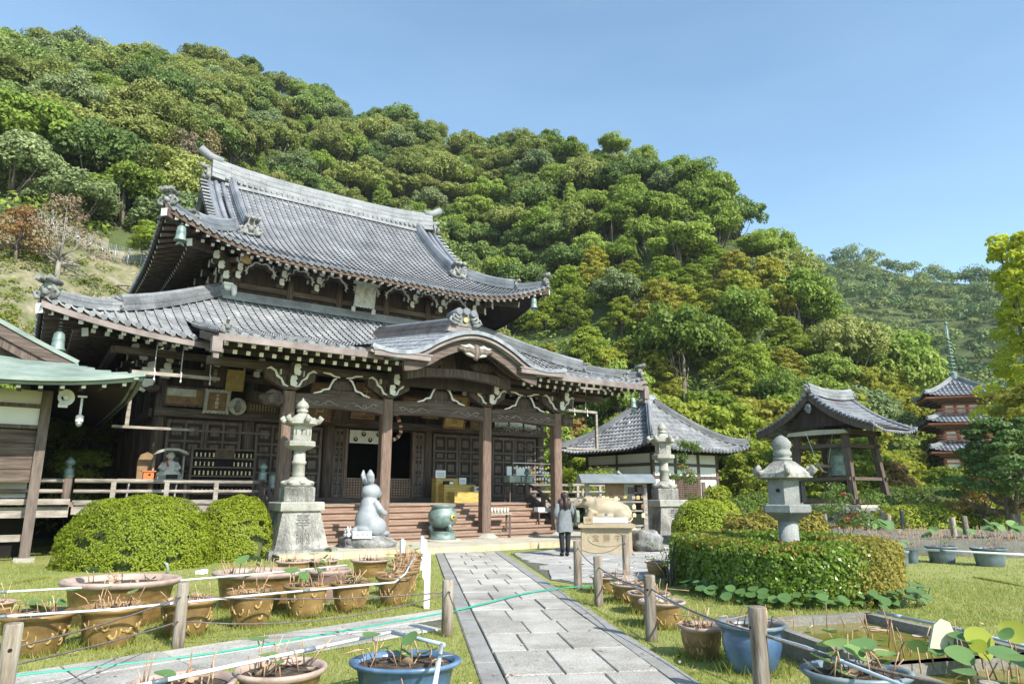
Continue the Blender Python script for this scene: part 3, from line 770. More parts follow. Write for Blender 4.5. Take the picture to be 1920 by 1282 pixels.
# ------------------------------------------------------------------ ridges and ornaments
def ridge(pts, wid, hgt, layers=5, m='ridge_tile', parent=None, name='ridge', cap=True, rows=None):
    """stacked flat tiles along pts with a round cap on top; layers step in and out a little"""
    mb = MB(); pts = [Vector(p) for p in pts]; lh = hgt / layers
    for i in range(len(pts) - 1):
        a, b_ = pts[i], pts[i + 1]; t = (b_ - a); t2 = Vector((t.x, t.y, 0)).normalized(); e = t * .004
        for k in range(layers):
            w_ = wid * (1.0 - .06 * k) * (1.08 if k % 2 == 0 else .94)
            zz = Vector((0, 0, lh * (k + .5))); mb.beam(a + zz + e, b_ + zz - e, w_, lh * (.97 if k % 2 == 0 else 1.0), 0)
    if cap: mb.tube([p + Vector((0, 0, hgt + .03)) for p in pts], wid * .30, 8, 0)
    return mb.build(name, m, parent)
def onigawara(p, facing, s, parent, name='ridge_end_tile', horns=3):
    """demon-tile end block: carved face plate, side curls, round tiles on top. facing: horizontal direction outwards"""
    f = Vector(facing).normalized(); side = Vector((-f.y, f.x, 0)); up = Vector((0, 0, 1)); p = Vector(p); mb = MB(); s *= .66
    prof = [(-.5, 0), (.5, 0), (.62, .25), (.50, .48), (.38, .80), (.2, .98), (-.2, .98), (-.38, .80), (-.50, .48), (-.62, .25)]
    mb.prism([(x * s, y * s) for x, y in prof], p - f * .12 * s, side, up, f, .24 * s, 0)
    for sg in (-1, 1):
        mb.tube([p + f * .1 * s + side * sg * x * s + up * y * s for x, y in ((.30, .05), (.62, .12), (.78, .34), (.62, .50), (.48, .38))], [.10 * s, .12 * s, .11 * s, .09 * s, .05 * s], 7)
        mb.blob(p + f * .16 * s + side * sg * .2 * s + up * .62 * s, (.13 * s, .13 * s, .12 * s), 3, n=8, m=5)
    mb.blob(p + f * .16 * s + up * .40 * s, (.24 * s, .20 * s, .24 * s), 5, .15, n=9, m=6)
    for k in range(horns):
        o = (k - (horns - 1) / 2) * .40 * s
        mb.tube([p - f * .45 * s + side * o * .8 + up * (1.0 * s), p + f * .28 * s + side * o + up * 1.10 * s, p + f * .52 * s + side * o + up * 1.20 * s], [.15 * s, .15 * s, .16 * s], 9)
    return mb.build(name, 'ornament', parent)
# ------------------------------------------------------------------ UPPER ROOF
UR = Roof(8.15, 4.4, 18.8, 9.98, 5.55, 7.2, .60, 1.12, 5.2, 4.5)
GX = 5.75      # gable x; hip depth 2.4
roof_u = empty('upper_roof'); roof_u.parent = hall
tl = []
cf = cols_of(-8.12, 8.12, .265)
ufd = lambda a: 7.15 if abs(a) <= GX else 8.15 - abs(a)
tile_face(lambda a, d: UR.pt('F', a, d), cf, .245, ufd, lambda a: 0, tl)
cs_ = cols_of(4.45, 18.75, .29)
sfd = lambda a: min(2.42, a - 4.4, 18.8 - a)
tile_face(lambda a, d: UR.pt('L', a, d), cs_, .26, sfd, lambda a: 0, tl)
tb = []
tile_face(lambda a, d: UR.pt('B', a, d), cols_of(-8.12, 8.12, .54), .5, ufd, lambda a: 0, tb)
tile_face(lambda a, d: UR.pt('R', a, d), cols_of(4.45, 18.75, .5), .5, sfd, lambda a: 0, tb)
vis = [t for t in tl if t[0].y < 11.7 and t[0].x > -8.3]
near_u, _ = near_split([t for t in tl if abs(t[0].x) < 7.6 and t[0].y < 10 and t[0].y > 4.6], 150)
ids = {id(t) for t in near_u}
for t in near_u: one_tile(t, 'tile_blue', roof_u)
mesh_tiles('roof_tiles', [t for t in tl if id(t) not in ids], 'tile_blue', roof_u)
mesh_tiles('rear_roof_tiles', tb, 'tile_blue', roof_u)
mb = MB(); eave_caps(lambda a, d: UR.pt('F', a, d), cf, mb); eave_caps(lambda a, d: UR.pt('L', a, d), cs_, mb)
o = mb.build('eave_end_tiles', 'tile_blue', roof_u); o['kind'] = 'stuff'
def soffit(Rf, name, drop, depth, parent, edge_h=.16, sides='FBLR', xlim=None, m='soffit'):
    """boarding under the tiles from the eave inwards, and the painted edge board"""
    mb = MB(); eb = MB()
    for sd_ in sides:
        if sd_ in 'FB': As = [-Rf.X + (2 * Rf.X) * i / 40 for i in range(41)]
        else: As = [Rf.Y0 + (Rf.Y1 - Rf.Y0) * i / 36 for i in range(37)]
        ds = [.03, depth * .35, depth * .7, depth]
        G = []
        for a in As:
            c = Rf.X - abs(a) if sd_ in 'FB' else min(a - Rf.Y0, Rf.Y1 - a)
            G.append([Rf.pt(sd_, a, min(d, max(c, .001))) - Vector((0, 0, drop + .10 * (d / depth))) for d in ds])
        for i in range(len(As) - 1):
            for j in range(3): mb.add([G[i][j], G[i + 1][j], G[i + 1][j + 1], G[i][j + 1]], [(0, 1, 2, 3)])
            a0, a1 = G[i][0], G[i + 1][0]; up = Vector((0, 0, edge_h))
            t = (a1 - a0).cross(Vector((0, 0, 1))).normalized() * .05
            eb.add([a0 - up * .3 + t * .0, a1 - up * .3, a1 + up * .75, a0 + up * .75], [(0, 1, 2, 3)])
            eb.add([a0 - up * .3, a1 - up * .3, a1 - up * .3 - t, a0 - up * .3 - t], [(3, 2, 1, 0)])
    mb.build(name, m, parent); eb.build('eave_board', 'eave_board', parent)
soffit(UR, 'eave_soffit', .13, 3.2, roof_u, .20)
def rafters(Rf, side, rng_, sp, parent, individual, name='rafter', d_out=(.10, 1.05), drops=(.22, .46), ln=(1.5, 1.6), sz=.115):
    """two tiers of rafters with whitewashed ends"""
    n = int((rng_[1] - rng_[0]) / sp); me_cache = {}; mb_all = MB()
    for tier in (0, 1):
        for i in range(n + 1):
            a = rng_[0] + (rng_[1] - rng_[0]) * i / n
            c = Rf.X - abs(a) if side in 'FB' else min(a - Rf.Y0, Rf.Y1 - a)
            if c < d_out[tier] + .08: continue
            p0 = Rf.pt(side, a, d_out[tier]) ; dd = min(d_out[tier] + ln[tier], max(c, .3)); p1 = Rf.pt(side, a, dd)
            p0 = p0 - Vector((0, 0, drops[tier])); p1 = Vector((p1.x, p1.y, p0.z + (p1.z - p0.z - drops[tier]) * .8))
            if (p1 - p0).length < .2: continue
            mb = MB() if individual else mb_all
            if individual:
                mb.beam((0, 0, 0), p1 - p0, sz, sz, 0, endmi=1); o = mb.build(name, ['timber_h', WHT], parent, loc=p0)
            else: mb.beam(p0, p1, sz, sz, 0, endmi=1)
    if not individual:
        o = mb_all.build('rafters', ['timber_h', WHT], parent); o['kind'] = 'stuff'
rafters(UR, 'F', (-7.75, 7.75), .34, roof_u, True)
rafters(UR, 'L', (4.9, 18.3), .36, roof_u, False)
# main ridge with upturned ends
def rz_(x): return 15.30 + .30 * (abs(x) / 5.7) ** 3
ridge([(x, YC, rz_(x)) for x in np.linspace(-5.65, 5.65, 15)], .58, .84, 7, 'ridge_tile', roof_u, 'main_ridge')
mb = MB()
for x in np.linspace(-5.0, 5.0, 40): mb.tube([(x, YC - .44, rz_(x) + .13), (x, YC - .05, rz_(x) + .17)], .085, 10)
o = mb.build('ridge_round_tiles', 'ridge_tile', roof_u); o['kind'] = 'stuff'
mb = MB(); mb.beam((-5.1, YC - .34, 15.3), (5.1, YC - .34, 15.3), .18, .14); mb.build('ridge_base_course', 'ridge_tile', roof_u)
for sg in (-1, 1):
    onigawara((sg * 5.78, YC, 15.35), (sg, 0, 0), 1.05, roof_u, 'ridge_end_tile', 1)
    mb = MB(); mb.tube([(sg * 5.2, YC, 16.50), (sg * 5.75, YC, 16.62), (sg * 6.2, YC, 16.92)], [.20, .20, .19], 10); mb.build('ridge_end_roll', 'ridge_tile', roof_u)
    # descending ridge on the front slope
    P = [UR.pt('F', sg * 4.75, d) + Vector((0, 0, .02)) for d in np.linspace(6.9, 2.75, 9)]
    ridge(P, .34, .42, 4, 'tile_blue', roof_u, 'descending_ridge'); onigawara(P[-1] + Vector((0, -.1, -.02)), (0, -1, 0), .85, roof_u, 'ridge_end_tile', 3)
    # verge rolls between descending ridge and gable
    for k, xx in enumerate((5.15, 5.45, 5.75)):
        P = [UR.pt('F', sg * xx, d) + Vector((0, 0, .05)) for d in np.linspace(7.0, 2.5, 10)]
        mb = MB(); mb.tube(P, .105, 8); mb.build('verge_roll', 'tile_blue', roof_u)
    mb = MB()
    for d in np.linspace(6.9, 2.6, 17):
        q = UR.pt('F', sg * 5.85, d); mb.box(q + Vector((sg * .12, 0, .0)), (.34, .21, .09), 0, rx=-.5)
    o = mb.build('verge_tiles', 'tile_pale', roof_u); o['kind'] = 'stuff'
    # corner ridge along the hip in two stages
    def hip(d): 
        return Vector((sg * (8.15 - d), 4.4 + d, UR.z(d, d) + .02))
    ridge([hip(d) for d in np.linspace(2.75, 1.15, 6)], .30, .40, 4, 'tile_blue', roof_u, 'corner_ridge')
    ridge([hip(d) for d in np.linspace(1.6, .12, 7)], .26, .24, 3, 'tile_blue', roof_u, 'corner_ridge')
    dv = (sg, -1, 0)
    onigawara(hip(1.08) + Vector((0, 0, .05)), dv, .55, roof_u, 'ridge_end_tile', 2)
    onigawara(hip(.10) + Vector((0, 0, .0)), dv, .72, roof_u, 'ridge_end_tile', 3)
    # gable wall and bargeboard
    mb = MB(); xg = sg * (GX - .45)
    mb.add([(xg, YC - 4.8, UR.z(2.4, 9)), (xg, YC + 4.8, UR.z(2.4, 9)), (xg, YC, 15.4)], [(0, 1, 2) if sg < 0 else (2, 1, 0)])
    mb.build('gable_wall', 'timber_dark', roof_u)
    mb = MB()
    for s2 in (-1, 1):
        P = [Vector((sg * (GX + .02), YC + s2 * (7.2 - d), UR.z(d, 9) - .22)) for d in np.linspace(7.1, 2.5, 10)]
        for i in range(9): mb.beam(P[i], P[i + 1], .10, .34)
    mb.build('bargeboard', 'timber', roof_u)
    # corner hip rafter with white end, and the side plank ends
    mb = MB(); q = hip(-.02) - Vector((0, 0, .34)); q2 = hip(2.6) - Vector((0, 0, .75))
    mb.beam(q, q2, .22, .26, 0, endmi=1); mb.build('hip_rafter', ['timber_h', WHT], roof_u)
    mb = MB(); q = hip(1.0) - Vector((0, 0, .72)); q2 = hip(3.0) - Vector((0, 0, 1.1)); mb.beam(q, q2, .22, .26, 0, endmi=1); mb.build('hip_rafter', ['timber_h', WHT], roof_u)
# ------------------------------------------------------------------ UPPER STOREY WALL
ub = empty('upper_storey'); ub.parent = hall
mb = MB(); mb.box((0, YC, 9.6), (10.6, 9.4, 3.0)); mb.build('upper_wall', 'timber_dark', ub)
for z, h, pr in ((8.72, .22, .13), (9.02, .16, .09), (9.40, .2, .11), (10.35, .22, .16)):
    mb = MB(); mb.box((0, 6.9 - pr / 2, z), (10.9 + pr, pr, h)); mb.build('wall_beam', 'timber_h', ub)
    mb = MB(); mb.box((-5.3 - pr / 2, YC, z + .004), (pr, 9.4, h)); mb.build('wall_beam', 'timber_h', ub)
for x in (-5.2, -3.1, -1.05, 1.05, 3.1, 5.2):
    mb = MB(); mb.tube([(x, 6.86, 8.6), (x, 6.86, 10.2)], .15, 12); mb.build('wall_post', 'timber', ub)
for x in (-2.1, 0, 2.1, 4.15):
    mb = MB(); mb.blob((x, 6.72, 9.02), (.17, .10, .17), 4, .03, 12, 8); mb.build('boss', 'timber', ub)
# bracket clusters
def bracket_mesh(s=1.0, tiers=3):
    """stepped bracket: blocks and projecting arms whose cut ends are whitewashed; faces -y"""
    mb = MB()
    mb.box((0, 0, .07 * s), (.30 * s, .30 * s, .14 * s), 0)
    for k in range(tiers):
        z = (.20 + .24 * k) * s; yo = -(.16 + .26 * k) * s
        mb.beam((0, yo - .14 * s, z), (0, .2 * s, z), .15 * s, .16 * s, 0, endmi=1)
        # curved white nose
        mb.ribbon([(0, -.02), (.015 * s, .05 * s), (-.02 * s, .11 * s), (.012 * s, .17 * s), (0, .24 * s)], [.15 * s, .20 * s, .15 * s, .19 * s, .13 * s], (0, yo - .145 * s, z - .12 * s), (1, 0, 0), (0, 0, 1), (0, -1, 0), .03 * s, 1)
        mb.box((0, yo - .02 * s, z + .12 * s), (.22 * s, .20 * s, .09 * s), 0)
        if k < tiers - 1:
            mb.box((0, yo + .02 * s, z + .20 * s), ((.62 + .14 * k) * s, .12 * s, .12 * s), 0)
            for sg in (-1, 1): mb.box((sg * (.33 + .07 * k) * s, yo + .02 * s, z + .20 * s), (.03 * s, .13 * s, .13 * s), 1)
    return mb.mesh('bracket', ['timber', WHT])
def curl_mesh(s=1.0):
    """wave-shaped strut between brackets with whitewashed edges; faces -y"""
    mb = MB()
    for sg in (-1, 1):
        mb.ribbon([(sg * x * s, y * s) for x, y in ((.02, .34), (.14, .40), (.26, .36), (.34, .24), (.47, .16), (.52, .02), (.60, -.04))], [.03 * s, .055 * s, .06 * s, .075 * s, .06 * s, .07 * s, .02 * s], (0, 0, 0), (1, 0, 0), (0, 0, 1), (0, 1, 0), .07 * s, 1)
        mb.ribbon([(sg * x * s, y * s) for x, y in ((.60, .14), (.52, .09), (.56, .0), (.50, -.10), (.54, -.18))], [.02 * s, .05 * s, .06 * s, .05 * s, .02 * s], (0, .02, 0), (1, 0, 0), (0, 0, 1), (0, 1, 0), .06 * s, 1)
        mb.ribbon([(sg * x * s, y * s) for x, y in ((.08, .30), (.20, .28), (.28, .18), (.40, .06))], [.06 * s, .10 * s, .12 * s, .06 * s], (0, .05, 0), (1, 0, 0), (0, 0, 1), (0, 1, 0), .07 * s, 0)
    return mb.mesh('bracket_scroll', ['timber', WHT])
BR3, BR2, CURL = bracket_mesh(1.0, 3), bracket_mesh(1.0, 2), curl_mesh(1.0)
bx_ = (-5.2, -3.55, -2.15, -.72, .72, 2.15, 3.55, 5.2)
for x in bx_:
    if abs(x) < 1: continue
    put('bracket', BR3, ub, (x, 6.80, 9.52), scale=(1, 1, 1.05))
for i in range(len(bx_) - 1):
    put('bracket_scroll', CURL, ub, ((bx_[i] + bx_[i + 1]) / 2, 6.45, 9.95), scale=(1.0, 1, .95))
for k, yy in enumerate((7.4, 8.8, 10.2, 11.6, 13.0)):
    put('bracket', BR3, ub, (-5.25, yy, 9.52), rot=(0, 0, R(-90)), scale=(1, 1, 1.05)); put('bracket_scroll', CURL, ub, (-5.62, yy + .7, 9.95), rot=(0, 0, R(-90)))
for sg in (-1, 1):   # corner: diagonal cluster with extra blocks
    put('bracket', BR3, ub, (sg * 5.3, 6.88, 9.45), rot=(0, 0, R(45) * sg), scale=(1.3, 1.35, 1.15))
    mb = MB()
    for zz, dd in ((9.1, .12), (9.32, .2)):
        mb.box((sg * (5.3 + dd), 6.9 - dd - .02, zz), (.34, .34, .09), 1); mb.box((sg * (5.3 + dd), 6.9 - dd - .02, zz - .13), (.24, .24, .15), 1, taper=1.2)
    for off in ((0, -.42), (sg * .42, 0)):
        mb.tube([(sg * 5.3 + off[0] * .6, 6.9 + off[1] * .6, 9.28), (sg * 5.3 + off[0], 6.9 + off[1], 9.20), (sg * 5.3 + off[0] * 1.25, 6.9 + off[1] * 1.25, 8.95), (sg * 5.3 + off[0], 6.9 + off[1], 8.80)], [.09, .11, .10, .06], 8, 1)
    mb.build('corner_bracket', ['timber', WHT], ub)
# ------------------------------------------------------------------ LOWER ROOF
LR = Roof(11.1, 1.4, 21.8, 5.98, 2.95, 5.5, .80, .62, 5.5, 3.6)
roof_l = empty('lower_roof'); roof_l.parent = hall
KX, KY = 7.3, -2.05      # porch roof half width, front edge
def kz(y):               # porch roof continues the main slope and flattens out
    if y >= 3.4: return LR.z(y - 1.4, 8)
    t = (3.4 - y) / (3.4 - KY); z0 = LR.z(2.0, 8); return z0 - (z0 - 5.50) * (t ** .92)
def porch_pt(a, d): return Vector((a, KY + d, kz(KY + d)))
def front_pt(a, d):
    return LR.pt('F', a, d)
HALFK = 3.25             # half width of the arched gable (karahafu)
tl = []; wl_ = .285
lf_cols = cols_of(-11.05, -KX, wl_) + cols_of(KX, 11.05, wl_)
lfd = lambda a: 5.45 if abs(a) <= 5.6 else 11.1 - abs(a)
tile_face(front_pt, lf_cols, .26, lfd, lambda a: 0, tl)
pk_cols = cols_of(-KX, KX, wl_)
ktop = 6.85 - KY
kd = lambda a: ktop if abs(a) <= 5.6 else (11.1 - abs(a)) + 1.4 - KY
def kmin(a):             # hidden under the arched gable
    return 0 if abs(a) > HALFK - .1 else 2.6 + 1.9 * (1 - abs(a) / HALFK)
tile_face(porch_pt, pk_cols, .26, kd, kmin, tl)
lcs = cols_of(1.45, 21.75, .3)
tile_face(lambda a, d: LR.pt('L', a, d), lcs, .28, lambda a: min(5.45, a - 1.4, 21.8 - a), lambda a: 0, tl)
tb = []
tile_face(lambda a, d: LR.pt('B', a, d), cols_of(-11.05, 11.05, .55), .5, lambda a: 5.45 if abs(a) <= 5.6 else 11.1 - abs(a), lambda a: 0, tb)
tile_face(lambda a, d: LR.pt('R', a, d), cols_of(1.45, 21.75, .55), .5, lambda a: min(5.45, a - 1.4, 21.8 - a), lambda a: 0, tb)
near_l, _ = near_split([t for t in tl if t[0].x > -10.6 and t[0].y < 6 and t[0].x < 0], 150); ids = {id(t) for t in near_l}
for t in near_l: one_tile(t, 'tile_pale', roof_l)
mesh_tiles('roof_tiles', [t for t in tl if id(t) not in ids], 'tile_pale', roof_l); mesh_tiles('rear_roof_tiles', tb, 'tile_pale', roof_l)
mb = MB()
eave_caps(front_pt, lf_cols, mb); eave_caps(porch_pt, [c for c in pk_cols if abs(c[0]) > HALFK - .1], mb, .085, 12); eave_caps(lambda a, d: LR.pt('L', a, d), lcs, mb)
o = mb.build('eave_end_tiles', 'tile_pale', roof_l); o['kind'] = 'stuff'
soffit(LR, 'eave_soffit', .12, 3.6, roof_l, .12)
mb = MB()   # porch soffit
ys = np.linspace(KY + .05, 4.4, 8)
for i in range(7):
    z0, z1 = kz(ys[i]) - .12, kz(min(ys[i + 1], 4.4)) - .12
    for xa, xb in ((-KX, -2.3), (2.3, KX)):
        mb.add([(xa, ys[i], z0), (xb, ys[i], z0), (xb, ys[i + 1], z1), (xa, ys[i + 1], z1)], [(0, 1, 2, 3)])
    z0 -= .35 * (i > 2); 
mb.build('porch_soffit', 'soffit', roof_l)
for sg in (-1, 1):       # porch verge: side board and edge ridge
    P = [Vector((sg * KX, y, kz(y) - .12)) for y in np.linspace(KY, .7, 5)]
    mb = MB(); [mb.beam(P[i] - Vector((0, 0, .04)), P[i + 1] - Vector((0, 0, .04)), .07, .2) for i in range(4)]; mb.build('porch_side_board', 'eave_board', roof_l)
    P = [Vector((sg * (KX - .12), y, kz(y) + .04)) for y in np.linspace(KY + .55, 2.6, 6)]
    mb = MB(); mb.tube(P, .10, 8); mb.tube([p + Vector((-sg * .24, 0, .0)) for p in P], .10, 8); mb.build('verge_roll', 'tile_pale', roof_l)
    onigawara(P[0] + Vector((-sg * .1, -.05, 0)), (0, -1, 0), .42, roof_l, 'ridge_end_tile', 1)
    def hip(d): return Vector((sg * (11.1 - d), 1.4 + d, LR.z(d, d) + .02))
    ridge([hip(d) for d in np.linspace(5.3, 1.9, 8)], .34, .40, 4, 'tile_pale', roof_l, 'corner_ridge')
    ridge([hip(d) for d in np.linspace(2.3, .15, 7)], .30, .26, 3, 'tile_pale', roof_l, 'corner_ridge')
    onigawara(hip(1.85), (sg, -1, 0), .50, roof_l, 'ridge_end_tile', 2); onigawara(hip(.12), (sg, -1, 0), .72, roof_l, 'ridge_end_tile', 3)
    mb = MB(); mb.beam(hip(-.02) - Vector((0, 0, .30)), hip(3.0) - Vector((0, 0, .62)), .22, .26, 0, endmi=1); mb.build('hip_rafter', ['timber_h', WHT], roof_l)
    mb = MB(); mb.beam(hip(1.1) - Vector((0, 0, .66)), hip(3.4) - Vector((0, 0, 1.0)), .22, .24, 0, endmi=1); mb.build('hip_rafter', ['timber_h', WHT], roof_l)
mb = MB(); mb.beam((-5.7, 6.72, 8.90), (5.7, 6.72, 8.90), .42, .30); mb.beam((-5.7, 6.66, 8.74), (5.7, 6.66, 8.74), .62, .12); mb.build('roof_top_course', 'tile_pale', roof_l)
mb = MB(); mb.beam((-5.55, 6.5, 8.90), (-5.55, 16.7, 8.90), .42, .30); mb.build('roof_top_course', 'tile_pale', roof_l)
for rg in ((-10.85, -KX - .1), (KX + .1, 10.85)): rafters(LR, 'F', rg, .33, roof_l, True, d_out=(.10, .80), drops=(.30, .52), ln=(1.6, 1.8))
rafters(LR, 'L', (1.9, 21.3), .36, roof_l, False, d_out=(.10, .80), drops=(.30, .52), ln=(1.6, 1.8))
class PorchRoof:
    X = KX + 3; Y0 = KY
    def pt(s, side, a, d): return porch_pt(a, d)
for rg in ((-7.15, -2.45), (2.45, 7.15)): rafters(PorchRoof(), 'F', rg, .325, roof_l, True, d_out=(.12, .62), drops=(.24, .46), ln=(1.5, 1.8), sz=.11)
# copper gutters
mb = MB()
def gutter(P, w_=.11, h_=.15):
    g = MB()
    for i in range(len(P) - 1): g.beam(P[i], P[i + 1], w_, h_)
    return g
gutter([LR.pt('F', x, -.10) - Vector((0, 0, .16)) for x in np.linspace(-11.1, -KX + .35, 14)]).build('gutter', 'copper_brown', roof_l)
gutter([LR.pt('F', x, -.10) - Vector((0, 0, .16)) for x in np.linspace(KX - .1, 11.1, 12)]).build('gutter', 'copper_brown', roof_l)
gutter([Vector((x, KY - .12, 5.38)) for x in (-KX - .1, -3.0)], .12, .17).build('gutter', 'copper_brown', roof_l)
gutter([Vector((x, KY - .12, 5.38)) for x in (3.0, KX + .25)], .12, .17).build('gutter', 'copper_brown', roof_l)
for sg in (-1, 1):
    mb = MB(); mb.box((sg * (KX + .12), KY - .10, 5.18), (.24, .24, .38), 0); mb.box((sg * (KX + .12), KY - .10, 4.92), (.13, .13, .16), 0); mb.build('rain_hopper', 'copper_brown', roof_l)
    mb = MB(); mb.box((sg * 2.5, KY - .30, 5.42), (1.75, .20, .13), 0); mb.box((sg * 2.5, KY - .28, 5.52), (1.85, .28, .05), 0); mb.build('gable_gutter', 'copper_brown', roof_l)
# ------------------------------------------------------------------ ARCHED GABLE (karahafu)
kg = empty('porch_gable'); kg.parent = hall
KP = sample([(-3.45, 5.66), (-2.75, 5.56), (-2.05, 5.66), (-1.35, 6.06), (-.65, 6.36), (0, 6.46), (.65, 6.36), (1.35, 6.06), (2.05, 5.66), (2.75, 5.56), (3.45, 5.66)], 49)
KF = KY - .40
def kcurve(y, off=0.0):   # profile at depth y; rises towards the back
    up = .15 * (y - KF); out = []
    for i, (x, z) in enumerate(KP):
        a = KP[max(i - 1, 0)]; b_ = KP[min(i + 1, 48)]; t = Vector((b_[0] - a[0], b_[1] - a[1])).normalized()
        out.append(Vector((x + -t.y * off, y, z + t.x * off + up)))
    return out
mb = MB(); Y_ = [KF + .0 + .30 * k for k in range(24)]; prev = None      # shingled top in overlapping courses
for k, y in enumerate(Y_[:-1]):
    A = kcurve(y, .010); B = kcurve(Y_[k + 1], -.012)
    for i in range(48):
        mb.add([A[i], A[i + 1], B[i + 1], B[i]], [(0, 1, 2, 3)], 0, False)
        mb.add([A[i] - Vector((0, 0, .03)), A[i + 1] - Vector((0, 0, .03)), A[i + 1], A[i]], [(0, 1, 2, 3)], 0)
o = mb.build('shingle_cover', 'kara_shingle', kg)
mb = MB()     # lengthwise shingle seams
for i in range(2, 47, 2):
    P = [kcurve(y, .014)[i] for y in (KF + .02, KF + 3.4, KF + 6.8)]
    mb.tube(P, .012, 4)
mb.build('cover_seams', 'kara_shingle', kg)
def band(o0, o1, y0, y1, m, name, lim=48, lo=0):
    mb = MB(); A, B, C, D = kcurve(y0, o0), kcurve(y0, o1), kcurve(y1, o0), kcurve(y1, o1)
    up = Vector((0, 0, .15 * (y0 - KF)))
    for i in range(lo, lim):
        mb.add([B[i], B[i + 1], A[i + 1], A[i]], [(0, 1, 2, 3)], 0); mb.add([D[i], D[i + 1], B[i + 1], B[i]], [(0, 1, 2, 3)], 0)
        mb.add([A[i], A[i + 1], C[i + 1], C[i]], [(0, 1, 2, 3)], 0)
    for i in (lo, lim): mb.add([A[i], B[i], D[i], C[i]], [(0, 1, 2, 3)], 0)
    return mb.build(name, m, kg)
band(.014, -.10, KF - .03, KF + .10, 'kara_shingle', 'fascia_band')
band(-.10, -.16, KF + .05, KF + 5, 'timber', 'fascia_band')
band(-.16, -.23, KF + .02, KF + 4, 'copper_brown', 'fascia_band')
band(-.23, -.27, KF + .14, KF + 4, 'copper_green', 'fascia_band', 43, 5)
band(-.29, -.58, KF + .20, KF + .34, 'timber_h', 'bargeboard', 41, 7)
band(-.30, -.34, KF + .5, KF + 5, 'soffit', 'arch_ceiling', 41, 7)
for k in range(5):       # arched ribs inside
    y = KF + .9 + .55 * k; band(-.34, -.46, y, y + .12, 'timber', 'arch_rib', 40, 8)
# pendant carving
mb = MB()
pc = Vector((0, KF + .16, 5.86))
for sg in (-1, 1):
    mb.tube([pc + Vector((sg * x, 0, z)) for x, z in ((.05, -.08), (.22, .02), (.36, -.03), (.50, .04), (.62, .02))], [.10, .11, .09, .07, .03], 7, 0)
    mb.tube([pc + Vector((sg * x, -.03, z)) for x, z in ((.1, .08), (.26, .14), (.40, .10), (.55, .13))], [.06, .07, .05, .02], 6, 1)
    mb.tube([pc + Vector((sg * x, -.02, z)) for x, z in ((.06, -.16), (.20, -.13), (.34, -.10), (.42, -.04))], [.05, .06, .05, .02], 6, 1)
mb.blob(pc + Vector((0, -.03, -.05)), (.14, .10, .24), 3, .12, 10, 8, 0); mb.build('pendant_carving', ['timber_door', 'plaque_pale'], kg)
# inner pediment: board wall, king post, carved blob, rainbow beam
mb = MB(); A = kcurve(KF + 2.0, -.35); V = [Vector((a.x, a.y, 4.9)) for a in A]
for i in range(9, 39): mb.add([V[i], V[i + 1], A[i + 1], A[i]], [(0, 1, 2, 3)])
mb.build('pediment_wall', 'timber_dark', kg)
mb = MB(); mb.box((0, KF + 1.9, 5.75), (.62, .14, .8), 0, taper=.7); mb.build('king_post', 'timber', kg)
mb = MB(); mb.prism([(-1.9, -.20), (-1.2, -.06), (0, .02), (1.2, -.06), (1.9, -.20), (1.9, .08), (1.2, .20), (0, .26), (-1.2, .20), (-1.9, .08)], (0, KF + 1.0, 5.16), (1, 0, 0), (0, 0, 1), (0, 1, 0), .26); mb.build('rainbow_beam', 'timber', kg)
for sg in (-1, 1):
    mb = MB(); mb.prism([(0, 0), (.16, .0), (.42, .20), (.30, .24)], (sg * 1.78, KF + .22, 5.22), (sg, 0, 0), (0, 0, 1), (0, 1, 0), .12); mb.build('bargeboard_foot', WHT, kg)
    mb = MB(); mb.blob((sg * .95, KF + 1.3, 5.62), (.40, .16, .22), 9 + sg, .22, 12, 8, freq=4); mb.build('cloud_carving', 'timber', kg)
# ridge of the arched gable
rp = [Vector((0, y, 6.46 + .15 * (y - KF) + .01)) for y in np.linspace(KF + .95, KF + 7.4, 7)]
mb = MB()
for i in range(6):
    for zz, w_, h_ in ((.07, .70, .16), (.19, .54, .10), (.27, .60, .06), (.34, .42, .08)): mb.beam(rp[i] + Vector((0, 0, zz)), rp[i + 1] + Vector((0, 0, zz)), w_, h_)
mb.build('gable_ridge', 'copper_brown', kg)
mb = MB(); mb.tube([p + Vector((0, 0, .41)) for p in rp], .12, 8); mb.build('gable_ridge_cap', 'tile_blue', kg)
mb = MB(); fy = KF + .86
mb.prism([(-.62, 0), (.62, 0), (.50, .24), (-.50, .24)], (0, fy, 6.58), (1, 0, 0), (0, 0, 1), (0, 1, 0), .2, 0); mb.build('gable_ridge_base', 'copper_brown', kg)
mb = MB(); mb.prism([(-.46, 0), (.46, 0), (.40, .18), (.22, .40), (-.22, .40), (-.40, .18)], (0, fy - .03, 6.80), (1, 0, 0), (0, 0, 1), (0, 1, 0), .2, 0)
for sg in (-1, 1):
    for q in range(3): mb.tube([Vector((sg * x * (1 - .18 * q), fy - .08, 6.83 + z + .09 * q)) for x, z in ((.28, .0), (.46, .02), (.58, .10), (.52, .20), (.42, .15))], [.05, .06, .055, .04, .02], 6, 0)
gr_ = mb.build('gable_ridge_end', 'ornament', kg)
mb = MB(); mb.tube([(0, fy - .10, 6.99), (0, fy - .03, 6.99)], .075, 18); mb.build('gold_crest', 'gold', gr_)
for k in (-1, 0, 1):
    mb = MB(); mb.tube([(k * .27, fy + .5, 7.22 - abs(k) * .02), (k * .27, fy - .16, 7.26 - abs(k) * .03)], .115, 14); mb.build('ridge_roll', 'tile_blue', gr_)
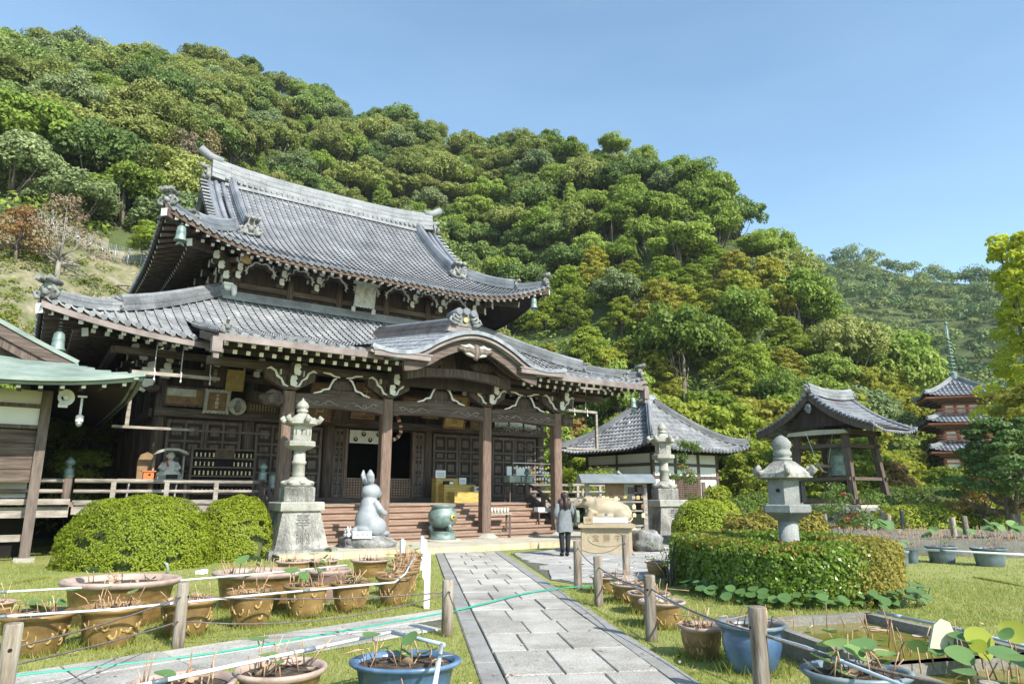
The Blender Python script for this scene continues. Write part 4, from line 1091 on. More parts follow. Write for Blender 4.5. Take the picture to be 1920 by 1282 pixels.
# ================================================================== MAIN HALL: porch, walls, veranda
def hp(u, v, y):          # pixel -> hall coordinates on the plane at depth y
    d = ray(u, v); o = Vector((0, 0, EYE)); P0 = tw(0, y); t = (P0 - o).dot(EYv) / d.dot(EYv); q = o + d * t - TO
    return Vector((q.dot(EXv), q.dot(EYv), q.z))
porch = empty('porch'); porch.parent = hall
CX = (-4.93, -1.85, 1.85, 4.93)
def chamfer_post(w_, z0, z1, c=.04):
    h = w_ / 2; P = [(-h, -h + c), (-h + c, -h), (h - c, -h), (h, -h + c), (h, h - c), (h - c, h), (-h + c, h), (-h, h - c)]
    mb = MB(); mb.prism(list(reversed(P)), (0, 0, z0), (1, 0, 0), (0, 1, 0), (0, 0, 1), z1 - z0); return mb
for x in CX:
    chamfer_post(.34, .3, 4.48).build('column', 'timber_red', porch, loc=(x, 0, 0))
    mb = MB(); mb.lathe([(.46, .15), (.46, .20), (.40, .24), (.30, .32)], 24); mb.build('column_base', 'stone_pale', porch, loc=(x, 0, 0))
    put('bracket', BR2, porch, (x, -.05, 4.52), scale=(1.0, 1.1, 1.2))
    for sg in (-1, 1):
        mb = MB(); mb.ribbon([(sg * a, b_) for a, b_ in ((.10, .10), (.22, .14), (.30, .30), (.42, .38), (.48, .52), (.62, .60), (.72, .56))], [.03, .065, .045, .07, .05, .065, .02], (x, -.20, 4.5), (1, 0, 0), (0, 0, 1), (0, -1, 0), .05, 0); mb.build('bracket_scroll', WHT, porch)
        mb = MB(); mb.prism([(sg * .1, .0), (sg * .7, .34), (sg * .75, .62), (sg * .1, .62)] if sg > 0 else [(sg * .1, .62), (sg * .75, .62), (sg * .7, .34), (sg * .1, .0)], (x, -.15, 4.48), (1, 0, 0), (0, 0, 1), (0, 1, 0), .24); mb.build('bracket_arm', 'timber', porch)
for i in range(3):
    a, b_ = CX[i] + .17, CX[i + 1] - .17; ln = b_ - a; mid = (a + b_) / 2
    prof = [(-ln / 2, -.22), (-ln / 2 + .3, -.16), (0, -.12), (ln / 2 - .3, -.16), (ln / 2, -.22), (ln / 2, .22), (ln / 2 - .15, .25), (0, .30), (-ln / 2 + .15, .25), (-ln / 2, .22)]
    mb = MB(); mb.prism(prof, (mid, -.16, 4.2), (1, 0, 0), (0, 0, 1), (0, 1, 0), .32); o = mb.build('tie_beam', 'timber_h', porch)
    mb = MB()
    for sg in (-1, 1):         # scroll carving near the ends
        e = mid + sg * (ln / 2 - .12)
        for k, (r0, off, zz) in enumerate(((.11, .18, .03), (.09, .48, -.02), (.07, .75, .03))):
            P = [(e - sg * (off + (r0 - .012 * j) * math.cos(j * .62)), -.165, 4.2 + zz + (r0 - .012 * j) * math.sin(j * .62) * (1 if k % 2 else -1)) for j in range(9)]
            mb.tube(P, .013, 4)
        mb.tube([(e - sg * t, -.165, 4.2 + .08 * math.sin(t * 9)) for t in np.linspace(.05, 1.15, 14)], .012, 4)
    mb.build('scroll_carving', 'rail_wood', o)
    # frog-leg strut with carving
    mb = MB(); mb.blob((mid, -.05, 4.72), (.36, .13, .27), 11 + i, .20, 16, 10, freq=4.5); mb.blob((mid, -.1, 4.55), (.62, .1, .10), 21 + i, .2, 16, 8, freq=4)
    for sg in (-1, 1):
        mb.ribbon([(sg * a_, z_) for a_, z_ in ((.88, -.03), (.66, .03), (.58, .10), (.42, .13), (.36, .28), (.28, .42), (.20, .46))], [.03, .05, .045, .06, .045, .06, .03], (mid, -.19, 4.5), (1, 0, 0), (0, 0, 1), (0, -1, 0), .04, 1)
        mb.ribbon([(sg * a_, z_) for a_, z_ in ((.10, .50), (.28, .52), (.40, .58), (.62, .60))], [.03, .05, .06, .03], (mid, -.19, 4.5), (1, 0, 0), (0, 0, 1), (0, -1, 0), .04, 1)
    mb.build('frog_leg_strut', ['timber', WHT], porch)
for sg in (-1, 1):             # beam noses beyond the outer columns
    mb = MB(); q = sg * 5.1
    mb.tube([(q, 0, 4.22), (q + sg * .25, 0, 4.26), (q + sg * .48, 0, 4.20), (q + sg * .62, 0, 4.32)], [.20, .22, .16, .07], 10)
    mb.tube([(q + sg * .1, -.1, 4.4), (q + sg * .35, -.12, 4.44), (q + sg * .5, -.1, 4.36)], [.06, .07, .03], 7); mb.build('beam_nose', 'timber', porch)
for a, b_ in ((-7.2, -1.9), (1.9, 7.2)):
    mb = MB(); mb.beam((a, -.02, 5.16), (b_, -.02, 5.16), .24, .22); mb.build('purlin', 'timber_h', porch)
for x in CX:                   # curved tie beams back to the wall
    mb = MB(); P = [Vector((x, y, 4.22 + .55 * math.sin(max(0, (y - .1)) / 4.3 * 1.7) ** 2)) for y in np.linspace(.15, 4.3, 7)]
    for i in range(6): mb.beam(P[i], P[i + 1], .22, .34)
    mb.build('shrimp_beam', 'timber', porch)
# ------------------------------------------------------------------ steps
st = empty('front_steps'); st.parent = hall
NS = 6; yb, yt = -.22, 1.72; zb, zt = .15, 1.27; run = (yt - yb) / NS; rise = (zt - zb) / NS
for k in range(NS):
    z1 = zb + rise * (k + 1); y0 = yb + run * k
    mb = MB(); mb.box((.05, y0 + run / 2 + .04, z1 - .035), (9.5, run + .12, .07)); mb.build('tread', 'step_wood', st)
    mb = MB(); mb.box((.05, y0 + .06, z1 - .07 - (rise - .07) / 2), (9.4, .05, rise - .072)); mb.build('riser', 'step_wood', st)
for sg in (-1, 1):
    mb = MB(); mb.prism([(yb - .05, .15), (yb - .05, .42), (yt, 1.5), (yt, .15)], (sg * 4.86 - .06, 0, 0), (0, 1, 0), (0, 0, 1), (1, 0, 0), .12); mb.build('stringer', 'timber', st)
# ------------------------------------------------------------------ veranda
ver = empty('veranda'); ver.parent = hall
mb = MB(); mb.box((0, 1.72, 1.17), (19.6, .14, .20)); mb.build('edge_beam', 'rail_wood', ver)
for k, x in enumerate(np.arange(-9.7, 9.8, .36)):
    mb = MB(); mb.box((x + .18, 3.1, 1.25), (.352, 2.64, .06)); mb.build('floor_board', 'rail_wood', ver)
mb = MB(); mb.box((-8.7, 11.6, 1.23), (2.0, 14.3, .06)); mb.box((8.7, 11.6, 1.23), (2.0, 14.3, .06)); mb.build('side_floor', 'rail_wood', ver)
for x in list(np.arange(-9.5, -4.9, 1.5)) + [5.2, 6.7, 8.2, 9.5]:
    mb = MB(); mb.box((x, 1.85, .66), (.2, .2, .9)); mb.build('floor_post', 'timber', ver)
mb = MB(); mb.box((0, 4.2, .6), (18, .1, 1.1)); mb.build('underfloor_shade', 'void', ver)  # near-black sheet standing in for the shade under the veranda
def giboshi(x, y, z0, z1, parent, s=1.0):
    mb = MB(); mb.tube([(x, y, z0), (x, y, z1)], .105 * s, 14); po = mb.build('newel_post', 'timber', parent)
    mb = MB(); mb.lathe([(.115 * s, 0), (.12 * s, .10 * s), (.105 * s, .12 * s), (.115 * s, .22 * s), (.10 * s, .25 * s), (.06 * s, .27 * s), (.055 * s, .31 * s), (.12 * s, .36 * s), (.13 * s, .42 * s), (.08 * s, .48 * s), (.015 * s, .54 * s)], 16, 0, (x, y, z1)); mb.build('post_finial', 'bronze', po)
def railing(x0, x1, y, parent, posts):
    for z, r in ((1.93, .06), (1.66, .05)):
        mb = MB(); mb.tube([(x0, y, z), (x1, y, z)], r, 10); mb.build('rail', 'rail_wood', parent)
    mb = MB(); mb.box(((x0 + x1) / 2, y, 1.37), (x1 - x0, .14, .12)); mb.build('rail_sill', 'rail_wood', parent)
    for x in posts:
        mb = MB(); mb.box((x, y, 1.66), (.12, .12, .50)); mb.build('baluster', 'rail_wood', parent)
rl = empty('veranda_railing'); rl.parent = hall
railing(-9.8, -5.05, 1.76, rl, (-8.9, -7.6, -6.3)); giboshi(-9.95, 1.76, 1.2, 2.0, rl); giboshi(-5.0, 1.76, 1.2, 1.98, rl)
railing(5.0, 9.7, 1.76, rl, (6.2, 7.4, 8.6)); giboshi(4.92, 1.76, 1.2, 1.98, rl); giboshi(9.75, 1.76, 1.2, 1.98, rl)
for sg in (-1, 1):             # stair handrails
    x = sg * 4.98
    mb = MB(); mb.tube([(x, 1.76, 1.93), (x, 1.2, 1.75), (x, -.15, .98)], .06, 8); mb.beam((x, 1.76, 1.55), (x, -.15, .62), .10, .14); mb.beam((x, 1.76, 1.25), (x, -.15, .34), .12, .16); mb.build('stair_rail', 'timber', rl)
    mb = MB(); mb.box((x, .85, 1.25), (.12, .14, .62)); mb.build('baluster', 'timber', rl); giboshi(x, -.25, .15, .98, rl)
# ------------------------------------------------------------------ walls
wl = empty('lower_storey'); wl.parent = hall
mb = MB()
for a, b_ in ((-7.6, -1.36), (1.36, 7.6)): mb.box(((a + b_) / 2, 4.62, 3.6), (b_ - a, .16, 4.7))
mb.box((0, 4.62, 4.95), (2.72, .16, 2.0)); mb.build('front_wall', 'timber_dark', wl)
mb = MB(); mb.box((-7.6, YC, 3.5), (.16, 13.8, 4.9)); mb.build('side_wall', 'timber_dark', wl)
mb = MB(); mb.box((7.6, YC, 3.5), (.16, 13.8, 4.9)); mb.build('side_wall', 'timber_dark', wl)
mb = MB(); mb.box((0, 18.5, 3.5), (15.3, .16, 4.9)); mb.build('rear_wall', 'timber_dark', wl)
mb = MB(); mb.box((0, 9.5, 3.4), (15, .1, 4.6)); mb.box((0, 7, 5.4), (15, 5, .1)); mb.box((0, 7, 1.2), (15, 5, .1)); mb.build('inner_room', 'void', wl)  # room shell coloured near-black, its dimness put into the colour
PX = (-7.6, -4.85, -2.02, 2.02, 4.85, 7.6)
for x in PX:
    mb = MB(); mb.tube([(x, 4.5, 1.28), (x, 4.5, 5.7)], .19, 14); mb.build('wall_post', 'timber', wl)
for y in np.arange(6.8, 18.6, 2.3):
    mb = MB(); mb.tube([(-7.66, y, 1.28), (-7.66, y, 5.7)], .17, 10); mb.build('wall_post', 'timber', wl)
mb = MB()
for y in np.arange(4.8, 18.4, .16): mb.box((-7.70, y, 2.8), (.05, .05, 2.5))
o = mb.build('side_lattice', 'timber', wl); o['kind'] = 'stuff'
for z, h, p in ((4.13, .26, .12), (5.42, .26, .14), (1.37, .2, .10)):
    mb = MB(); mb.box((0, 4.32 - p / 2, z), (15.6, p, h)); mb.build('wall_beam', 'timber_h', wl)
    mb = MB(); mb.box((-7.86, YC, z + .003), (.1, 13.9, h)); mb.build('wall_beam', 'timber_h', wl)
def door_leaf(w_, h_):
    """panelled door: stiles, rails, sunk boards and cross fittings"""
    mb = MB(); t = .05
    mb.box((0, .03, h_ / 2), (w_ - .02, .02, h_ - .02), 2)  # sunk boards darkened for depth, recess shade put into the colour
    for sx in (-1, 1): mb.box((sx * (w_ / 2 - .045), 0, h_ / 2), (.09, t, h_), 0)
    for z, hh in ((.05, .10), (.52, .07), (.82, .07), (1.42, .07), (1.78, .07), (h_ - .05, .10)): mb.box((0, .002, z), (w_ - .17, t * .9, hh), 0)
    mb.box((0, .004, h_ / 2), (.06, t * .8, h_ - .2), 0)
    for z in (.28, .66, 1.12, 1.6, 2.1):
        for sx in (-1, 1): mb.box((sx * w_ * .225, .015, z), (w_ * .24, .02, .16 if z in (.66, 1.6) else .28), 0)
    for z in (.82, 1.78): 
        mb.box((0, -.03, z), (.26, .012, .035), 1); mb.box((0, -.028, z), (.035, .012, .24), 1)
    return mb.mesh('door', ['timber_door', 'metal_worn', 'timber_dark'])
DL = {}
for a, b_ in ((-7.38, -5.07), (-4.62, -2.26), (2.26, 4.62), (5.07, 7.38)):
    w_ = (b_ - a) / 2
    DL.setdefault(round(w_, 2), door_leaf(w_ - .02, 2.45))
    for k in (0, 1): put('door', DL[round(w_, 2)], wl, (a + w_ * (k + .5), 4.48, 1.48))
me = door_leaf(.44, 2.45)
for x in (-1.62, 1.62): put('folded_door', me, wl, (x, 4.44, 1.48))
for x in (-1.36, 1.38):
    mb = MB(); mb.box((x, 4.46, 2.7), (.11, .16, 2.5)); mb.build('door_jamb', 'timber_red', wl)
# lattice half-gate in the doorway
mb = MB(); gx0, gx1, gz0, gz1 = -1.28, 1.30, 1.48, 2.14
for x in np.linspace(gx0, gx1, 25): mb.box((x, 4.50, (gz0 + gz1) / 2), (.045, .04, gz1 - gz0))
for z in np.linspace(gz0, gz1, 8): mb.box(((gx0 + gx1) / 2, 4.505, z), (gx1 - gx0, .045, .042))
mb.build('lattice_gate', 'step_wood', wl)
# window strip with white paper over the right-hand doors
for k in range(3):
    mb = MB(); mb.box((5.55 + k * .78, 4.49, 4.50), (.68, .03, .26)); mb.build('paper_window', 'paper', wl)
# door curtain with round crests
nc = empty('door_curtain'); nc.parent = hall
mb = MB(); NXc = 14
for i in range(NXc):
    x0 = -1.27 + 1.30 * i / NXc; x1 = -1.27 + 1.30 * (i + 1) / NXc
    y0, y1 = 4.36 + .018 * math.sin(i * 1.3), 4.36 + .018 * math.sin((i + 1) * 1.3)
    mb.add([(x0, y0, 3.42), (x1, y1, 3.42), (x1, y1, 3.90), (x0, y0, 3.90)], [(0, 1, 2, 3)], 0, True)
mb.build('cloth', 'cloth_white', nc)
for x, z in ((-1.05, 3.56), (-.74, 3.76), (-.48, 3.55), (-.16, 3.77)):
    mb = MB(); mb.tube([(x, 4.32, z), (x, 4.315, z)], .085, 16); mb.tube([(x, 4.3135, z + .02), (x, 4.311, z + .02)], .03, 8, 1); mb.build('crest', ['ink', 'cloth_white'], nc)
# bracket ring under the lower eave (left bays and corners)
for x in (-7.6, -6.2, -4.85, -3.4, 3.4, 4.85, 6.2, 7.6):
    put('bracket', BR3, wl, (x, 4.36, 5.42), scale=(1.1, 1.1, .75))
for y in (5.2, 6.8, 8.4, 10): put('bracket', BR3, wl, (-7.72, y, 5.42), rot=(0, 0, R(-90)), scale=(1.1, 1.1, .75))
put('bracket', BR3, wl, (-7.72, 4.36, 5.38), rot=(0, 0, R(-45)), scale=(1.4, 1.5, .85))
mb = MB()
for x, z in ((-8.12, 5.40), (-7.62, 5.40), (-8.1, 5.05)):
    mb.box((x, 4.12, z), (.36, .34, .10), 0); mb.box((x, 4.12, z - .13), (.26, .26, .16), 0, taper=1.2)
mb.tube([(-7.9, 4.2, 5.06), (-8.28, 4.1, 5.02), (-8.36, 4.1, 4.82), (-8.15, 4.1, 4.72)], [.08, .10, .09, .05], 8); mb.build('corner_bracket', WHT, wl)
mb = MB(); mb.blob((-7.95, 4.1, 4.84), (.24, .16, .13), 6, .08); mb.build('beam_nose', 'timber', wl)
mb = MB(); mb.beam((-9.2, 2.9, 5.72), (9.2, 2.9, 5.72), .18, .2); mb.beam((-9.2, 2.9, 5.72), (-9.2, 20, 5.72), .18, .2); mb.build('outer_purlin', 'timber_h', wl)
# ------------------------------------------------------------------ hung frames under the eave (curtain frames)
for sg in (-1, 1):
    fr = empty('curtain_frame'); fr.parent = hall
    mb = MB(); mb.box((sg * 7.6, 2.0, 4.97), (2.35, .09, .10)); mb.build('top_bar', 'rail_wood', fr)
    mb = MB(); mb.box((sg * 8.74, 2.0, 4.15), (.10, .09, 1.5)); mb.build('upright', 'rail_wood', fr)
    mb = MB(); mb.box((sg * 8.05, 2.0, 3.41), (2.1, .14, .07)); mb.build('bottom_bar', 'rail_wood', fr)
    mb = MB(); mb.box((sg * 5.9, 2.0, 3.40), (2.2, .06, .06)); mb.build('bottom_bar', 'timber', fr)
    for x in (8.2, 7.5, 6.7):
        mb = MB(); mb.tube([(sg * x, 1.95, 4.82), (sg * x, 1.93, 5.05), (sg * x, 2.05, 5.07), (sg * x, 2.0, 5.9)], .016, 6); mb.blob((sg * x, 1.93, 4.80), (.03, .03, .05), 2, .1, 7, 5); mb.build('cord', 'cloth_white', fr)
# ================================================================== things hung and set in the hall (each on its own)
def hw(p): return tw(p[0], p[1], p[2])
def hung(name, label, u0, v0, u1, v1, y, frame, field, text=None, tcol='inscription', vertical=False, tilt=.18, cat='plaque', group=None, ornate=False, extra=0.0):
    a, b_ = hp(u0, v0, y), hp(u1, v1, y); w_, h_ = abs(b_.x - a.x), abs(a.z - b_.z); c = (a + b_) / 2
    e = empty(name, hw(c), TH, label, cat, group); e.rotation_euler = (tilt, 0, TH)
    mb = MB(); t = .07 * min(1, w_ / .6)
    mb.box((0, 0, h_ / 2 - t / 2), (w_, .06, t)); mb.box((0, 0, -h_ / 2 + t / 2), (w_, .06, t))
    for sg in (-1, 1): mb.box((sg * (w_ / 2 - t / 2), 0, 0), (t, .058, h_ - 2 * t))
    if ornate:
        for k in range(10):
            q = k / 9 - .5
            for sg in (-1, 1): mb.blob((sg * w_ / 2, 0, q * h_), (.05, .035, .05), k, .1, 7, 5)
        for k in range(7):
            q = k / 6 - .5
            for sg in (-1, 1): mb.blob((q * w_, 0, sg * h_ / 2), (.06, .035, .045), k, .1, 7, 5)
    mb.build('frame', frame, e)
    mb = MB(); mb.box((0, .012, 0), (w_ - 2 * t + .01, .02, h_ - 2 * t + .01)); mb.build('field', field, e)
    if text:
        n = len(text); sz = (h_ - 2.4 * t) / n * .86 if vertical else (w_ - 2.4 * t) / n * .9
        sz = min(sz, (w_ - 2.4 * t) * .9 if vertical else (h_ - 2.4 * t) * .9)
        lettering(text, sz, e, (0, -.003, 0), (R(90), 0, 0), tcol, vertical)
    return e
e = hung('picture_case', 'wide wooden picture case with pale sheet hung left of the carved vertical plaque', 309, 722, 383, 764, 4.05, 'timber', 'plaque_brown', cat='case')
mb = MB(); mb.box((-.1, -.004, .13), (.85, .01, .24)); mb.build('sheet', 'plaque_pale', e)
hung('vertical_plaque', 'carved upright plaque with pale scalloped frame and column of characters', 387, 730, 427, 775, 4.0, 'plaque_pale', 'plaque_brown', '千手観音', 'paper', True, ornate=True)
c = hp(445, 762, 4.0); e = empty('round_relief', hw(c), TH, 'round pale relief disc hung between two plaques', 'relief')
mb = MB(); mb.lathe([(.02, 0), (.28, 0), (.29, .03), (.25, .05), (.02, .05)], 28); o = mb.build('disc', 'plaque_pale', e); o.rotation_euler = (R(90), 0, 0)
mb = MB(); mb.blob((0, -.06, -.02), (.12, .04, .18), 3, .2, 12, 8, freq=4); mb.build('figure', 'stone_weathered', e)
hung('verse_board', 'dark board of columns of small gold characters with three larger ones on top', 465, 748, 521, 776, 4.0, 'plaque_dark', 'plaque_dark', '歌詠御', vertical=False)
e = [o for o in COL.objects if o.name.startswith('verse_board')][0]
for k in range(9): lettering('三室山月花見', .050, e, (-.40 + k * .1, -.004, -.09), (R(90), 0, 0), 'inscription', True, .003, 'small_characters')
for o in e.children:
    if o.name.startswith('lettering'): o.location = (0, -.003, .145); o.scale = (.42, .42, .42)
hung('dark_plaque', 'dark weathered board with faint writing hung under the brackets at upper left', 386, 682, 421, 726, 3.8, 'plaque_dark', 'plaque_dark', '心経観音', 'plaque_pale', True)
hung('gilt_plaque', 'small gilded plaque hung high beside the dark weathered board', 426, 692, 456, 734, 3.8, 'plaque_gold', 'plaque_gold')
hung('carved_tablet', 'brown tablet with scalloped frame left of the white curtain', 583, 716, 622, 790, 2.6, 'plaque_brown', 'plaque_brown', '三室戸', tilt=.32, ornate=True, vertical=True)
hung('plain_board', 'plain weathered upright board behind the left tie beam', 628, 740, 655, 792, 2.6, 'plaque_dark', 'timber', tilt=.3)
hung('large_tablet', 'large brown tablet with gold characters above the white curtain', 664, 716, 706, 788, 2.4, 'plaque_brown', 'plaque_brown', '千手尊', tilt=.34, vertical=True)
hung('bright_tablet', 'bright yellow-brown tablet leaning out right of the striped rope', 836, 738, 876, 806, 2.2, 'plaque_brown', 'plaque_gold', '観世音', 'plaque_brown', tilt=.36, vertical=True)
hung('wide_board', 'wide dark board hung behind the middle tie beam', 752, 740, 800, 780, 3.2, 'plaque_dark', 'plaque_brown', tilt=.3)
hung('small_framed_board', 'small framed board hung low behind the middle of the porch', 792, 770, 822, 786, 3.2, 'plaque_brown', 'plaque_pale', tilt=.25)
hung('corner_board', 'brown board hung near the right-hand porch column', 882, 782, 902, 806, 3.4, 'plaque_brown', 'plaque_brown', tilt=.25)
e = hung('name_plaque', 'pale ornate name plaque with flared sides on the upper storey front', 668, 532, 702, 578, 5.9, 'plaque_pale', 'plaque_pale', '三室戸寺', 'plaque_brown', True, tilt=.22, ornate=True)
mb = MB(); mb.box((0, -.005, .50), (1.15, .06, .12), 0); mb.box((-.44, -.005, -.60), (.16, .05, .2), 0); mb.box((.44, -.005, -.60), (.16, .05, .2), 0); mb.build('flared_edge', 'plaque_pale', e)
def wind_bell(p, s, label):
    e = empty('wind_bell', p, TH, label, 'bell', 'wind bells at the eave corners')
    mb = MB(); mb.lathe([(.16 * s, .0), (.155 * s, .02 * s), (.125 * s, .08 * s), (.115 * s, .22 * s), (.12 * s, .24 * s), (.112 * s, .26 * s), (.10 * s, .36 * s), (.05 * s, .41 * s), (.012, .42 * s)], 18); mb.build('bell_body', 'bronze', e)
    mb = MB()
    for k in range(4): mb.lathe([(.03 * s, -.012), (.042 * s, 0), (.03 * s, .012)], 8, 0, (0, 0, (.46 + .075 * k) * s), caps=True)
    mb.build('chain', 'bronze', e)
    mb = MB(); mb.prism([(-.05 * s, 0), (.05 * s, 0), (.10 * s, -.12 * s), (.0, -.07 * s), (-.10 * s, -.12 * s)], (0, -.01, .0), (1, 0, 0), (0, 0, 1), (0, 1, 0), .02); mb.build('clapper_plate', 'bronze', e)
wind_bell(hw(hp(338, 452, 4.55)), 1.35, 'green bronze wind bell under the upper roof corner above the left bracket cluster')
wind_bell(hw(hp(1001, 578, 4.55)), 1.2, 'green bronze wind bell under the upper roof corner against the trees')
wind_bell(hw(hp(107, 657, 1.7)), 1.25, 'green bronze wind bell under the lower roof corner over the copper roof')
wind_bell(hw(hp(1187, 764, 1.7)), 1.1, 'green bronze wind bell under the lower roof corner in front of the side hall roof')
q = hp(463, 482, 5.9); mb = MB(); mb.blob((0, 0, 0), (.21, .21, .26), 2, .07, 14, 10); mb.blob((0, -.03, .16), (.12, .12, .18), 4, .05, 12, 8); mb.tube([(-.06, -.2, -.06), (-.06, -.215, -.06)], .035, 8)
mb.build('hornet_nest', 'hive', None, 'tan papery hornet nest hanging at the upper left bracket cluster', 'nest', loc=hw(q))
# striped bell rope
q0, q1 = hp(744, 776, 2.0), hp(732, 822, 2.0)
rp_ = empty('bell_rope', hw(q0), TH, 'thick red and white striped bell rope hanging beside the porch column', 'rope')
P = sample([(0, 0, .35), (.02, 0, 0), (.10, -.05, -.30), (.16, -.05, -.55), (.06, -.02, -.80), (-.16, 0, -.92)], 22)
for k in range(21):
    mb = MB(); mb.tube([P[k], P[k + 1]], .062, 9, k % 3 and (1 if k % 3 == 1 else 0)); mb.m = [(0, 1, 2)[k % 3]] * len(mb.m); mb.build('strand', ['rope_red', 'cloth_white', 'plaque_dark'] if 'rope_red' in MATS else ['red_box', 'cloth_white', 'plaque_dark'], rp_)
q = hp(722, 762, 2.2); mb = MB(); mb.lathe([(.02, -.07), (.22, -.06), (.26, 0), (.22, .06), (.02, .07)], 20); o = mb.build('flat_gong', 'bronze', None, 'round bronze flat gong half hidden behind the porch column', 'gong', loc=hw(q)); o.rotation_euler = (R(90), 0, TH)
# white flower decoration over the right doors
rng = np.random.default_rng(5); n = 420
C = np.stack([rng.uniform(-1.2, 1.2, n), rng.normal(0, .07, n), .07 * np.sin(np.linspace(0, 40, n)) + rng.normal(0, .07, n)], 1)
V, F = leaf_quads(C, rng.normal(0, 1, (n, 3)), .085, rng)
put('dried_flower_garland', mesh_np('dried_flower_garland', V, F, 'plaque_pale'), None, hw((6.2, 4.2, 4.30)), (0, 0, TH), label='pale dried flower garland along the beam over the right doors', cat='garland')
# offering counter
oc = empty('offering_counter', hw((0, 0, 1.28)), TH, 'stepped yellow wooden offering counter on the veranda', 'counter')
for (x0, x1, y0, y1, z0, z1) in ((1.80, 3.05, 1.95, 2.35, 0, .36), (1.62, 2.95, 2.36, 2.75, 0, .62), (1.50, 2.72, 2.76, 3.1, 0, .85)):
    mb = MB(); mb.box(((x0 + x1) / 2, (y0 + y1) / 2, (z0 + z1) / 2), (x1 - x0, y1 - y0, z1 - z0)); mb.box(((x0 + x1) / 2, (y0 + y1) / 2, z1 + .011), (x1 - x0 + .03, y1 - y0 + .02, .02)); mb.build('tier', 'yellow_wood', oc)
mb = MB(); mb.box((2.35, 2.38, .60), (.9, .012, .04)); mb.build('coin_slot', 'black', oc)
for nm, lab, bx, m in (('red_box', 'small dark red box on the offering counter', (1.68, 2.88, 2.26, .28, .2, .22), 'red_box'), ('black_card_box', 'black box with white cards on the offering counter', (1.85, 2.45, 1.98, .40, .1, .14), 'black'), ('grey_box', 'plain grey box at the end of the offering counter', (2.88, 2.2, 1.76, .28, .2, .2), 'metal_grey')):
    e = empty(nm, hw((bx[0], bx[1], bx[2] - bx[5] / 2)), TH, lab, 'box'); mb = MB(); mb.box((0, 0, bx[5] / 2), bx[3:]); mb.build('casing', m, e)
    if nm == 'black_card_box': mb = MB(); mb.box((.09, -.056, .07), (.16, .01, .09)); mb.build('card', 'paper', e)
    else: mb = MB(); mb.box((0, -.104, bx[5] * .5), (.08, .01, .06)); mb.build('slot_plate', 'ink', e)
for k, (x, y, z, w_, h_, lab) in enumerate(((1.66, 2.72, 2.30, .42, .28, 'white notice sheet propped at the top of the yellow counter'), (2.6, 2.70, 2.06, .30, .24, 'white notice sheet with blue writing on the yellow counter'))):
    e = empty('notice_sheet', hw((x, y, z - h_ / 2)), TH, lab, 'notice'); mb = MB(); mb.box((0, 0, h_ / 2), (w_, .012, h_)); mb.build('sheet', 'paper', e)
    mb = MB(); [mb.box((0, -.008, h_ * (.25 + .2 * j)), (w_ * .7, .003, .022)) for j in range(3)]; mb.build('writing', 'pvc_blue', e)
# glass cabinet and votive plaque rack on the right
cb = empty('display_stand', hw((4.9, 2.3, 1.28)), TH, 'thin-legged dark stand with pale boxes beside the third porch column', 'stand')
for x in (-.55, .55):
    for y in (-.18, .18): mb = MB(); mb.box((x, y, .35), (.05, .05, .70)); mb.build('leg', 'timber', cb)
mb = MB(); mb.box((0, 0, .72), (1.2, .44, .04)); mb.build('stand_top', 'timber', cb)
mb = MB(); mb.box((-.3, 0, .87), (.52, .36, .25)); mb.box((.28, 0, .86), (.5, .34, .22)); mb.build('box', 'sage_box', cb)
mb = MB(); mb.box((-.42, .05, 1.18), (.22, .02, .34)); mb.box((.12, .05, 1.15), (.42, .02, .28)); mb.build('notice', 'paper', cb)
vr = empty('votive_rack', hw((6.1, 2.9, 1.28)), TH, 'rack of small white and gold votive plaques by the right doors', 'rack')
for z in (1.52, 1.06): mb = MB(); mb.box((.0, 0, z), (2.2, .03, .03)); mb.build('rail', 'white_paint', vr)
for x in (-1.1, 1.1): mb = MB(); mb.box((x, 0, .78), (.05, .05, 1.56)); mb.build('upright', 'timber', vr)
mb1 = MB(); mb1.prism([(-.05, 0), (.05, 0), (.05, .07), (0, .1), (-.05, .07)], (0, 0, -.10), (1, 0, 0), (0, 0, 1), (0, 1, 0), .012)
mA, mB_, mC = mb1.mesh('votive_plaque', 'paper'), mb1.mesh('votive_plaque', 'gold'), mb1.mesh('votive_plaque', 'red_box')
for z in (1.40, 1.22, .94, .78):
    for k in range(15):
        put('votive_plaque', rnd.choice((mA, mA, mA, mB_, mB_, mC)), vr, (-1.0 + k * .143 + rnd.uniform(-.02, .02), -.03, z + rnd.uniform(-.03, .03)), (0, rnd.uniform(-.2, .2), 0))
# tablet rack left of the doors
tr_ = empty('tablet_rack', hw((-5.9, 2.9, 1.28)), TH, 'tall dark rack with five rows of small wooden name tablets', 'rack')
for x in (-.93, .93): mb = MB(); mb.box((x, 0, .86), (.07, .12, 1.72)); mb.build('upright', 'timber', tr_)
for k in range(6):
    mb = MB(); mb.box((0, 0, .30 + .27 * k), (1.8, .10, .035)); mb.build('shelf', 'timber_red', tr_)
mb = MB(); mb.box((0, .05, .95), (1.8, .02, 1.4)); mb.build('backing', 'void', tr_)
mb1 = MB(); mb1.box((0, 0, .06), (.04, .015, .12)); mT = mb1.mesh('name_tablet', 'inscription'); mW = mb1.mesh('name_tablet', 'paper')
for k in range(5):
    for j in range(14):
        if k >= 3 and 5 <= j <= 8: continue
        put('name_tablet', mW if rnd.random() < .12 else mT, tr_, (-.80 + j * .123, -.035, .34 + .27 * k), scale=(rnd.uniform(.6, 1.3), 1, 1))
mb = MB(); mb.box((0, -.09, 1.50), (.56, .03, .28)); mb.build('sign_board', 'plaque_dark', tr_)
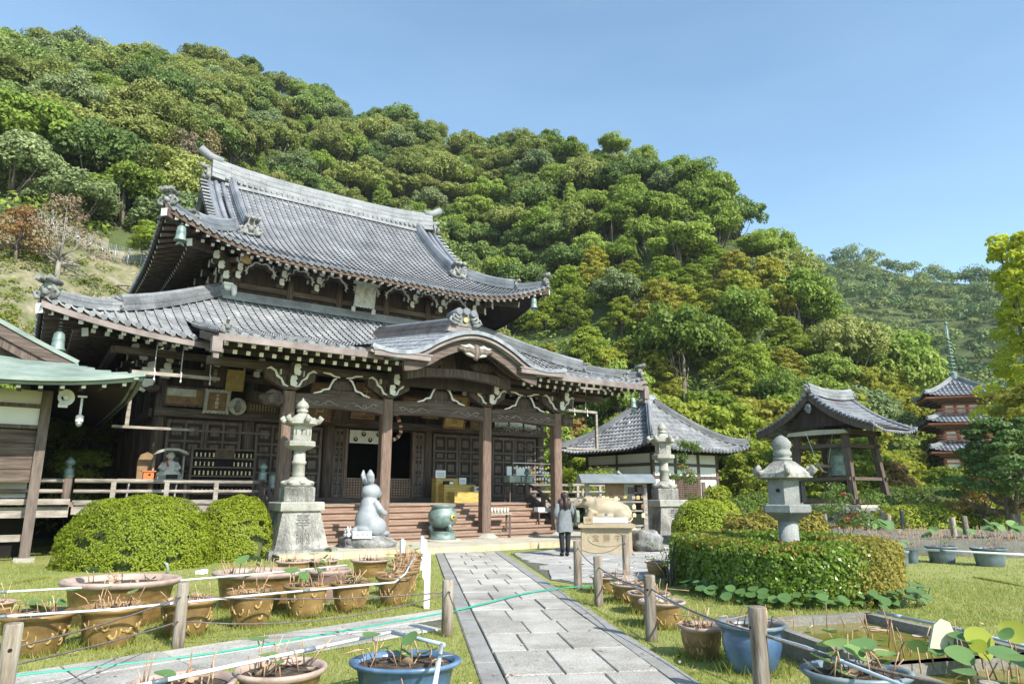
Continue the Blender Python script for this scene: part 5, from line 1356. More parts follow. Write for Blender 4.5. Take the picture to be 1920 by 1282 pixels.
# seated statue under its hood
ss = empty('seated_statue', hw((-7.45, 2.6, 1.28)), TH, 'grey wooden seated statue with red bib under a curved hood', 'statue')
mb = MB(); mb.box((0, 0, .66), (1.15, .6, .06)); mb.build('table', 'rail_wood', ss)
for x in (-.45, .45): mb = MB(); mb.box((x, 0, .32), (.09, .4, .64), taper=.9); mb.build('leg', 'rail_wood', ss)
mb = MB(); mb.box((0, 0, .75), (.66, .42, .12)); mb.build('plinth', 'stone_pale', ss)
mb = MB(); mb.lathe([(.33, 0), (.34, .06), (.28, .14), (.20, .22), (.19, .34), (.15, .42), (.06, .46), (.06, .50)], 18, 0, (0, 0, .81), sx=1.0, sy=.72); mb.blob((0, -.02, 1.40), (.105, .11, .13), 1, .02, 14, 10)
for sg in (-1, 1): mb.tube([(sg * .17, 0, 1.2), (sg * .25, -.06, 1.05), (sg * .12, -.2, .97)], [.06, .065, .05], 8); mb.blob((sg * .105, 0, 1.4), (.02, .03, .05), 1, .02, 6, 5)
mb.build('figure', 'plaque_pale', ss)
mb = MB(); mb.tube([(-.12, -.08, 1.30), (-.10, -.17, 1.2), (-.06, -.18, 1.08)], [.02, .035, .02], 6); mb.build('red_bib', 'red_box', ss)
mb = MB(); mb.prism([(-.46, 0), (-.36, .12), (-.15, .19), (.15, .19), (.36, .12), (.46, 0), (.38, .03), (.15, .12), (-.15, .12), (-.38, .03)], (0, -.3, 1.42), (1, 0, 0), (0, 0, 1), (0, 1, 0), .6); mb.build('hood', 'stone_pale', ss)
for x in (-.4, .4): mb = MB(); mb.box((x, .22, 1.1), (.05, .05, .8)); mb.build('hood_post', 'rail_wood', ss)
mb = MB(); mb.box((.05, -.26, .80), (.30, .06, .12)); mb.build('name_plate', 'black', ss)
tb2 = empty('folding_table', hw((-8.05, 2.15, 1.28)), TH, 'long grey folding table behind the veranda railing', 'table')
mb = MB(); mb.box((.1, 0, .70), (1.7, .45, .035)); mb.build('table_top', 'rail_wood', tb2)
for x in (-.5, .7): mb = MB(); mb.beam((x, 0, 0), (x + .05, 0, .68), .04, .3); mb.build('leg', 'metal_grey', tb2)
ob = empty('orange_box', hw((-8.05, 2.1, 1.998)), TH, 'small orange offering box with a round hole on the folding table', 'box')
mb = MB(); mb.box((0, 0, .10), (.26, .2, .20)); mb.box((0, 0, .215), (.36, .26, .03)); mb.build('casing', 'orange_paint', ob); mb = MB(); mb.tube([(.02, -.102, .12), (.02, -.105, .12)], .035, 10); mb.build('hole', 'black', ob)
mb = MB(); mb.prism([(-.22, 0), (.22, 0), (.24, .55), (.17, .74), (0, .82), (-.17, .74), (-.24, .55)], (0, 0, 0), (1, 0, 0), (0, 0, 1), (0, 1, 0), .05); mb.build('round_top_tablet', 'plaque_brown', None, 'brown round-topped wooden tablet standing behind the seated statue', 'tablet', loc=hw((-8.0, 3.1, 1.98)), rz=TH)
q = hp(497, 895, 2.0); mb = MB(); mb.lathe([(.10, 0), (.12, .06), (.09, .1), (.11, .36), (.08, .42), (.04, .46)], 14); mb.build('bronze_urn', 'bronze', None, 'greenish bronze urn standing beyond the stone lantern by the doors', 'urn', loc=hw((-4.55, 2.3, 1.75)), rz=TH)
# ================================================================== COPPER-ROOFED BUILDING on the left
lb = empty('copper_roofed_building', tw(-15.3, 6.0), TH, 'dark timber and white plaster building with green copper roof at the left edge', 'building')
def L2(x, y, z=0.0): return Vector((x + 15.3, y - 6.0, z))     # hall coords -> this building's
BR = Roof(6.52, -.93 - 6.0, 12.5 - 6.0, 4.18, 3.5, 6.5, .72, .34, 3.2, 3.0)
def sheet_roof(P, As, maxd, course, mb, lip=.018, thick=0, flip=False):
    for i in range(len(As) - 1):
        a0, a1 = As[i], As[i + 1]; am = (a0 + a1) / 2; d = 0; dm = maxd(am)
        while d < dm - .01:
            d1 = min(d + course, dm); up = Vector((0, 0, lip)); e0, e1 = min(d1, maxd(a0)), min(d1, maxd(a1)); s0, s1 = min(d, maxd(a0)), min(d, maxd(a1))
            q = [P(a0, s0) + up, P(a1, s1) + up, P(a1, e1), P(a0, e0)]
            f = (3, 2, 1, 0) if flip else (0, 1, 2, 3)
            mb.add(q, [f]); q2 = [P(a0, s0), P(a1, s1), P(a1, s1) + up, P(a0, s0) + up]; mb.add(q2, [f]); d += course
GD = 1.75
fa = list(np.linspace(-6.52, 6.52, 40)); ra = list(np.linspace(BR.Y0, BR.Y1, 36))
mb = MB()
sheet_roof(lambda a, d: BR.pt('F', a, d), fa, lambda a: min(GD, 6.52 - abs(a)), .19, mb)
rmx = lambda a: 6.5 if BR.Y0 + GD - .3 < a < BR.Y1 - GD + .3 else min(a - BR.Y0, BR.Y1 - a)
sheet_roof(lambda a, d: BR.pt('R', a, d), ra, rmx, .22, mb); sheet_roof(lambda a, d: BR.pt('L', a, d), ra, rmx, .5, mb, flip=True)
sheet_roof(lambda a, d: BR.pt('B', a, d), fa, lambda a: min(GD, 6.52 - abs(a)), .5, mb, flip=True)
mb.build('copper_roof', 'copper_green', lb)
mb = MB()                      # double eave edge
for zo, ins, h in ((-.05, .02, .10), (-.18, .16, .09)):
    for sd_, As in (('F', fa), ('R', ra)):
        P = [BR.pt(sd_, a, ins) + Vector((0, 0, zo)) for a in As]
        for i in range(len(P) - 1): mb.beam(P[i], P[i + 1], .10, h)
mb.build('eave_edge', 'copper_green', lb)
soff = MB()
for sd_, As in (('F', fa), ('R', ra)):
    for i in range(len(As) - 1):
        q = []
        for a in (As[i], As[i + 1]):
            c = 6.52 - abs(a) if sd_ == 'F' else min(a - BR.Y0, BR.Y1 - a)
            for d in (.1, min(2.3, max(c, .1))): q.append(BR.pt(sd_, a, d) - Vector((0, 0, .22 + .18 * (d > 1))))
        soff.add([q[0], q[2], q[3], q[1]], [(0, 1, 2, 3)])
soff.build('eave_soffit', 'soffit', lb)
for a in np.arange(-1.0, 6.2, .42):
    p0 = BR.pt('F', a, .2) - Vector((0, 0, .27)); mb = MB(); mb.beam((0, 0, 0), (0, 1.5, .10), .09, .09, 0, endmi=1); mb.build('rafter', ['timber_h', WHT], lb, loc=p0)
# gable front with bargeboards
gy = BR.Y0 + GD - .3
for sg in (-1, 1):
    P = [Vector((sg * (6.52 - d), gy, BR.z(d, 9) + .03)) for d in np.linspace(1.35, 6.5, 10)]
    for off, w_, h_, m, nm in ((.06, .24, .10, 'copper_green', 'verge_cap'), (-.14, .16, .26, 'timber_h', 'bargeboard'), (-.40, .08, .20, 'timber', 'bargeboard')):
        mb = MB(); [mb.beam(P[i] + Vector((0, .02 * (off < -.3), off)), P[i + 1] + Vector((0, .02 * (off < -.3), off)), w_, h_) for i in range(9)]; mb.build(nm, m, lb)
mb = MB(); mb.add([(-4.9, gy + .25, BR.z(1.7, 9)), (4.9, gy + .25, BR.z(1.7, 9)), (0, gy + .25, BR.z(6.4, 9))], [(0, 1, 2)]); mb.build('gable_wall', 'timber', lb)
mb = MB(); mb.beam((0, gy, BR.z(6.5, 9) + .1), (0, BR.Y1 - GD, BR.z(6.5, 9) + .1), .4, .4); mb.build('ridge', 'copper_green', lb)
# walls
cxr, cyf = L2(-10.66, .95).x, L2(-10.66, .95).y
for x in (cxr, cxr - 2.1, cxr - 4.2, cxr - 6.3, cxr - 8.4):
    mb = MB(); mb.box((x, cyf, 2.1), (.22, .22, 4.05)); mb.build('post', 'timber_door', lb); mb = MB(); mb.box((x, cyf, .05), (.42, .42, .1)); mb.build('post_base', 'stone_pale', lb)
for y in (cyf + 2.4, cyf + 4.8, cyf + 7.2): mb = MB(); mb.box((cxr, y, 2.1), (.22, .22, 4.05)); mb.build('post', 'rail_wood', lb)
mb = MB(); mb.box((cxr - 4.2, cyf + 4.2, 3.0), (8.3, 8.2, 2.2)); mb.build('wall_core', 'timber_dark', lb)
for z0, z1 in ((3.78, 4.12), (3.26, 3.68)):
    for k in range(4): mb = MB(); mb.box((cxr - 1.05 - 2.1 * k, cyf + .06, (z0 + z1) / 2), (1.86, .08, z1 - z0)); mb.build('plaster_panel', 'plaster', lb)
for z in (3.73, 3.21): mb = MB(); mb.box((cxr - 4.2, cyf + .0, z), (8.3, .16, .09)); mb.build('wall_beam', 'timber', lb)
for k in range(4):
    for j in range(4): mb = MB(); mb.box((cxr - 1.05 - 2.1 * k, cyf + .05, 2.02 + .32 * j), (1.86, .05, .305)); mb.build('wall_board', 'timber_h', lb)
for z in (1.93, 1.66): mb = MB(); mb.tube([(cxr + .7, cyf + .8, z), (cxr - 8, cyf + .8, z)], .055, 8); mb.build('rail', 'rail_wood', lb)
mb = MB(); mb.box((cxr - 3.6, cyf + .6, 1.40), (8.8, .3, .14)); mb.box((cxr - 3.6, cyf + .72, 1.14), (8.8, .2, .26)); mb.build('floor_beam', 'rail_wood', lb)
mb = MB(); mb.box((cxr + .45, cyf + .8, 1.33), (.9, .12, .12)); mb.build('corridor_beam', 'orange_board' if 'orange_board' in MATS else 'step_wood', lb)
mb = MB(); mb.box((cxr - 1.1, cyf + 1.1, 1.72), (1.9, .06, .45)); mb.build('white_screen', 'paper', lb)
mb = MB(); mb.box((cxr - 1.6, cyf + .2, .55), (3.0, .12, .16)); mb.build('ground_rail', 'rail_wood', lb)
mb = MB(); mb.box((cxr - 4.2, cyf + 1.5, .6), (8.4, .1, 1.2)); mb.build('underfloor_shade', 'void', lb)  # dark sheet; the shade below this floor is put into its colour
def lw(u, v, y): 
    p = hp(u, v, y); return hw(p)
# loudspeaker and camera hung from its eave
p = lw(122, 745, .2); e = empty('loudspeaker', p, TH, 'white horn loudspeaker fixed under the copper eave', 'loudspeaker')
mb = MB(); mb.lathe([(.05, -.16), (.06, -.05), (.11, .02), (.20, .06)], 18, caps=False); mb.lathe([(.03, 0), (.05, .03), (.06, .05)], 12); o = mb.build('horn', 'white_paint', e); o.rotation_euler = (R(90), 0, R(25))
mb = MB(); mb.tube([(0, .1, 0), (-.12, .12, .1), (-.14, .12, .3)], .02, 6); mb.box((-.02, .05, -.19), (.2, .12, .1)); mb.build('bracket', 'white_paint', e)
p = lw(149, 785, .1); e = empty('security_camera', p, TH, 'white dome security camera on a drop pole under the copper eave', 'camera')
mb = MB(); mb.tube([(0, 0, 0), (0, 0, .52)], .028, 8); mb.box((0, 0, .55), (.2, .06, .04)); mb.build('drop_pole', 'white_paint', e)
mb = MB(); mb.lathe([(.04, .1), (.085, .07), (.09, -.06), (.08, -.08)], 16); mb.build('housing', 'white_paint', e); mb = MB(); mb.lathe([(.075, -.08), (.07, -.13), (.05, -.18), (.01, -.20)], 16); mb.build('dome', 'metal_grey', e)

# ================================================================== SIDE HALL with white walls
WAVE_S = WAVE
def rolled(fn, *a):
    global WAVE
    WAVE = [(0, .075), (.13, .045), (.24, .0), (.76, .0), (.87, .045), (1, .075)]; fn(*a); WAVE = WAVE_S
SC = Vector((6.74, 33.0, 0)); 
sh = empty('side_hall', SC + EXv * 3.75 + EYv * 3.75, TH, 'small white-walled hall with steep grey tiled pyramid roof right of the main hall', 'hall')
SR = Roof(3.75, -3.75, 3.75, 3.72, 3.0, 3.75, .62, .38, 2.4, 2.4)
tl = []
for sd_ in 'FL': rolled(tile_face, (lambda s_: lambda a, d: SR.pt(s_, a, d))(sd_), cols_of(-3.72, 3.72, .275), .3, lambda a: min(3.6, 3.75 - abs(a)), lambda a: 0, tl)
for sd_ in 'BR': rolled(tile_face, (lambda s_: lambda a, d: SR.pt(s_, a, d))(sd_), cols_of(-3.72, 3.72, .55), .6, lambda a: min(3.6, 3.75 - abs(a)), lambda a: 0, tl)
rf_ = empty('roof'); rf_.parent = sh
mesh_tiles('roof_tiles', tl, 'tile_pale', rf_)
mb = MB()
for sd_ in 'FL':
    for a0, a1 in cols_of(-3.72, 3.72, .275): 
        p = SR.pt(sd_, a0, -.03); q = SR.pt(sd_, a0, .3); t = (q - p).normalized(); mb.tube([p + Vector((0, 0, .03)) - t * .05, p + Vector((0, 0, .03)) + t * .1], .085, 9)
o = mb.build('eave_end_tiles', 'tile_pale', rf_); o['kind'] = 'stuff'
for sx, sy in ((-1, -1), (1, -1), (-1, 1), (1, 1)):
    P = [Vector((sx * (3.75 - d), sy * (3.75 - d), SR.z(d, d) + .02)) for d in np.linspace(3.5, .1, 9)]
    ridge(P, .30, .26, 3, 'tile_pale', rf_, 'corner_ridge'); onigawara(P[-1], (sx, sy, 0), .42, rf_, 'ridge_end_tile', 1)
    mb = MB(); mb.tube([P[-1] + Vector((0, 0, .3)), P[-1] + Vector((sx * .12, sy * .12, .5)), P[-1] + Vector((sx * .1, sy * .1, .72))], [.05, .04, .015], 6); mb.build('finial', 'ornament', rf_)
ridge([(-.55, 0, 6.55), (.55, 0, 6.55)], .36, .36, 4, 'ridge_tile', rf_, 'top_ridge')
for sg in (-1, 1): onigawara((sg * .62, 0, 6.5), (sg, 0, 0), .45, rf_, 'ridge_end_tile', 1)
mb = MB()
for sd_ in 'FLBR':
    for i in range(24):
        q = []
        for a in (-3.75 + 7.5 * i / 24, -3.75 + 7.5 * (i + 1) / 24):
            c = 3.75 - abs(a); q += [SR.pt(sd_, a, .03) - Vector((0, 0, .10)), SR.pt(sd_, a, min(1.4, max(c, .04))) - Vector((0, 0, .25))]
        mb.add([q[0], q[2], q[3], q[1]], [(0, 1, 2, 3)])
mb.build('eave_soffit', 'soffit', rf_)
W = 2.45
mb = MB(); mb.box((0, 0, 2.1), (W * 2, W * 2, 3.0)); mb.build('wall_core', 'timber_dark', sh)
mb = MB(); mb.box((0, 0, .3), (W * 2 + .5, W * 2 + .5, .6)); mb.build('stone_base', 'stone_grey', sh)
def face_pt(side, t, z, out): return Vector((t, -W - out, z)) if side == 'F' else Vector((-W - out, t, z))
def panel(side, t0, t1, z0, z1, out, m, nm, parent=sh):
    c = face_pt(side, (t0 + t1) / 2, (z0 + z1) / 2, out / 2); d = (t1 - t0, out, z1 - z0) if side == 'F' else (out, t1 - t0, z1 - z0)
    mb = MB(); mb.box(c, d); return mb.build(nm, m, parent)
for side in 'FL':
    for t in (-W, W) if side == 'L' else (-W, -.82, .95, W): panel(side, t - .09, t + .09, .6, 3.65, .07, 'timber', 'wall_post')
    for z in (3.05, 2.42, .72): panel(side, -W - .1, W + .1, z - .07, z + .07, .09, 'timber', 'wall_beam')
    for t0, t1 in (((-W + .1, .0), (.14, W - .1)) if side == 'L' else ((-W + .1, -.92), (-.72, .85), (1.05, W - .1))):
        panel(side, t0, t1, 3.13, 3.6, .03, 'plaster', 'plaster_panel'); panel(side, t0, t1, 2.5, 2.97, .03, 'plaster', 'plaster_panel')
panel('L', .0, .14, .6, 3.6, .06, 'timber', 'wall_post'); panel('L', .14, W - .1, .8, 2.34, .03, 'plaster', 'plaster_panel'); panel('L', -1.1, 0, .8, 2.34, .03, 'plaster', 'plaster_panel'); panel('L', -W + .1, -1.15, .8, 2.34, .05, 'timber_dark', 'shutter')
panel('F', 1.05, W - .1, .8, 2.34, .03, 'plaster', 'plaster_panel'); panel('F', -W + .1, -.92, .8, 2.34, .03, 'plaster', 'plaster_panel')
la = panel('F', -.72, .85, .8, 2.34, .04, 'black', 'lattice_door'); mb = MB()
for t in np.linspace(-.7, .83, 15): mb.box(face_pt('F', t, 1.57, .055), (.035, .03, 1.54))
for z in np.linspace(.85, 2.3, 15): mb.box(face_pt('F', .065, z, .06), (1.55, .03, .035))
mb.build('lattice', 'timber_red', la)
mb = MB(); mb.prism([(-.28, 0), (.28, 0), (.26, .5), (.20, .66), (.1, .72), (0, .82), (-.1, .72), (-.20, .66), (-.26, .5)], face_pt('F', 1.75, 1.25, .06), (1, 0, 0), (0, 0, 1), (0, 1, 0), .05); kw_ = mb.build('flame_window', 'black', sh)
mb = MB(); [mb.box(face_pt('F', 1.75 + x, 1.58, .08), (.045, .03, .64)) for x in (-.18, -.06, .06, .18)]; mb.build('window_bar', 'timber_red', kw_)
panel('F', 1.12, 1.38, 1.2, 2.2, .10, 'timber_red', 'shutter')
mb = MB(); mb.lathe([(.16, 0), (.14, .28), (.05, .36), (.02, .42)], 12); mb.build('roof_finial_cap', 'bronze', rf_, loc=(-1.35, .2, 5.15))

# ================================================================== BELL TOWER
BC = Vector((17.55, 37.4, 0))
bt = empty('bell_tower', BC, TH, 'open timber bell tower with grey tiled gable roof on a stone plinth', 'tower')
plw = 2.3
pl = empty('plinth'); pl.parent = bt
mb = MB(); mb.box((0, 0, .45), (plw * 2 - .1, plw * 2 - .1, .9)); mb.build('rubble_core', 'rock_dark', pl)
for sd_ in ('F', 'L'):
    for j in range(3):
        t = -plw
        while t < plw - .2:
            w_ = min(rnd.uniform(.4, .75), plw - t); c = Vector((t + w_ / 2, -plw, .16 + .31 * j)) if sd_ == 'F' else Vector((-plw, t + w_ / 2, .16 + .31 * j))
            mb = MB(); mb.blob((0, 0, 0), (w_ * .52, .2, .17) if sd_ == 'F' else (.2, w_ * .52, .17), rnd.randint(0, 999), .13, 9, 6, sm=False); mb.build('plinth_stone', 'rock_dark', pl, loc=c); t += w_
mb = MB(); mb.box((0, 0, .98), (plw * 2 + .1, plw * 2 + .1, .14)); mb.build('coping', 'terrace_stone', pl)
for sx in (-1, 1):
    for sy in (-1, 1):
        mb = MB(); mb.beam((sx * 1.65, sy * 1.65, 1.05), (sx * 1.32, sy * 1.32, 4.75), .30, .30); mb.build('post', 'timber', bt)
for z, hh, r in ((1.22, .22, 1.75), (2.35, .16, 1.55), (4.05, .2, 1.42), (4.75, .24, 1.5)):
    for sg in (-1, 1):
        mb = MB(); mb.box((0, sg * r, z), (2 * r + .5, .14, hh)); mb.box((sg * r, 0, z + .004), (.14, 2 * r + .5, hh)); mb.build('tie_beam', 'timber_h', bt)
mb = MB(); mb.prism([(-1.7, -.12), (1.7, -.12), (1.6, .06), (0, .14), (-1.6, .06)], (-1.62, 0, 4.75), (0, 1, 0), (0, 0, 1), (-1, 0, 0), .2); mb.build('pale_beam', 'terrace_stone', bt)
HW, HL, EZ, RZ = 3.3, 2.25, 4.62, 6.62
def bz(d): t = d / HW; return EZ + (RZ - EZ) * t * (.55 + .45 * t)
def bpt(side, a, d): 
    lift = .30 * max(0, (abs(a) / HL - .35) / .65) ** 2 * max(0, 1 - d / 2.2)
    return Vector((a, (-HW + d) if side == 'F' else (HW - d), bz(d) + lift + .22 * (abs(a) / HL) ** 2 * (d / HW)))
rf2 = empty('roof'); rf2.parent = bt
tl = []
for sd_ in 'FB': rolled(tile_face, (lambda s_: lambda a, d: bpt(s_, a, d))(sd_), cols_of(-HL, HL, .25), .27, lambda a: HW - .05, lambda a: 0, tl)
mesh_tiles('roof_tiles', tl, 'tile_blue', rf2)
mb = MB()
for a0, a1 in cols_of(-HL, HL, .25): p = bpt('F', a0, -.03); mb.tube([p + Vector((0, -.05, .03)), p + Vector((0, .1, .05))], .075, 8)
for sd_ in 'FB':
    for d in np.arange(.1, HW, .2):
        p = bpt(sd_, -HL, d); mb.tube([p + Vector((-.06, 0, .05)), p + Vector((.12, 0, .05))], .075, 8)
o = mb.build('eave_end_tiles', 'tile_blue', rf2); o['kind'] = 'stuff'
for sg in (-1, 1):
    for s2, sd_ in ((-1, 'F'), (1, 'B')):
        P = [bpt(sd_, sg * (HL - .06), d) for d in np.linspace(HW, .0, 9)]
        mb = MB(); [mb.beam(P[i] - Vector((0, 0, .18)), P[i + 1] - Vector((0, 0, .18)), .10, .30) for i in range(8)]; mb.build('bargeboard', 'timber', rf2)
        P = [bpt(sd_, sg * (HL - .32), d) for d in np.linspace(HW - .1, .25, 8)]; mb = MB(); mb.tube([p + Vector((0, 0, .1)) for p in P], .1, 8); mb.build('verge_roll', 'tile_blue', rf2)
        onigawara(P[-1] + Vector((0, s2 * .05, .03)), (0, s2, 0), .26, rf2, 'ridge_end_tile', 1)
mb = MB()
for sd_ in 'FB':
    for i in range(8):
        q = [bpt(sd_, a, d) - Vector((0, 0, .10)) for a in (-HL + .05, HL - .05) for d in (HW * i / 8, HW * (i + 1) / 8)]
        mb.add([q[0], q[2], q[3], q[1]], [(0, 1, 2, 3)])
mb.build('eave_soffit', 'soffit', rf2)
mb = MB(); mb.add([(-1.7, -1.9, 5.05), (-1.7, 1.9, 5.05), (-1.7, 0, 6.4)], [(0, 1, 2)]); mb.add([(1.7, -1.9, 5.05), (1.7, 1.9, 5.05), (1.7, 0, 6.4)], [(2, 1, 0)]); mb.build('gable_wall', 'timber_dark', rf2)
mb = MB(); mb.blob((-HL - .03, 0, 6.0), (.06, .20, .24), 3, .15, 10, 8); mb.build('gable_pendant', 'ornament', rf2)
ridge([(x, 0, RZ + .02 + .22 * (abs(x) / HL) ** 2) for x in np.linspace(-HL + .1, HL - .1, 7)], .36, .44, 5, 'ridge_tile', rf2, 'main_ridge')
for sg in (-1, 1): onigawara((sg * (HL + .02), 0, RZ + .22), (sg, 0, 0), .55, rf2, 'ridge_end_tile', 1)
be = empty('temple_bell', BC + Vector((0, 0, 2.55)), TH, 'large green bronze bell hanging in the open bell tower', 'bell')
mb = MB(); mb.lathe([(.50, 0), (.52, .06), (.49, .10), (.47, .5), (.48, .53), (.46, .56), (.45, 1.0), (.46, 1.03), (.44, 1.06), (.40, 1.35), (.28, 1.48), (.06, 1.52)], 28); mb.build('bell_body', 'bronze', be)
mb = MB()
for k in range(4): mb.box((.47 * math.cos(k * 1.571), .47 * math.sin(k * 1.571), .3), (.03, .05, .5), 0, rz=k * 1.571)
mb.build('bell_bands', 'bronze', be); mb = MB(); mb.tube([(-.1, 0, 1.5), (-.09, 0, 1.66), (.09, 0, 1.66), (.1, 0, 1.5)], .04, 8); mb.tube([(0, 0, 1.66), (0, 0, 2.2)], .03, 6); mb.build('hanger', 'bronze', be)
sk = empty('bell_striker', BC + EXv * -1.3 + Vector((0, 0, 3.0)), TH, 'log bell striker slung on ropes beside the bronze bell', 'striker')
mb = MB(); mb.tube([(-.75, 0, 0), (.65, 0, .05)], .085, 10); mb.build('log', 'post_wood', sk)
mb = MB(); mb.tube([(-.5, 0, .05), (-.75, 0.4, 1.75)], .014, 5); mb.tube([(.4, 0, .08), (.3, -.5, 1.75)], .014, 5); mb.tube([(-.5, 0, .05), (-.4, -.15, -.25), (-.1, -.2, -.3)], .02, 5); mb.build('rope', 'cloth_white', sk)

# ================================================================== PAGODA
PD = 58.5; pcx = (1788 - 960) / 1312 * PD
pcx = aty(1793, 745, PD).x
pg = empty('pagoda', (pcx, PD, 0), R(-22), 'three-storeyed vermilion pagoda with grey roofs and tall bronze spire', 'pagoda')
mb = MB(); mb.box((0, 0, .9), (6.6, 6.6, 1.8)); mb.build('podium', 'stone_grey', pg)
for k, (ez, hw_, bw, rise) in enumerate(((5.0, 3.0, 1.75, .95), (7.35, 2.95, 1.5, .95), (9.55, 2.9, 1.3, 1.85))):
    st_ = empty('storey'); st_.parent = pg
    PR = Roof(hw_, -hw_, hw_, ez, rise if k < 2 else rise, hw_ if k == 2 else hw_, .75 if k < 2 else .62, .28, 1.9, 1.6)
    top = 1.55 if k < 2 else hw_ - .12
    if k < 2: PR.rise = rise * 1.9
    tl = []
    for sd_ in 'FLBR': rolled(tile_face, (lambda s_, q: lambda a, d: q.pt(s_, a, d))(sd_, PR), cols_of(-hw_ + .02, hw_ - .02, .33), .5, (lambda hh, tt: lambda a: min(tt, hh - abs(a)))(hw_, top), lambda a: 0, tl)
    # camera-facing tiles only differ in light
    mesh_tiles('roof_tiles', tl, 'tile_blue', st_)
    for sx, sy in ((-1, -1), (1, -1), (-1, 1), (1, 1)):
        P = [Vector((sx * (hw_ - d), sy * (hw_ - d), PR.z(d, d) + .02)) for d in np.linspace(top, .08, 6)]
        ridge(P, .26, .22, 2, 'ridge_tile', st_, 'corner_ridge')
    mb = MB(); mb.box((0, 0, ez - .10), (hw_ * 2 - .3, hw_ * 2 - .3, .14)); mb.build('eave_board', 'vermilion', st_)
    mb = MB()
    for q, (w2, zz) in enumerate(((hw_ * .86, -.24), (hw_ * .74, -.38), (hw_ * .62, -.54))): mb.box((0, 0, ez + zz), (w2 * 2, w2 * 2, .12))
    mb.build('eave_tiers', 'pagoda_dark', st_)
    zb_ = ez - 1.55 if k else 1.8
    mb = MB(); mb.box((0, 0, (zb_ + ez - .5) / 2), (bw * 2, bw * 2, ez - .5 - zb_)); mb.build('storey_wall', 'plaster', st_)
    for sx in (-1, -.34, .34, 1):
        for fy in (-1, 1):
            mb = MB(); mb.tube([(sx * bw, fy * bw, zb_), (sx * bw, fy * bw, ez - .5)], .13, 8); mb.build('column', 'vermilion', st_)
            if abs(sx) < 1: mb = MB(); mb.tube([(fy * bw, sx * bw, zb_), (fy * bw, sx * bw, ez - .5)], .13, 8); mb.build('column', 'vermilion', st_)
    for z in (ez - .62, ez - .95, zb_ + .15): mb = MB(); mb.box((0, 0, z), (bw * 2 + .2, bw * 2 + .2, .12)); mb.build('wall_beam', 'vermilion', st_)
    if k:
        bw2 = bw + .45
        for z in (zb_ + .1, zb_ + .32, zb_ + .52):
            for sg in (-1, 1): mb = MB(); mb.box((0, sg * bw2, z), (bw2 * 2 + .3, .07, .07)); mb.box((sg * bw2, 0, z), (.07, bw2 * 2 + .3, .07)); mb.build('balcony_rail', 'vermilion', st_)
mb = MB(); mb.lathe([(.42, 0), (.42, .3), (.30, .32), (.34, .55), (.20, .66), (.12, .72)], 12, sm=False); mb.lathe([(.09, .7), (.05, 5.1)], 8)
for k in range(9): mb.lathe([(.10, 0), (.30 - .012 * k, .02), (.30 - .012 * k, .10), (.10, .12)], 14, 0, (0, 0, .95 + .32 * k))
mb.prism([(-.10, 0), (.10, 0), (.16, .5), (.05, .95), (-.05, .95), (-.16, .5)], (0, -.02, 3.85), (1, 0, 0), (0, 0, 1), (0, 1, 0), .04); mb.lathe([(.04, 0), (.14, .08), (.14, .18), (.03, .32)], 10, 0, (0, 0, 4.85))
mb.build('spire', 'bronze', pg, loc=(0, 0, 11.25))
# ================================================================== STATUES AND STONE
def remesh(mb, name, mats, voxel=.02, smooth=6, loc=(0, 0, 0), rz=0.0, parent=None):
    """fuse overlapping shapes into one continuous skin"""
    tmp = bpy.data.objects.new('tmp', mb.mesh('tmp', mats)); COL.objects.link(tmp)
    md = tmp.modifiers.new('r', 'REMESH'); md.mode = 'VOXEL'; md.voxel_size = voxel; md.use_smooth_shade = True
    ms = tmp.modifiers.new('s', 'SMOOTH'); ms.factor = .5; ms.iterations = smooth
    bpy.context.view_layer.update(); dg = bpy.context.evaluated_depsgraph_get()
    me = bpy.data.meshes.new_from_object(tmp.evaluated_get(dg)); bpy.data.objects.remove(tmp)
    me.polygons.foreach_set('use_smooth', [True] * len(me.polygons)); me.name = name
    o = put(name, me, parent, loc, (0, 0, rz)); return o
def hexa(prof, mb, n=6, rot=0.0, mi=0, c=(0, 0, 0)): return mb.lathe(prof, n, mi, c, sm=False, rot=rot)
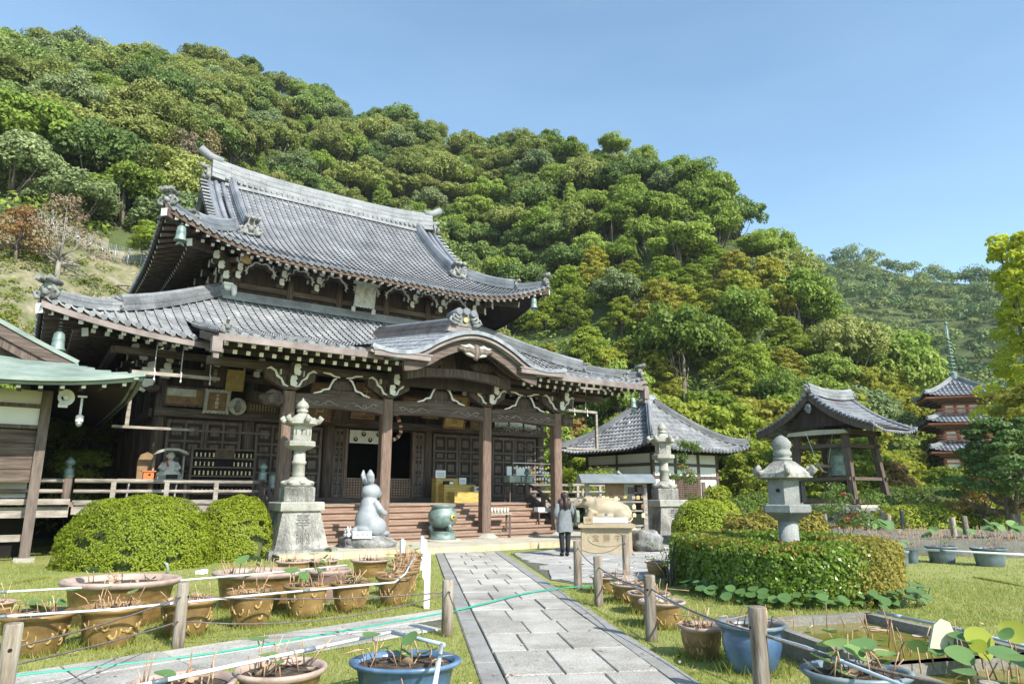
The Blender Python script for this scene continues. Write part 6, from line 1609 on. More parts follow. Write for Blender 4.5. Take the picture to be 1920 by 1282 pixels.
def tall_lantern(p, rz, label):
    e = empty('stone_lantern', p, rz, label, 'lantern', 'tall stone lanterns'); q = R(45); k2 = math.sqrt(2)
    def part(nm, m, f): mb = MB(); f(mb); return mb.build(nm, m, e)
    part('ground_slab', 'stone_weathered', lambda b: b.box((0, 0, .11), (1.75, 1.75, .22)))
    ped = part('pedestal', 'stone_weathered', lambda b: b.lathe([(.70 * k2, .22), (.66 * k2, .34), (.49 * k2, 1.16)], 4, rot=q, sm=False))
    part('pedestal_cap', 'stone_pale', lambda b: b.lathe([(.56 * k2, 1.16), (.57 * k2, 1.18), (.57 * k2, 1.36), (.54 * k2, 1.39)], 4, rot=q, sm=False))
    part('die_block', 'stone_weathered', lambda b: hexa([(.46, 1.39), (.47, 1.42), (.47, 1.74), (.43, 1.78)], b, rot=R(30)))
    part('lotus_base', 'stone_pale', lambda b: (b.lathe([(.40, 1.78), (.42, 1.86), (.36, 1.93), (.24, 1.98), (.20, 2.03)], 24), [b.blob((.36 * math.cos(a), .36 * math.sin(a), 1.88), (.10, .10, .06), 2, .05, 8, 5) for a in np.linspace(0, 6.28, 9)[:-1]]))
    part('shaft', 'stone_pale', lambda b: b.lathe([(.175, 2.0), (.165, 2.1), (.160, 2.36), (.19, 2.38), (.19, 2.44), (.160, 2.46), (.15, 2.78)], 24))
    part('platform', 'stone_pale', lambda b: hexa([(.16, 2.72), (.34, 2.80), (.40, 2.84), (.40, 2.96), (.36, 2.98)], b, rot=R(30)))
    fb = part('fire_box', 'stone_pale', lambda b: hexa([(.27, 2.98), (.28, 3.0), (.28, 3.36), (.26, 3.38)], b, rot=R(30)))
    for a in (-90, -30, 210): mb = MB(); mb.box((.244 * math.cos(R(a)), .244 * math.sin(R(a)), 3.20), (.02, .13, .14) if a != -90 else (.13, .02, .14), 0, rz=0 if a == -90 else R(a)); mb.build('fire_box_opening', 'black', fb)
    part('roof_cap', 'stone_pale', lambda b: (hexa([(.30, 3.37), (.46, 3.43), (.45, 3.52), (.30, 3.60), (.16, 3.70), (.10, 3.74)], b, rot=R(30)), [b.tube([(.34 * math.cos(a), .34 * math.sin(a), 3.5), (.46 * math.cos(a), .46 * math.sin(a), 3.50), (.52 * math.cos(a), .52 * math.sin(a), 3.58), (.46 * math.cos(a), .46 * math.sin(a), 3.64)], [.07, .085, .075, .04], 8) for a in np.linspace(R(30), R(390), 7)[:-1]]))
    part('finial', 'stone_pale', lambda b: b.lathe([(.10, 3.72), (.15, 3.76), (.15, 3.82), (.10, 3.84), (.16, 3.87), (.165, 3.94), (.12, 4.02), (.045, 4.08), (.01, 4.15)], 18))
    lettering('奉納', .40, ped, (0.03, -.600, .70), (R(90 - 11), 0, 0), 'stone_dark_ink', True, .02, 'carved_characters')
    return e
tall_lantern(atz(549, 1043, 0), TH, 'tall pale stone lantern on tapered weathered pedestal beside the round clipped shrubs')
tall_lantern(Vector(((1247 - 960) / 1312 * 25.0, 25.0, 0)), R(20), 'tall pale stone lantern on tapered pedestal behind the ox statue')
def garden_lantern(p, rz):
    e = empty('garden_lantern', p, rz, 'squat grey stone lantern with broad curled roof rising from the hedge', 'lantern')
    def part(nm, f, m='stone_grey'): mb = MB(); f(mb); return mb.build(nm, m, e)
    part('shaft', lambda b: b.lathe([(.21, 0), (.19, .3), (.185, .62), (.215, .64), (.215, .72), (.185, .74), (.18, 1.22)], 28))
    part('platform', lambda b: hexa([(.19, 1.20), (.30, 1.27), (.45, 1.36), (.47, 1.38), (.47, 1.50), (.44, 1.52)], b, rot=R(30)))
    fb = part('fire_box', lambda b: hexa([(.345, 1.52), (.345, 2.0)], b, rot=R(20)))
    mb = MB(); mb.box((.30, -.17, 1.76), (.02, .20, .40), 0, rz=R(-30)); mb.build('fire_box_opening', 'black', fb); mb = MB(); mb.tube([(-.16, -.28, 1.78), (-.17, -.31, 1.78)], .035, 10); mb.build('moon_hole', 'black', fb)
    part('roof_cap', lambda b: (hexa([(.42, 1.98), (.56, 2.02), (.55, 2.10), (.40, 2.20), (.24, 2.32), (.15, 2.36)], b, rot=R(30)), [b.tube([(.42 * math.cos(a), .42 * math.sin(a), 2.12), (.55 * math.cos(a), .55 * math.sin(a), 2.10), (.60 * math.cos(a), .60 * math.sin(a), 2.16), (.55 * math.cos(a), .55 * math.sin(a), 2.22), (.50 * math.cos(a), .50 * math.sin(a), 2.18)], [.05, .06, .055, .05, .02], 8) for a in np.linspace(R(30), R(390), 7)[:-1]]), 'stone_weathered')
    part('finial', lambda b: b.lathe([(.17, 2.34), (.18, 2.40), (.12, 2.41), (.17, 2.44), (.18, 2.50), (.15, 2.55), (.15, 2.57), (.185, 2.62), (.18, 2.70), (.12, 2.78), (.03, 2.84)], 20))
    return e
garden_lantern(Vector(((1473 - 960) / 1312 * 12.6, 12.6, 0)), R(-15)).scale = (.93, .93, .93)
# ---- rabbit on its rock
rp0 = atz(687, 1036, 0); 
mb = MB(); mb.blob((0, 0, .20), (.78, .62, .36), 5, .10, 30, 18, freq=3)
mb.v = [(x, y, min(max(z, -.02), .46)) for x, y, z in mb.v]; rock = mb.build('rock_pedestal', 'rock_dark', None, 'rough dark rock block under the rabbit statue', 'rock', loc=rp0)
ra = empty('rabbit_statue', rp0 + Vector((0, 0, .45)), R(-50), 'large smooth grey stone rabbit statue sitting upright', 'statue')
mb = MB()
mb.blob((0, 0, .40), (.37, .36, .44), 0, 0, 28, 20); mb.blob((0, .02, .78), (.27, .26, .36), 0, 0, 24, 16); mb.blob((0, -.02, .18), (.40, .38, .20), 0, 0, 24, 12)
mb.blob((.0, .06, 1.20), (.26, .28, .235), 0, 0, 24, 16); mb.blob((0, .24, 1.15), (.15, .15, .13), 0, 0, 16, 10); mb.blob((0, .03, .62), (.33, .31, .36), 0, 0, 20, 14)
for sg in (-1, 1):
    mb.blob((sg * .30, .12, .26), (.16, .30, .26), 0, 0, 18, 12); mb.blob((sg * .26, .34, .07), (.10, .24, .08), 0, 0, 14, 8)
    mb.tube([(sg * .24, .08, .92), (sg * .36, .16, .74), (sg * .34, .30, .62)], [.10, .095, .08], 12); mb.blob((sg * .33, .32, .62), (.085, .09, .08), 0, 0, 12, 8)
    mb.tube([(sg * .10, 0, 1.36), (sg * .17, -.06, 1.50), (sg * .21, -.10, 1.66), (sg * .20, -.10, 1.82)], [.07, .115, .12, .03], 14, flat=.55)
mb.blob((0, -.38, .14), (.12, .12, .12), 0, 0, 12, 8)
remesh(mb, 'body', 'rabbit_stone', .022, 5, parent=ra)
mb = MB(); mb.lathe([(.46, -.03), (.45, .02)], 28); mb.build('plinth', 'rabbit_stone', ra)
for k, (dx, sc) in enumerate(((-.42, 1.0), (-.52, .85), (-.33, .8))):
    e = empty('small_rabbit', rp0 + Vector((dx, -.42, .44)), R(20 * k), ('small pale rabbit figure at the rock edge, the tallest of three', 'small pale rabbit figure outermost on the rock edge', 'small pale rabbit figure nearest the name card')[k], 'figurine', 'small rabbits at the foot of the statue'); e.scale = (sc,) * 3
    mb = MB(); mb.blob((0, 0, .07), (.06, .07, .075), 0, 0, 12, 8); mb.blob((0, -.02, .17), (.045, .05, .045), 0, 0, 12, 8)
    for sg in (-1, 1): mb.tube([(sg * .02, 0, .20), (sg * .035, .01, .25), (sg * .035, .01, .29)], [.014, .02, .008], 6)
    mb.build('figure', 'rabbit_stone' if k else 'white_paint', e)
e = empty('name_card', rp0 + Vector((-.02, -.56, .42)), R(0), 'white name card propped in front of the rabbit statue', 'card'); mb = MB(); mb.box((0, 0, .09), (.50, .02, .19)); o = mb.build('card', 'paper', e); lettering('福徳兎', .13, o, (0, -.012, .09), (R(90), 0, 0), 'ink', False, .003)
e.rotation_euler = (R(-18), 0, R(6))
# ---- ox on its pedestal
op = atz(1137, 1036, 0); ORZ = R(-4)
pd_ = empty('ox_pedestal', op, ORZ, 'buff stone pedestal with carved oval panel under the ox statue', 'pedestal')
mb = MB(); mb.box((0, 0, .05), (1.40, .80, .10)); mb.build('plinth', 'pedestal_stone', pd_)
mb = MB(); mb.box((0, .02, .40), (1.28, .70, .60)); die = mb.build('die', 'ox_stone', pd_)
for x in (-.64, .64): mb = MB(); mb.box((x, .02, .40), (.09, .74, .60)); mb.build('corner_post', 'pedestal_stone', pd_)
mb = MB(); mb.box((0, 0, .735), (1.54, .92, .09)); mb.box((0, 0, .79), (1.42, .82, .03)); mb.build('top_slab', 'pedestal_stone', pd_)
mb = MB(); mb.tube([( .50 * math.cos(t) , -.335, .40 + .20 * math.sin(t)) for t in np.linspace(0, 2 * math.pi, 33)], .012, 5); mb.build('oval_moulding', 'pedestal_stone', die)
for k, ch in enumerate('宝勝牛'): lettering(ch, .20, die, (-.30 + .30 * k, -.334, .40), (R(90), 0, 0), 'engraving', False, .006, 'carved_character')
ox = empty('ox_statue', op + Vector((0, .02, .80)), ORZ, 'pale cream stone statue of a lying ox facing the temple', 'statue')
mb = MB()
mb.tube([(-.40, 0, .30), (-.22, 0, .40), (.05, 0, .37), (.30, 0, .33), (.55, 0, .25), (.68, 0, .16)], [.24, .30, .30, .28, .24, .14], 20)
mb.blob((.02, 0, .18), (.55, .32, .18), 0, 0, 24, 12)
mb.tube([(-.28, 0, .46), (-.46, 0, .54), (-.60, 0, .56)], [.24, .19, .15], 16)
mb.tube([(-.58, 0, .60), (-.70, 0, .57), (-.84, 0, .50)], [.15, .14, .10], 16); mb.blob((-.85, 0, .49), (.08, .10, .085), 0, 0, 14, 8)
for sg in (-1, 1):
    mb.tube([(-.36, sg * .22, .32), (-.46, sg * .27, .15), (-.30, sg * .28, .06), (-.10, sg * .28, .06)], [.16, .11, .075, .06], 12)
    mb.blob((.44, sg * .22, .20), (.26, .15, .20), 0, 0, 18, 10); mb.tube([(.55, sg * .28, .10), (.30, sg * .33, .06), (.10, sg * .34, .05)], [.10, .07, .05], 10)
    mb.tube([(-.58, sg * .13, .66), (-.52, sg * .24, .66), (-.50, sg * .28, .62)], [.04, .055, .02], 8, flat=.6)
mb.blob((-.20, 0, .58), (.20, .18, .12), 0, 0, 14, 8)
remesh(mb, 'body', 'ox_stone', .022, 4, parent=ox)
for sg in (-1, 1):
    mb = MB(); mb.tube([(-.62, sg * .10, .70), (-.63, sg * .17, .80), (-.60, sg * .15, .93)], [.042, .035, .008], 8); mb.build('horn', 'ox_stone', ox)
    mb = MB(); mb.blob((-.73, sg * .125, .60), (.022, .014, .018), 0, 0, 8, 6); mb.build('eye', 'black', ox)
mb = MB(); mb.tube([(.68, .05, .22), (.74, -.08, .12), (.66, -.25, .05), (.5, -.30, .04)], [.03, .025, .025, .03], 7); mb.build('tail', 'ox_stone', ox)
mb = MB(); mb.tube([(.03, -.30, .26), (.03, -.335, .26)], .035, 12); mb.build('belly_hole', 'metal_grey', ox)
e = empty('ox_name_sign', op + Vector((.08, -.40, .82)), ORZ, 'long white name sign lying at the feet of the ox statue', 'sign'); mb = MB(); mb.box((0, 0, .07), (.95, .02, .14)); o = mb.build('board', 'paper', e); lettering('勝運の牛', .11, o, (-.22, -.012, .07), (R(90), 0, 0), 'pvc_blue', False, .003)
e = empty('buff_plate', op + Vector((-.52, -.36, .80)), ORZ, 'small buff plate at the left end of the ox pedestal', 'plate'); mb = MB(); mb.box((0, 0, .09), (.26, .06, .19)); o = mb.build('plate', 'pedestal_stone', e); lettering('祈願', .08, o, (0, -.032, .09), (R(90), 0, 0), 'engraving', False, .003)
mb = MB(); mb.blob((0, 0, .28), (.46, .42, .40), 12, .12, 26, 16, freq=3); mb.v = [(x * (1.05 if z < .2 else .95), y, min(max(z, -.03), .60)) for x, y, z in mb.v]
mb.build('standing_stone', 'rock_dark', None, 'flat-topped weathered grey stone beside the ox pedestal', 'stone', loc=atz(1216, 1036, 0) + Vector((0, .3, 0)))
# ---- incense burner
bp = atz(829, 1014, .15); ib = empty('incense_burner', bp, TH, 'big green bronze incense burner with gold crest on a drum base', 'incense burner')
mb = MB(); mb.lathe([(.58, 0), (.58, .06)], 28); mb.build('stone_base', 'terrace_stone', ib)
mb = MB(); mb.lathe([(.44, .06), (.44, .10), (.40, .12), (.40, .28), (.43, .30)], 28); mb.build('drum', 'bronze', ib)
mb = MB(); mb.lathe([(.16, .40), (.34, .46), (.44, .60), (.465, .74), (.44, .88), (.36, .96), (.35, 1.02), (.41, 1.06), (.41, 1.10), (.36, 1.11), (.33, 1.03), (.30, 1.0)], 32, caps=False); mb.lathe([(.33, 1.0), (.01, 1.02)], 24); bo = mb.build('bowl', 'bronze', ib)
for k in range(3):
    a = R(-80 + 120 * k); c_, s_ = math.cos(a), math.sin(a); mb = MB(); mb.tube([(.30 * c_, .30 * s_, .52), (.38 * c_, .38 * s_, .42), (.30 * c_, .30 * s_, .30)], [.09, .07, .08], 9); mb.build('leg', 'bronze', ib)
mb = MB(); mb.lathe([(.01, 0), (.10, 0), (.11, .012), (.01, .02)], 20); o = mb.build('gold_crest', 'gold', bo); o.location = (.12, -.445, .74); o.rotation_euler = (R(90), 0, R(14)); mb = MB(); mb.lathe([(.01, 0), (.035, 0), (.03, .01)], 12); o2 = mb.build('crest_centre', 'black', bo); o2.location = (.125, -.468, .74); o2.rotation_euler = (R(90), 0, R(14))
# ---- tables on the terrace
def table(p, rz, w_, d_, h_, label, m='timber'):
    e = empty('table', p, rz, label, 'table'); mb = MB(); mb.box((0, 0, h_ - .02), (w_, d_, .04)); mb.build('table_top', 'rail_wood', e)
    for sx in (-1, 1):
        for sy in (-1, 1): mb = MB(); mb.box((sx * (w_ / 2 - .05), sy * (d_ / 2 - .05), h_ / 2 - .02), (.055, .055, h_ - .04)); mb.build('leg', m, e)
    mb = MB(); mb.box((0, -d_ / 2 + .05, .18), (w_ - .1, .03, .05)); mb.box((0, d_ / 2 - .05, .18), (w_ - .1, .03, .05)); mb.build('stretcher', m, e); return e
ct = atz(928, 1008, .15); table(ct, TH * .6, 1.05, .42, .80, 'narrow wooden table with white candles in front of the steps')
for k in range(6):
    q = ct + Vector((math.cos(TH * .6) * (-.12 + .115 * k), math.sin(TH * .6) * (-.12 + .115 * k), .80)); e = empty('candle', q, 0, 'white pillar candle in a glass on the narrow table', 'candle', 'candles on the narrow table')
    mb = MB(); mb.lathe([(.042, 0), (.042, .17), (.036, .18)], 12); mb.build('wax', 'candle', e); mb = MB(); mb.tube([(0, 0, .18), (0, 0, .205)], .004, 4); mb.build('wick', 'ink', e)
e = empty('candle_box', ct + Vector((-.33, -.2, .80)), TH, 'open box of white candles at the end of the narrow table', 'box'); mb = MB(); mb.box((0, 0, .10), (.28, .24, .20)); mb.build('carton', 'rail_wood', e); mb = MB(); [mb.tube([(-.08 + .055 * k, -.05, .1), (-.08 + .055 * k, -.05, .235)], .022, 7) for k in range(4)]; mb.build('candle_tips', 'candle', e)
t2 = atz(1022, 1002, .15); table(t2, TH, .95, .5, .82, 'folding table with pale boxes beside the last porch column')
for k, (dx, w_, h_, m, lab) in enumerate(((-.25, .3, .13, 'paper', 'pale carton at the near end of the folding table'), (.08, .3, .11, 'candle', 'cream carton in the middle of the folding table'), (.36, .16, .17, 'metal_grey', 'grey tin at the far end of the folding table'))):
    e = empty('carton', t2 + EXv * dx + Vector((0, 0, .82)), TH, lab, 'box'); mb = MB(); mb.box((0, 0, h_ / 2), (w_, .26, h_)); mb.build('casing', m, e); mb = MB(); mb.box((0, 0, h_ + .006), (w_ + .01, .27, .012)); mb.build('lid', m, e)
# ---- votive tablet shelter behind the ox
vs_ = empty('tablet_shelter', Vector(((1155 - 960) / 1312 * 22.6, 22.6, 0)), R(6), 'open shelter with grey copper roof hung with wooden votive tablets', 'shelter')
for x in (-.95, .95): mb = MB(); mb.box((x, 0, 1.02), (.13, .13, 2.04)); mb.build('post', 'rail_wood', vs_)
mb = MB(); mb.prism([(-.45, -.12), (0, .10), (.45, -.12), (.45, -.19), (0, .0), (-.45, -.19)], (-1.22, 0, 2.12), (0, 1, 0), (0, 0, 1), (1, 0, 0), 2.44); mb.build('roof', 'roof_lead', vs_)
mb = MB(); mb.lathe([(.05, 0), (.07, .06), (.02, .14)], 10); mb.build('roof_finial', 'bronze', vs_, loc=(.1, 0, 2.2))
for z in (1.9, 1.62, 1.34, 1.06, .60): mb = MB(); mb.box((0, .0, z), (1.9, .05, .05)); mb.build('rail', 'rail_wood', vs_)
mb1 = MB(); mb1.prism([(-.055, 0), (.055, 0), (.055, .09), (0, .12), (-.055, .09)], (0, 0, -.12), (1, 0, 0), (0, 0, 1), (0, 1, 0), .012); mE = [mb1.mesh('wooden_tablet', m) for m in ('plaque_gold', 'plaque_brown', 'inscription', 'rail_wood')]
for z in (1.56, 1.28, 1.0, .54):
    for k in range(13): 
        if rnd.random() < .8: put('wooden_tablet', rnd.choice(mE), vs_, (-.85 + k * .142, -.04 - rnd.random() * .03, z), (0, rnd.uniform(-.12, .12), 0), (1, 1, rnd.uniform(.9, 1.5)))
mb = MB(); mb.box((-.05, -.05, 1.72), (.62, .03, .40)); mb.build('sign_board', 'plaque_brown', vs_)
for x in (.5, .8): mb = MB(); mb.box((x, -.05, 1.7), (.22, .04, .22)); mb.build('small_sign', 'timber', vs_)

# ================================================================== PERSON
pp = atz(1060, 1042, .03); pe = empty('person', pp, R(12), 'person seen from behind in grey tunic and black leggings carrying a shoulder bag', 'person')
mb = MB()
for sg in (-1, 1):
    mb.tube([(sg * .085, .01, .80), (sg * .085, .02, .48), (sg * .080 , -.01 + .04 * (sg > 0), .28), (sg * .075, .0 + .05 * (sg > 0), .07)], [.095, .062, .058, .038], 12); mb.blob((sg * .078, .05 + .05 * (sg > 0), .035), (.042, .115, .035), 0, 0, 12, 8)
mb.tube([(0, 0, .76), (0, 0, .92), (0, 0, 1.10), (0, .01, 1.26), (0, 0, 1.34)], [.10, .105, .09, .10, .06], 16, flat=1.45)
mb.tube([(0, 0, 1.30), (0, .01, 1.40)], [.055, .05], 10); mb.blob((0, .02, 1.475), (.078, .095, .108), 0, 0, 16, 12); mb.blob((0, .115, 1.465), (.014, .02, .02), 0, 0, 8, 6)
for sg in (-1, 1):
    pts = [(sg * .165, 0, 1.29), (sg * .225, .0, 1.06), (sg * .19, .10, .92), (sg * .12, .22, .95)] if sg > 0 else [(sg * .165, 0, 1.29), (sg * .24, .01, 1.06), (sg * .22, .08, .86), (sg * .20, .13, .78)]
    mb.tube(pts, [.058, .046, .038, .028], 10); e_ = Vector(pts[-1]); d_ = (e_ - Vector(pts[-2])).normalized()
    mb.blob(tuple(e_ + d_ * .04), (.028, .042, .045), 0, 0, 10, 7)
    for k in range(5): mb.tube([e_ + d_ * .06 + Vector((.012 * (k - 2), 0, .004 * k)), e_ + d_ * (.115 - .006 * abs(k - 2)) + Vector((.015 * (k - 2), .012, -.012))], [.009, .006], 5)
remesh(mb, 'body', 'skin', .013, 2, parent=pe)
mb = MB()
for sg in (-1, 1): mb.tube([(sg * .085, .01, .84), (sg * .085, .02, .48), (sg * .080, -.01 + .04 * (sg > 0), .28), (sg * .075, .0 + .05 * (sg > 0), .09)], [.106, .072, .068, .048], 12)
mb.build('leggings', 'dark_cloth', pe)
for sg in (-1, 1): mb = MB(); mb.blob((sg * .078, .045 + .05 * (sg > 0), .045), (.05, .13, .05), 0, 0, 14, 9); mb.build('shoe', 'dark_cloth', pe)
mb = MB(); rngp = random.Random(3); V = []; n = 28; prof = [(.215, .145, .60), (.21, .14, .72), (.19, .125, .92), (.165, .115, 1.08), (.175, .115, 1.22), (.165, .10, 1.31), (.075, .065, 1.37)]
for rx_, ry_, z in prof:
    for i in range(n): a = 2 * math.pi * i / n; f = 1 + (.05 * math.sin(5 * a + 1) + .03 * math.sin(9 * a)) * max(0, (1.0 - z)) * 1.6; V.append((rx_ * math.cos(a) * f, ry_ * math.sin(a) * f, z + (.015 * math.sin(3 * a) if z < .62 else 0)))
F = [(j * n + i, j * n + (i + 1) % n, (j + 1) * n + (i + 1) % n, (j + 1) * n + i) for j in range(len(prof) - 1) for i in range(n)]
mb.add(V, F, 0, True)
for sg in (-1, 1):
    pts = [(sg * .155, 0, 1.30), (sg * .222, .0, 1.10), (sg * .215, .05, .98)] if sg > 0 else [(sg * .155, 0, 1.30), (sg * .235, .01, 1.08), (sg * .232, .04, .94)]
    mb.tube(pts, [.078, .070, .068], 12)
mb.build('tunic', 'grey_dress', pe)
mb = MB(); mb.blob((0, -.005, 1.505), (.098, .112, .115), 2, .03, 20, 14); mb.tube([(0, -.03, 1.50), (0, -.085, 1.40), (0, -.105, 1.28), (0, -.10, 1.17)], [.06, .066, .07, .04], 14, flat=1.6)
for k in range(9): x = -.10 + .025 * k; mb.tube([(x, -.06, 1.44), (x * 1.25, -.13 + abs(x) * .4, 1.30), (x * 1.2 + .01 * math.sin(k * 2), -.12 + abs(x) * .4, 1.15 + .012 * (k % 3))], [.03, .034, .012], 6)
mb.build('hair', 'hair', pe)
sb = empty('shoulder_bag', pp, R(12), 'grey-green cloth shoulder bag on the right side of the person', 'bag')
mb = MB(); mb.prism([(-.13, 0), (.13, -.02), (.17, .14), (.12, .30), (-.10, .31), (-.16, .15)], (.27, -.02, .84), (0, 1, 0), (0, 0, 1), (1, 0, 0), .09); remesh(mb, 'pouch', 'bag_green', .012, 4, parent=sb)
mb = MB(); mb.tube([(.30, -.10, 1.12), (.24, -.08, 1.24), (.15, -.03, 1.365), (.16, .07, 1.33), (.24, .13, 1.2), (.30, .09, 1.12)], .014, 6); mb.build('strap', 'bag_green', sb)
# ================================================================== CLIPPED SHRUBS AND HEDGE
def dome_pts(n, r, rng, low=-.08, sq=2.6):
    d = rng.normal(0, 1, (n * 2, 3)); d /= np.linalg.norm(d, axis=1)[:, None]; d = d[d[:, 2] > low][:n]
    k = (np.abs(d[:, 0]) ** sq + np.abs(d[:, 1]) ** sq + np.abs(d[:, 2]) ** sq) ** (-1 / sq)
    return d * k[:, None] * np.array(r), d
def clipped(name, p, r, label, leafm, n=9000, leaf=.06, seed=1, cat='shrub', group=None, gaps=.0, rz=0.0, bump=.05):
    rng = np.random.default_rng(seed); e = empty(name, p, rz, label, cat, group)
    P, D = dome_pts(n, r, rng); lump = 1 + bump * (np.sin(D[:, 0] * 9 + seed) * np.sin(D[:, 1] * 8) + .6 * np.sin(D[:, 2] * 13 + D[:, 0] * 5) + .5 * np.sin(D[:, 0] * 23 + 2) * np.sin(D[:, 2] * 21 + seed))
    dep = 1 - .10 * rng.random(len(P)) ** 1.6
    P = P * (lump * dep)[:, None]
    if gaps:
        hole = np.zeros(len(P), bool)
        for _ in range(int(gaps)):
            c = P[rng.integers(len(P))]; 
            if c[2] > r[2] * .62: continue
            hole |= (np.linalg.norm((P - c) * [1, 1, 1.5], axis=1) < rng.uniform(.07, .17))
        P, D = P[~hole], D[~hole]
    V, F = leaf_quads(P, D * 1.2 + [0, 0, .3], leaf, rng, jit=.55)
    put('foliage', mesh_np('foliage', V, F, leafm), e)
    b = MB(); b.blob((0, 0, 0), (r[0] * .90, r[1] * .90, r[2] * .90), 3, .03, 18, 14); b.v = [(x, y, max(z, .02)) for x, y, z in b.v]; b.build('dark_core', 'hill_soil', e)  # solid dark core; shade behind the leaves put into its colour
    b = MB()
    for k in range(6): a = k * 1.05; b.tube([(r[0] * .2 * math.cos(a), r[1] * .2 * math.sin(a), -.05), (r[0] * .6 * math.cos(a), r[1] * .6 * math.sin(a), r[2] * .55)], [.03, .012], 5)
    b.build('stems', 'bark', e); return e
c = atz(232, 1072, 0); clipped('clipped_shrub', c + Vector((-.42, 1.25, 0)), (1.62, 1.35, 1.56), 'large round clipped yellow-green shrub left of the stone lantern', 'leaf_clipped', 44000, .047, 3, gaps=90, bump=.022, group='clipped shrubs')
c = atz(420, 1056, 0); clipped('clipped_shrub', c + Vector((-.2, 1.05, 0)), (.92, .9, 1.54), 'upright clipped yellow-green shrub between the big round shrub and the stone lantern', 'leaf_clipped', 26000, .047, 4, gaps=50, bump=.022, group='clipped shrubs')
def at_depth(u, Y, z=0.0): return Vector(((u - 960) / 1312 * Y, Y, z))
clipped('clipped_shrub', at_depth(1318, 22.5), (1.05, 1.0, 1.42), 'smooth rounded yellow-green shrub behind the tall lantern by the ox', 'leaf_clipped', 9000, .07, 5, group='clipped shrubs', bump=.02)
clipped('azalea_bush', at_depth(1412, 17.6), (1.0, .9, 1.12), 'dark brownish azalea bush left of the squat lantern', 'leaf_hedge_brown', 9000, .07, 6, group='azalea bushes', bump=.07)
clipped('azalea_bush', at_depth(1506, 17.2), (.62, .7, 1.15), 'brownish green azalea bush right of the squat lantern', 'leaf_hedge_brown', 7000, .07, 7, group='azalea bushes', bump=.06)
for k, (u, Y, r, lab) in enumerate(((1352, 29, (.8, .8, 1.35), 'small round clipped shrub below the side hall window'), (1385, 31, (.9, .9, 1.5), 'dark round clipped shrub behind the small round shrub'), (1425, 33, (1.0, 1, 1.7), 'round clipped shrub halfway between side hall and bell tower'), (1345, 34, (.9, .8, 2.0), 'pale green clipped shrub against the side hall corner'), (1455, 27, (.9, .8, 1.15), 'low yellow-green clipped shrub behind the squat lantern'))):
    clipped('clipped_shrub', at_depth(u, Y), r, lab, ('leaf_clipped', 'leaf_clipped_dark', 'leaf_clipped_dark', 'leaf_clipped', 'leaf_clipped')[k], 3600, .10, 10 + k, group='clipped shrubs', bump=.03)
for k, (u, Y, r, lab) in enumerate(((1672, 38, (1.9, 1.4, 2.0), 'dark flat-topped clipped shrub right of the bell tower plinth'), (1715, 34, (2.1, 1.4, 1.1), 'long low clipped shrub in front of the dark flat-topped one'), (1765, 37, (2.6, 1.6, 2.1), 'broad dark cloud-clipped shrub below the pagoda'), (1820, 35, (2.4, 1.5, 1.25), 'low yellow-green clipped mound beside the pine'), (1640, 36, (1.2, 1.2, 1.6), 'small dark clipped shrub at the bell tower corner'), (1880, 38, (2.2, 1.6, 1.9), 'dark clipped shrub behind the pine trunk'))):
    clipped('clipped_shrub', at_depth(u, Y), r, lab, 'leaf_clipped_dark' if k in (0, 2, 4, 5) else 'leaf_clipped', 5200, .12, 20 + k, group='clipped shrubs', bump=.04)
# ---- hedge ring round the squat lantern
HO = [(3.05, 13.7), (3.0, 12.2), (3.25, 11.15), (3.85, 10.45), (4.7, 10.25), (5.6, 10.55), (6.25, 11.4), (6.6, 12.7), (6.1, 13.9), (5.0, 14.6), (3.8, 14.5)]
HO = [(x, y) for x, y, in [q[:2] for q in sample([HO[-1]] + HO + [HO[0], HO[1]], 80)]][6:74]
hc = Vector((4.75, 12.4, 0)); rng = np.random.default_rng(42); HH = .86
def hedge_pts(n, seed):
    rng = np.random.default_rng(seed); Ps, Ds = [], []
    m = len(HO)
    for _ in range(n):
        i = rng.integers(m - 1); t = rng.random(); a, b = np.array(HO[i]), np.array(HO[i + 1]); q = a + (b - a) * t
        out = q - np.array([hc.x, hc.y]); out /= np.linalg.norm(out); w_ = rng.random()
        if w_ < .50:
            z = rng.random() * HH; rnd_ = .10 * max(0, (z - HH + .18) / .18) ** 2; P = np.array([*(q - out * rnd_), z]); D = np.array([out[0], out[1], .25])
        elif w_ < .88:
            s_ = rng.random(); P = np.array([*(q - out * (.04 + .9 * s_)), HH - .05 * abs(2 * s_ - 1) ** 3]); D = np.array([0, 0, 1.0])
        else:
            z = rng.random() * HH; P = np.array([*(q - out * .98), z]); D = np.array([-out[0], -out[1], .2])
        l_ = .035 * (math.sin(P[0] * 9 + P[2] * 6) * math.sin(P[1] * 8 + P[2] * 9)) + .02 * math.sin(P[0] * 27) * math.sin(P[2] * 29 + P[1] * 25)
        P = P + D / np.linalg.norm(D) * (l_ - .09 * rng.random() ** 1.7); Ps.append(P); Ds.append(D)
    return np.array(Ps), np.array(Ds)
he = empty('hedge_ring', hc, 0, 'waist-low clipped hedge ring around the squat stone lantern', 'hedge')
P, D = hedge_pts(42000, 9); P -= np.array(hc)
brown = (P[:, 0] + hc.x + .5 * np.sin(P[:, 2] * 6) * .2 + rng.normal(0, .16, len(P)) > 5.0) & (P[:, 1] < .6); tip = (~brown) & (P[:, 2] > HH - .12) & (rng.random(len(P)) < .28) & (P[:, 0] < -.2)
for nm, sel, m, lf in (('green_foliage', ~brown & ~tip, 'leaf_hedge', .060), ('browned_foliage', brown, 'leaf_hedge_brown', .048), ('orange_tips', tip, 'leaf_hedge_tip', .055)):
    V, F = leaf_quads(P[sel], D[sel], lf, rng, jit=.6); o = put(nm, mesh_np(nm, V, F, m), he)
b = MB(); m = len(HO); V = []
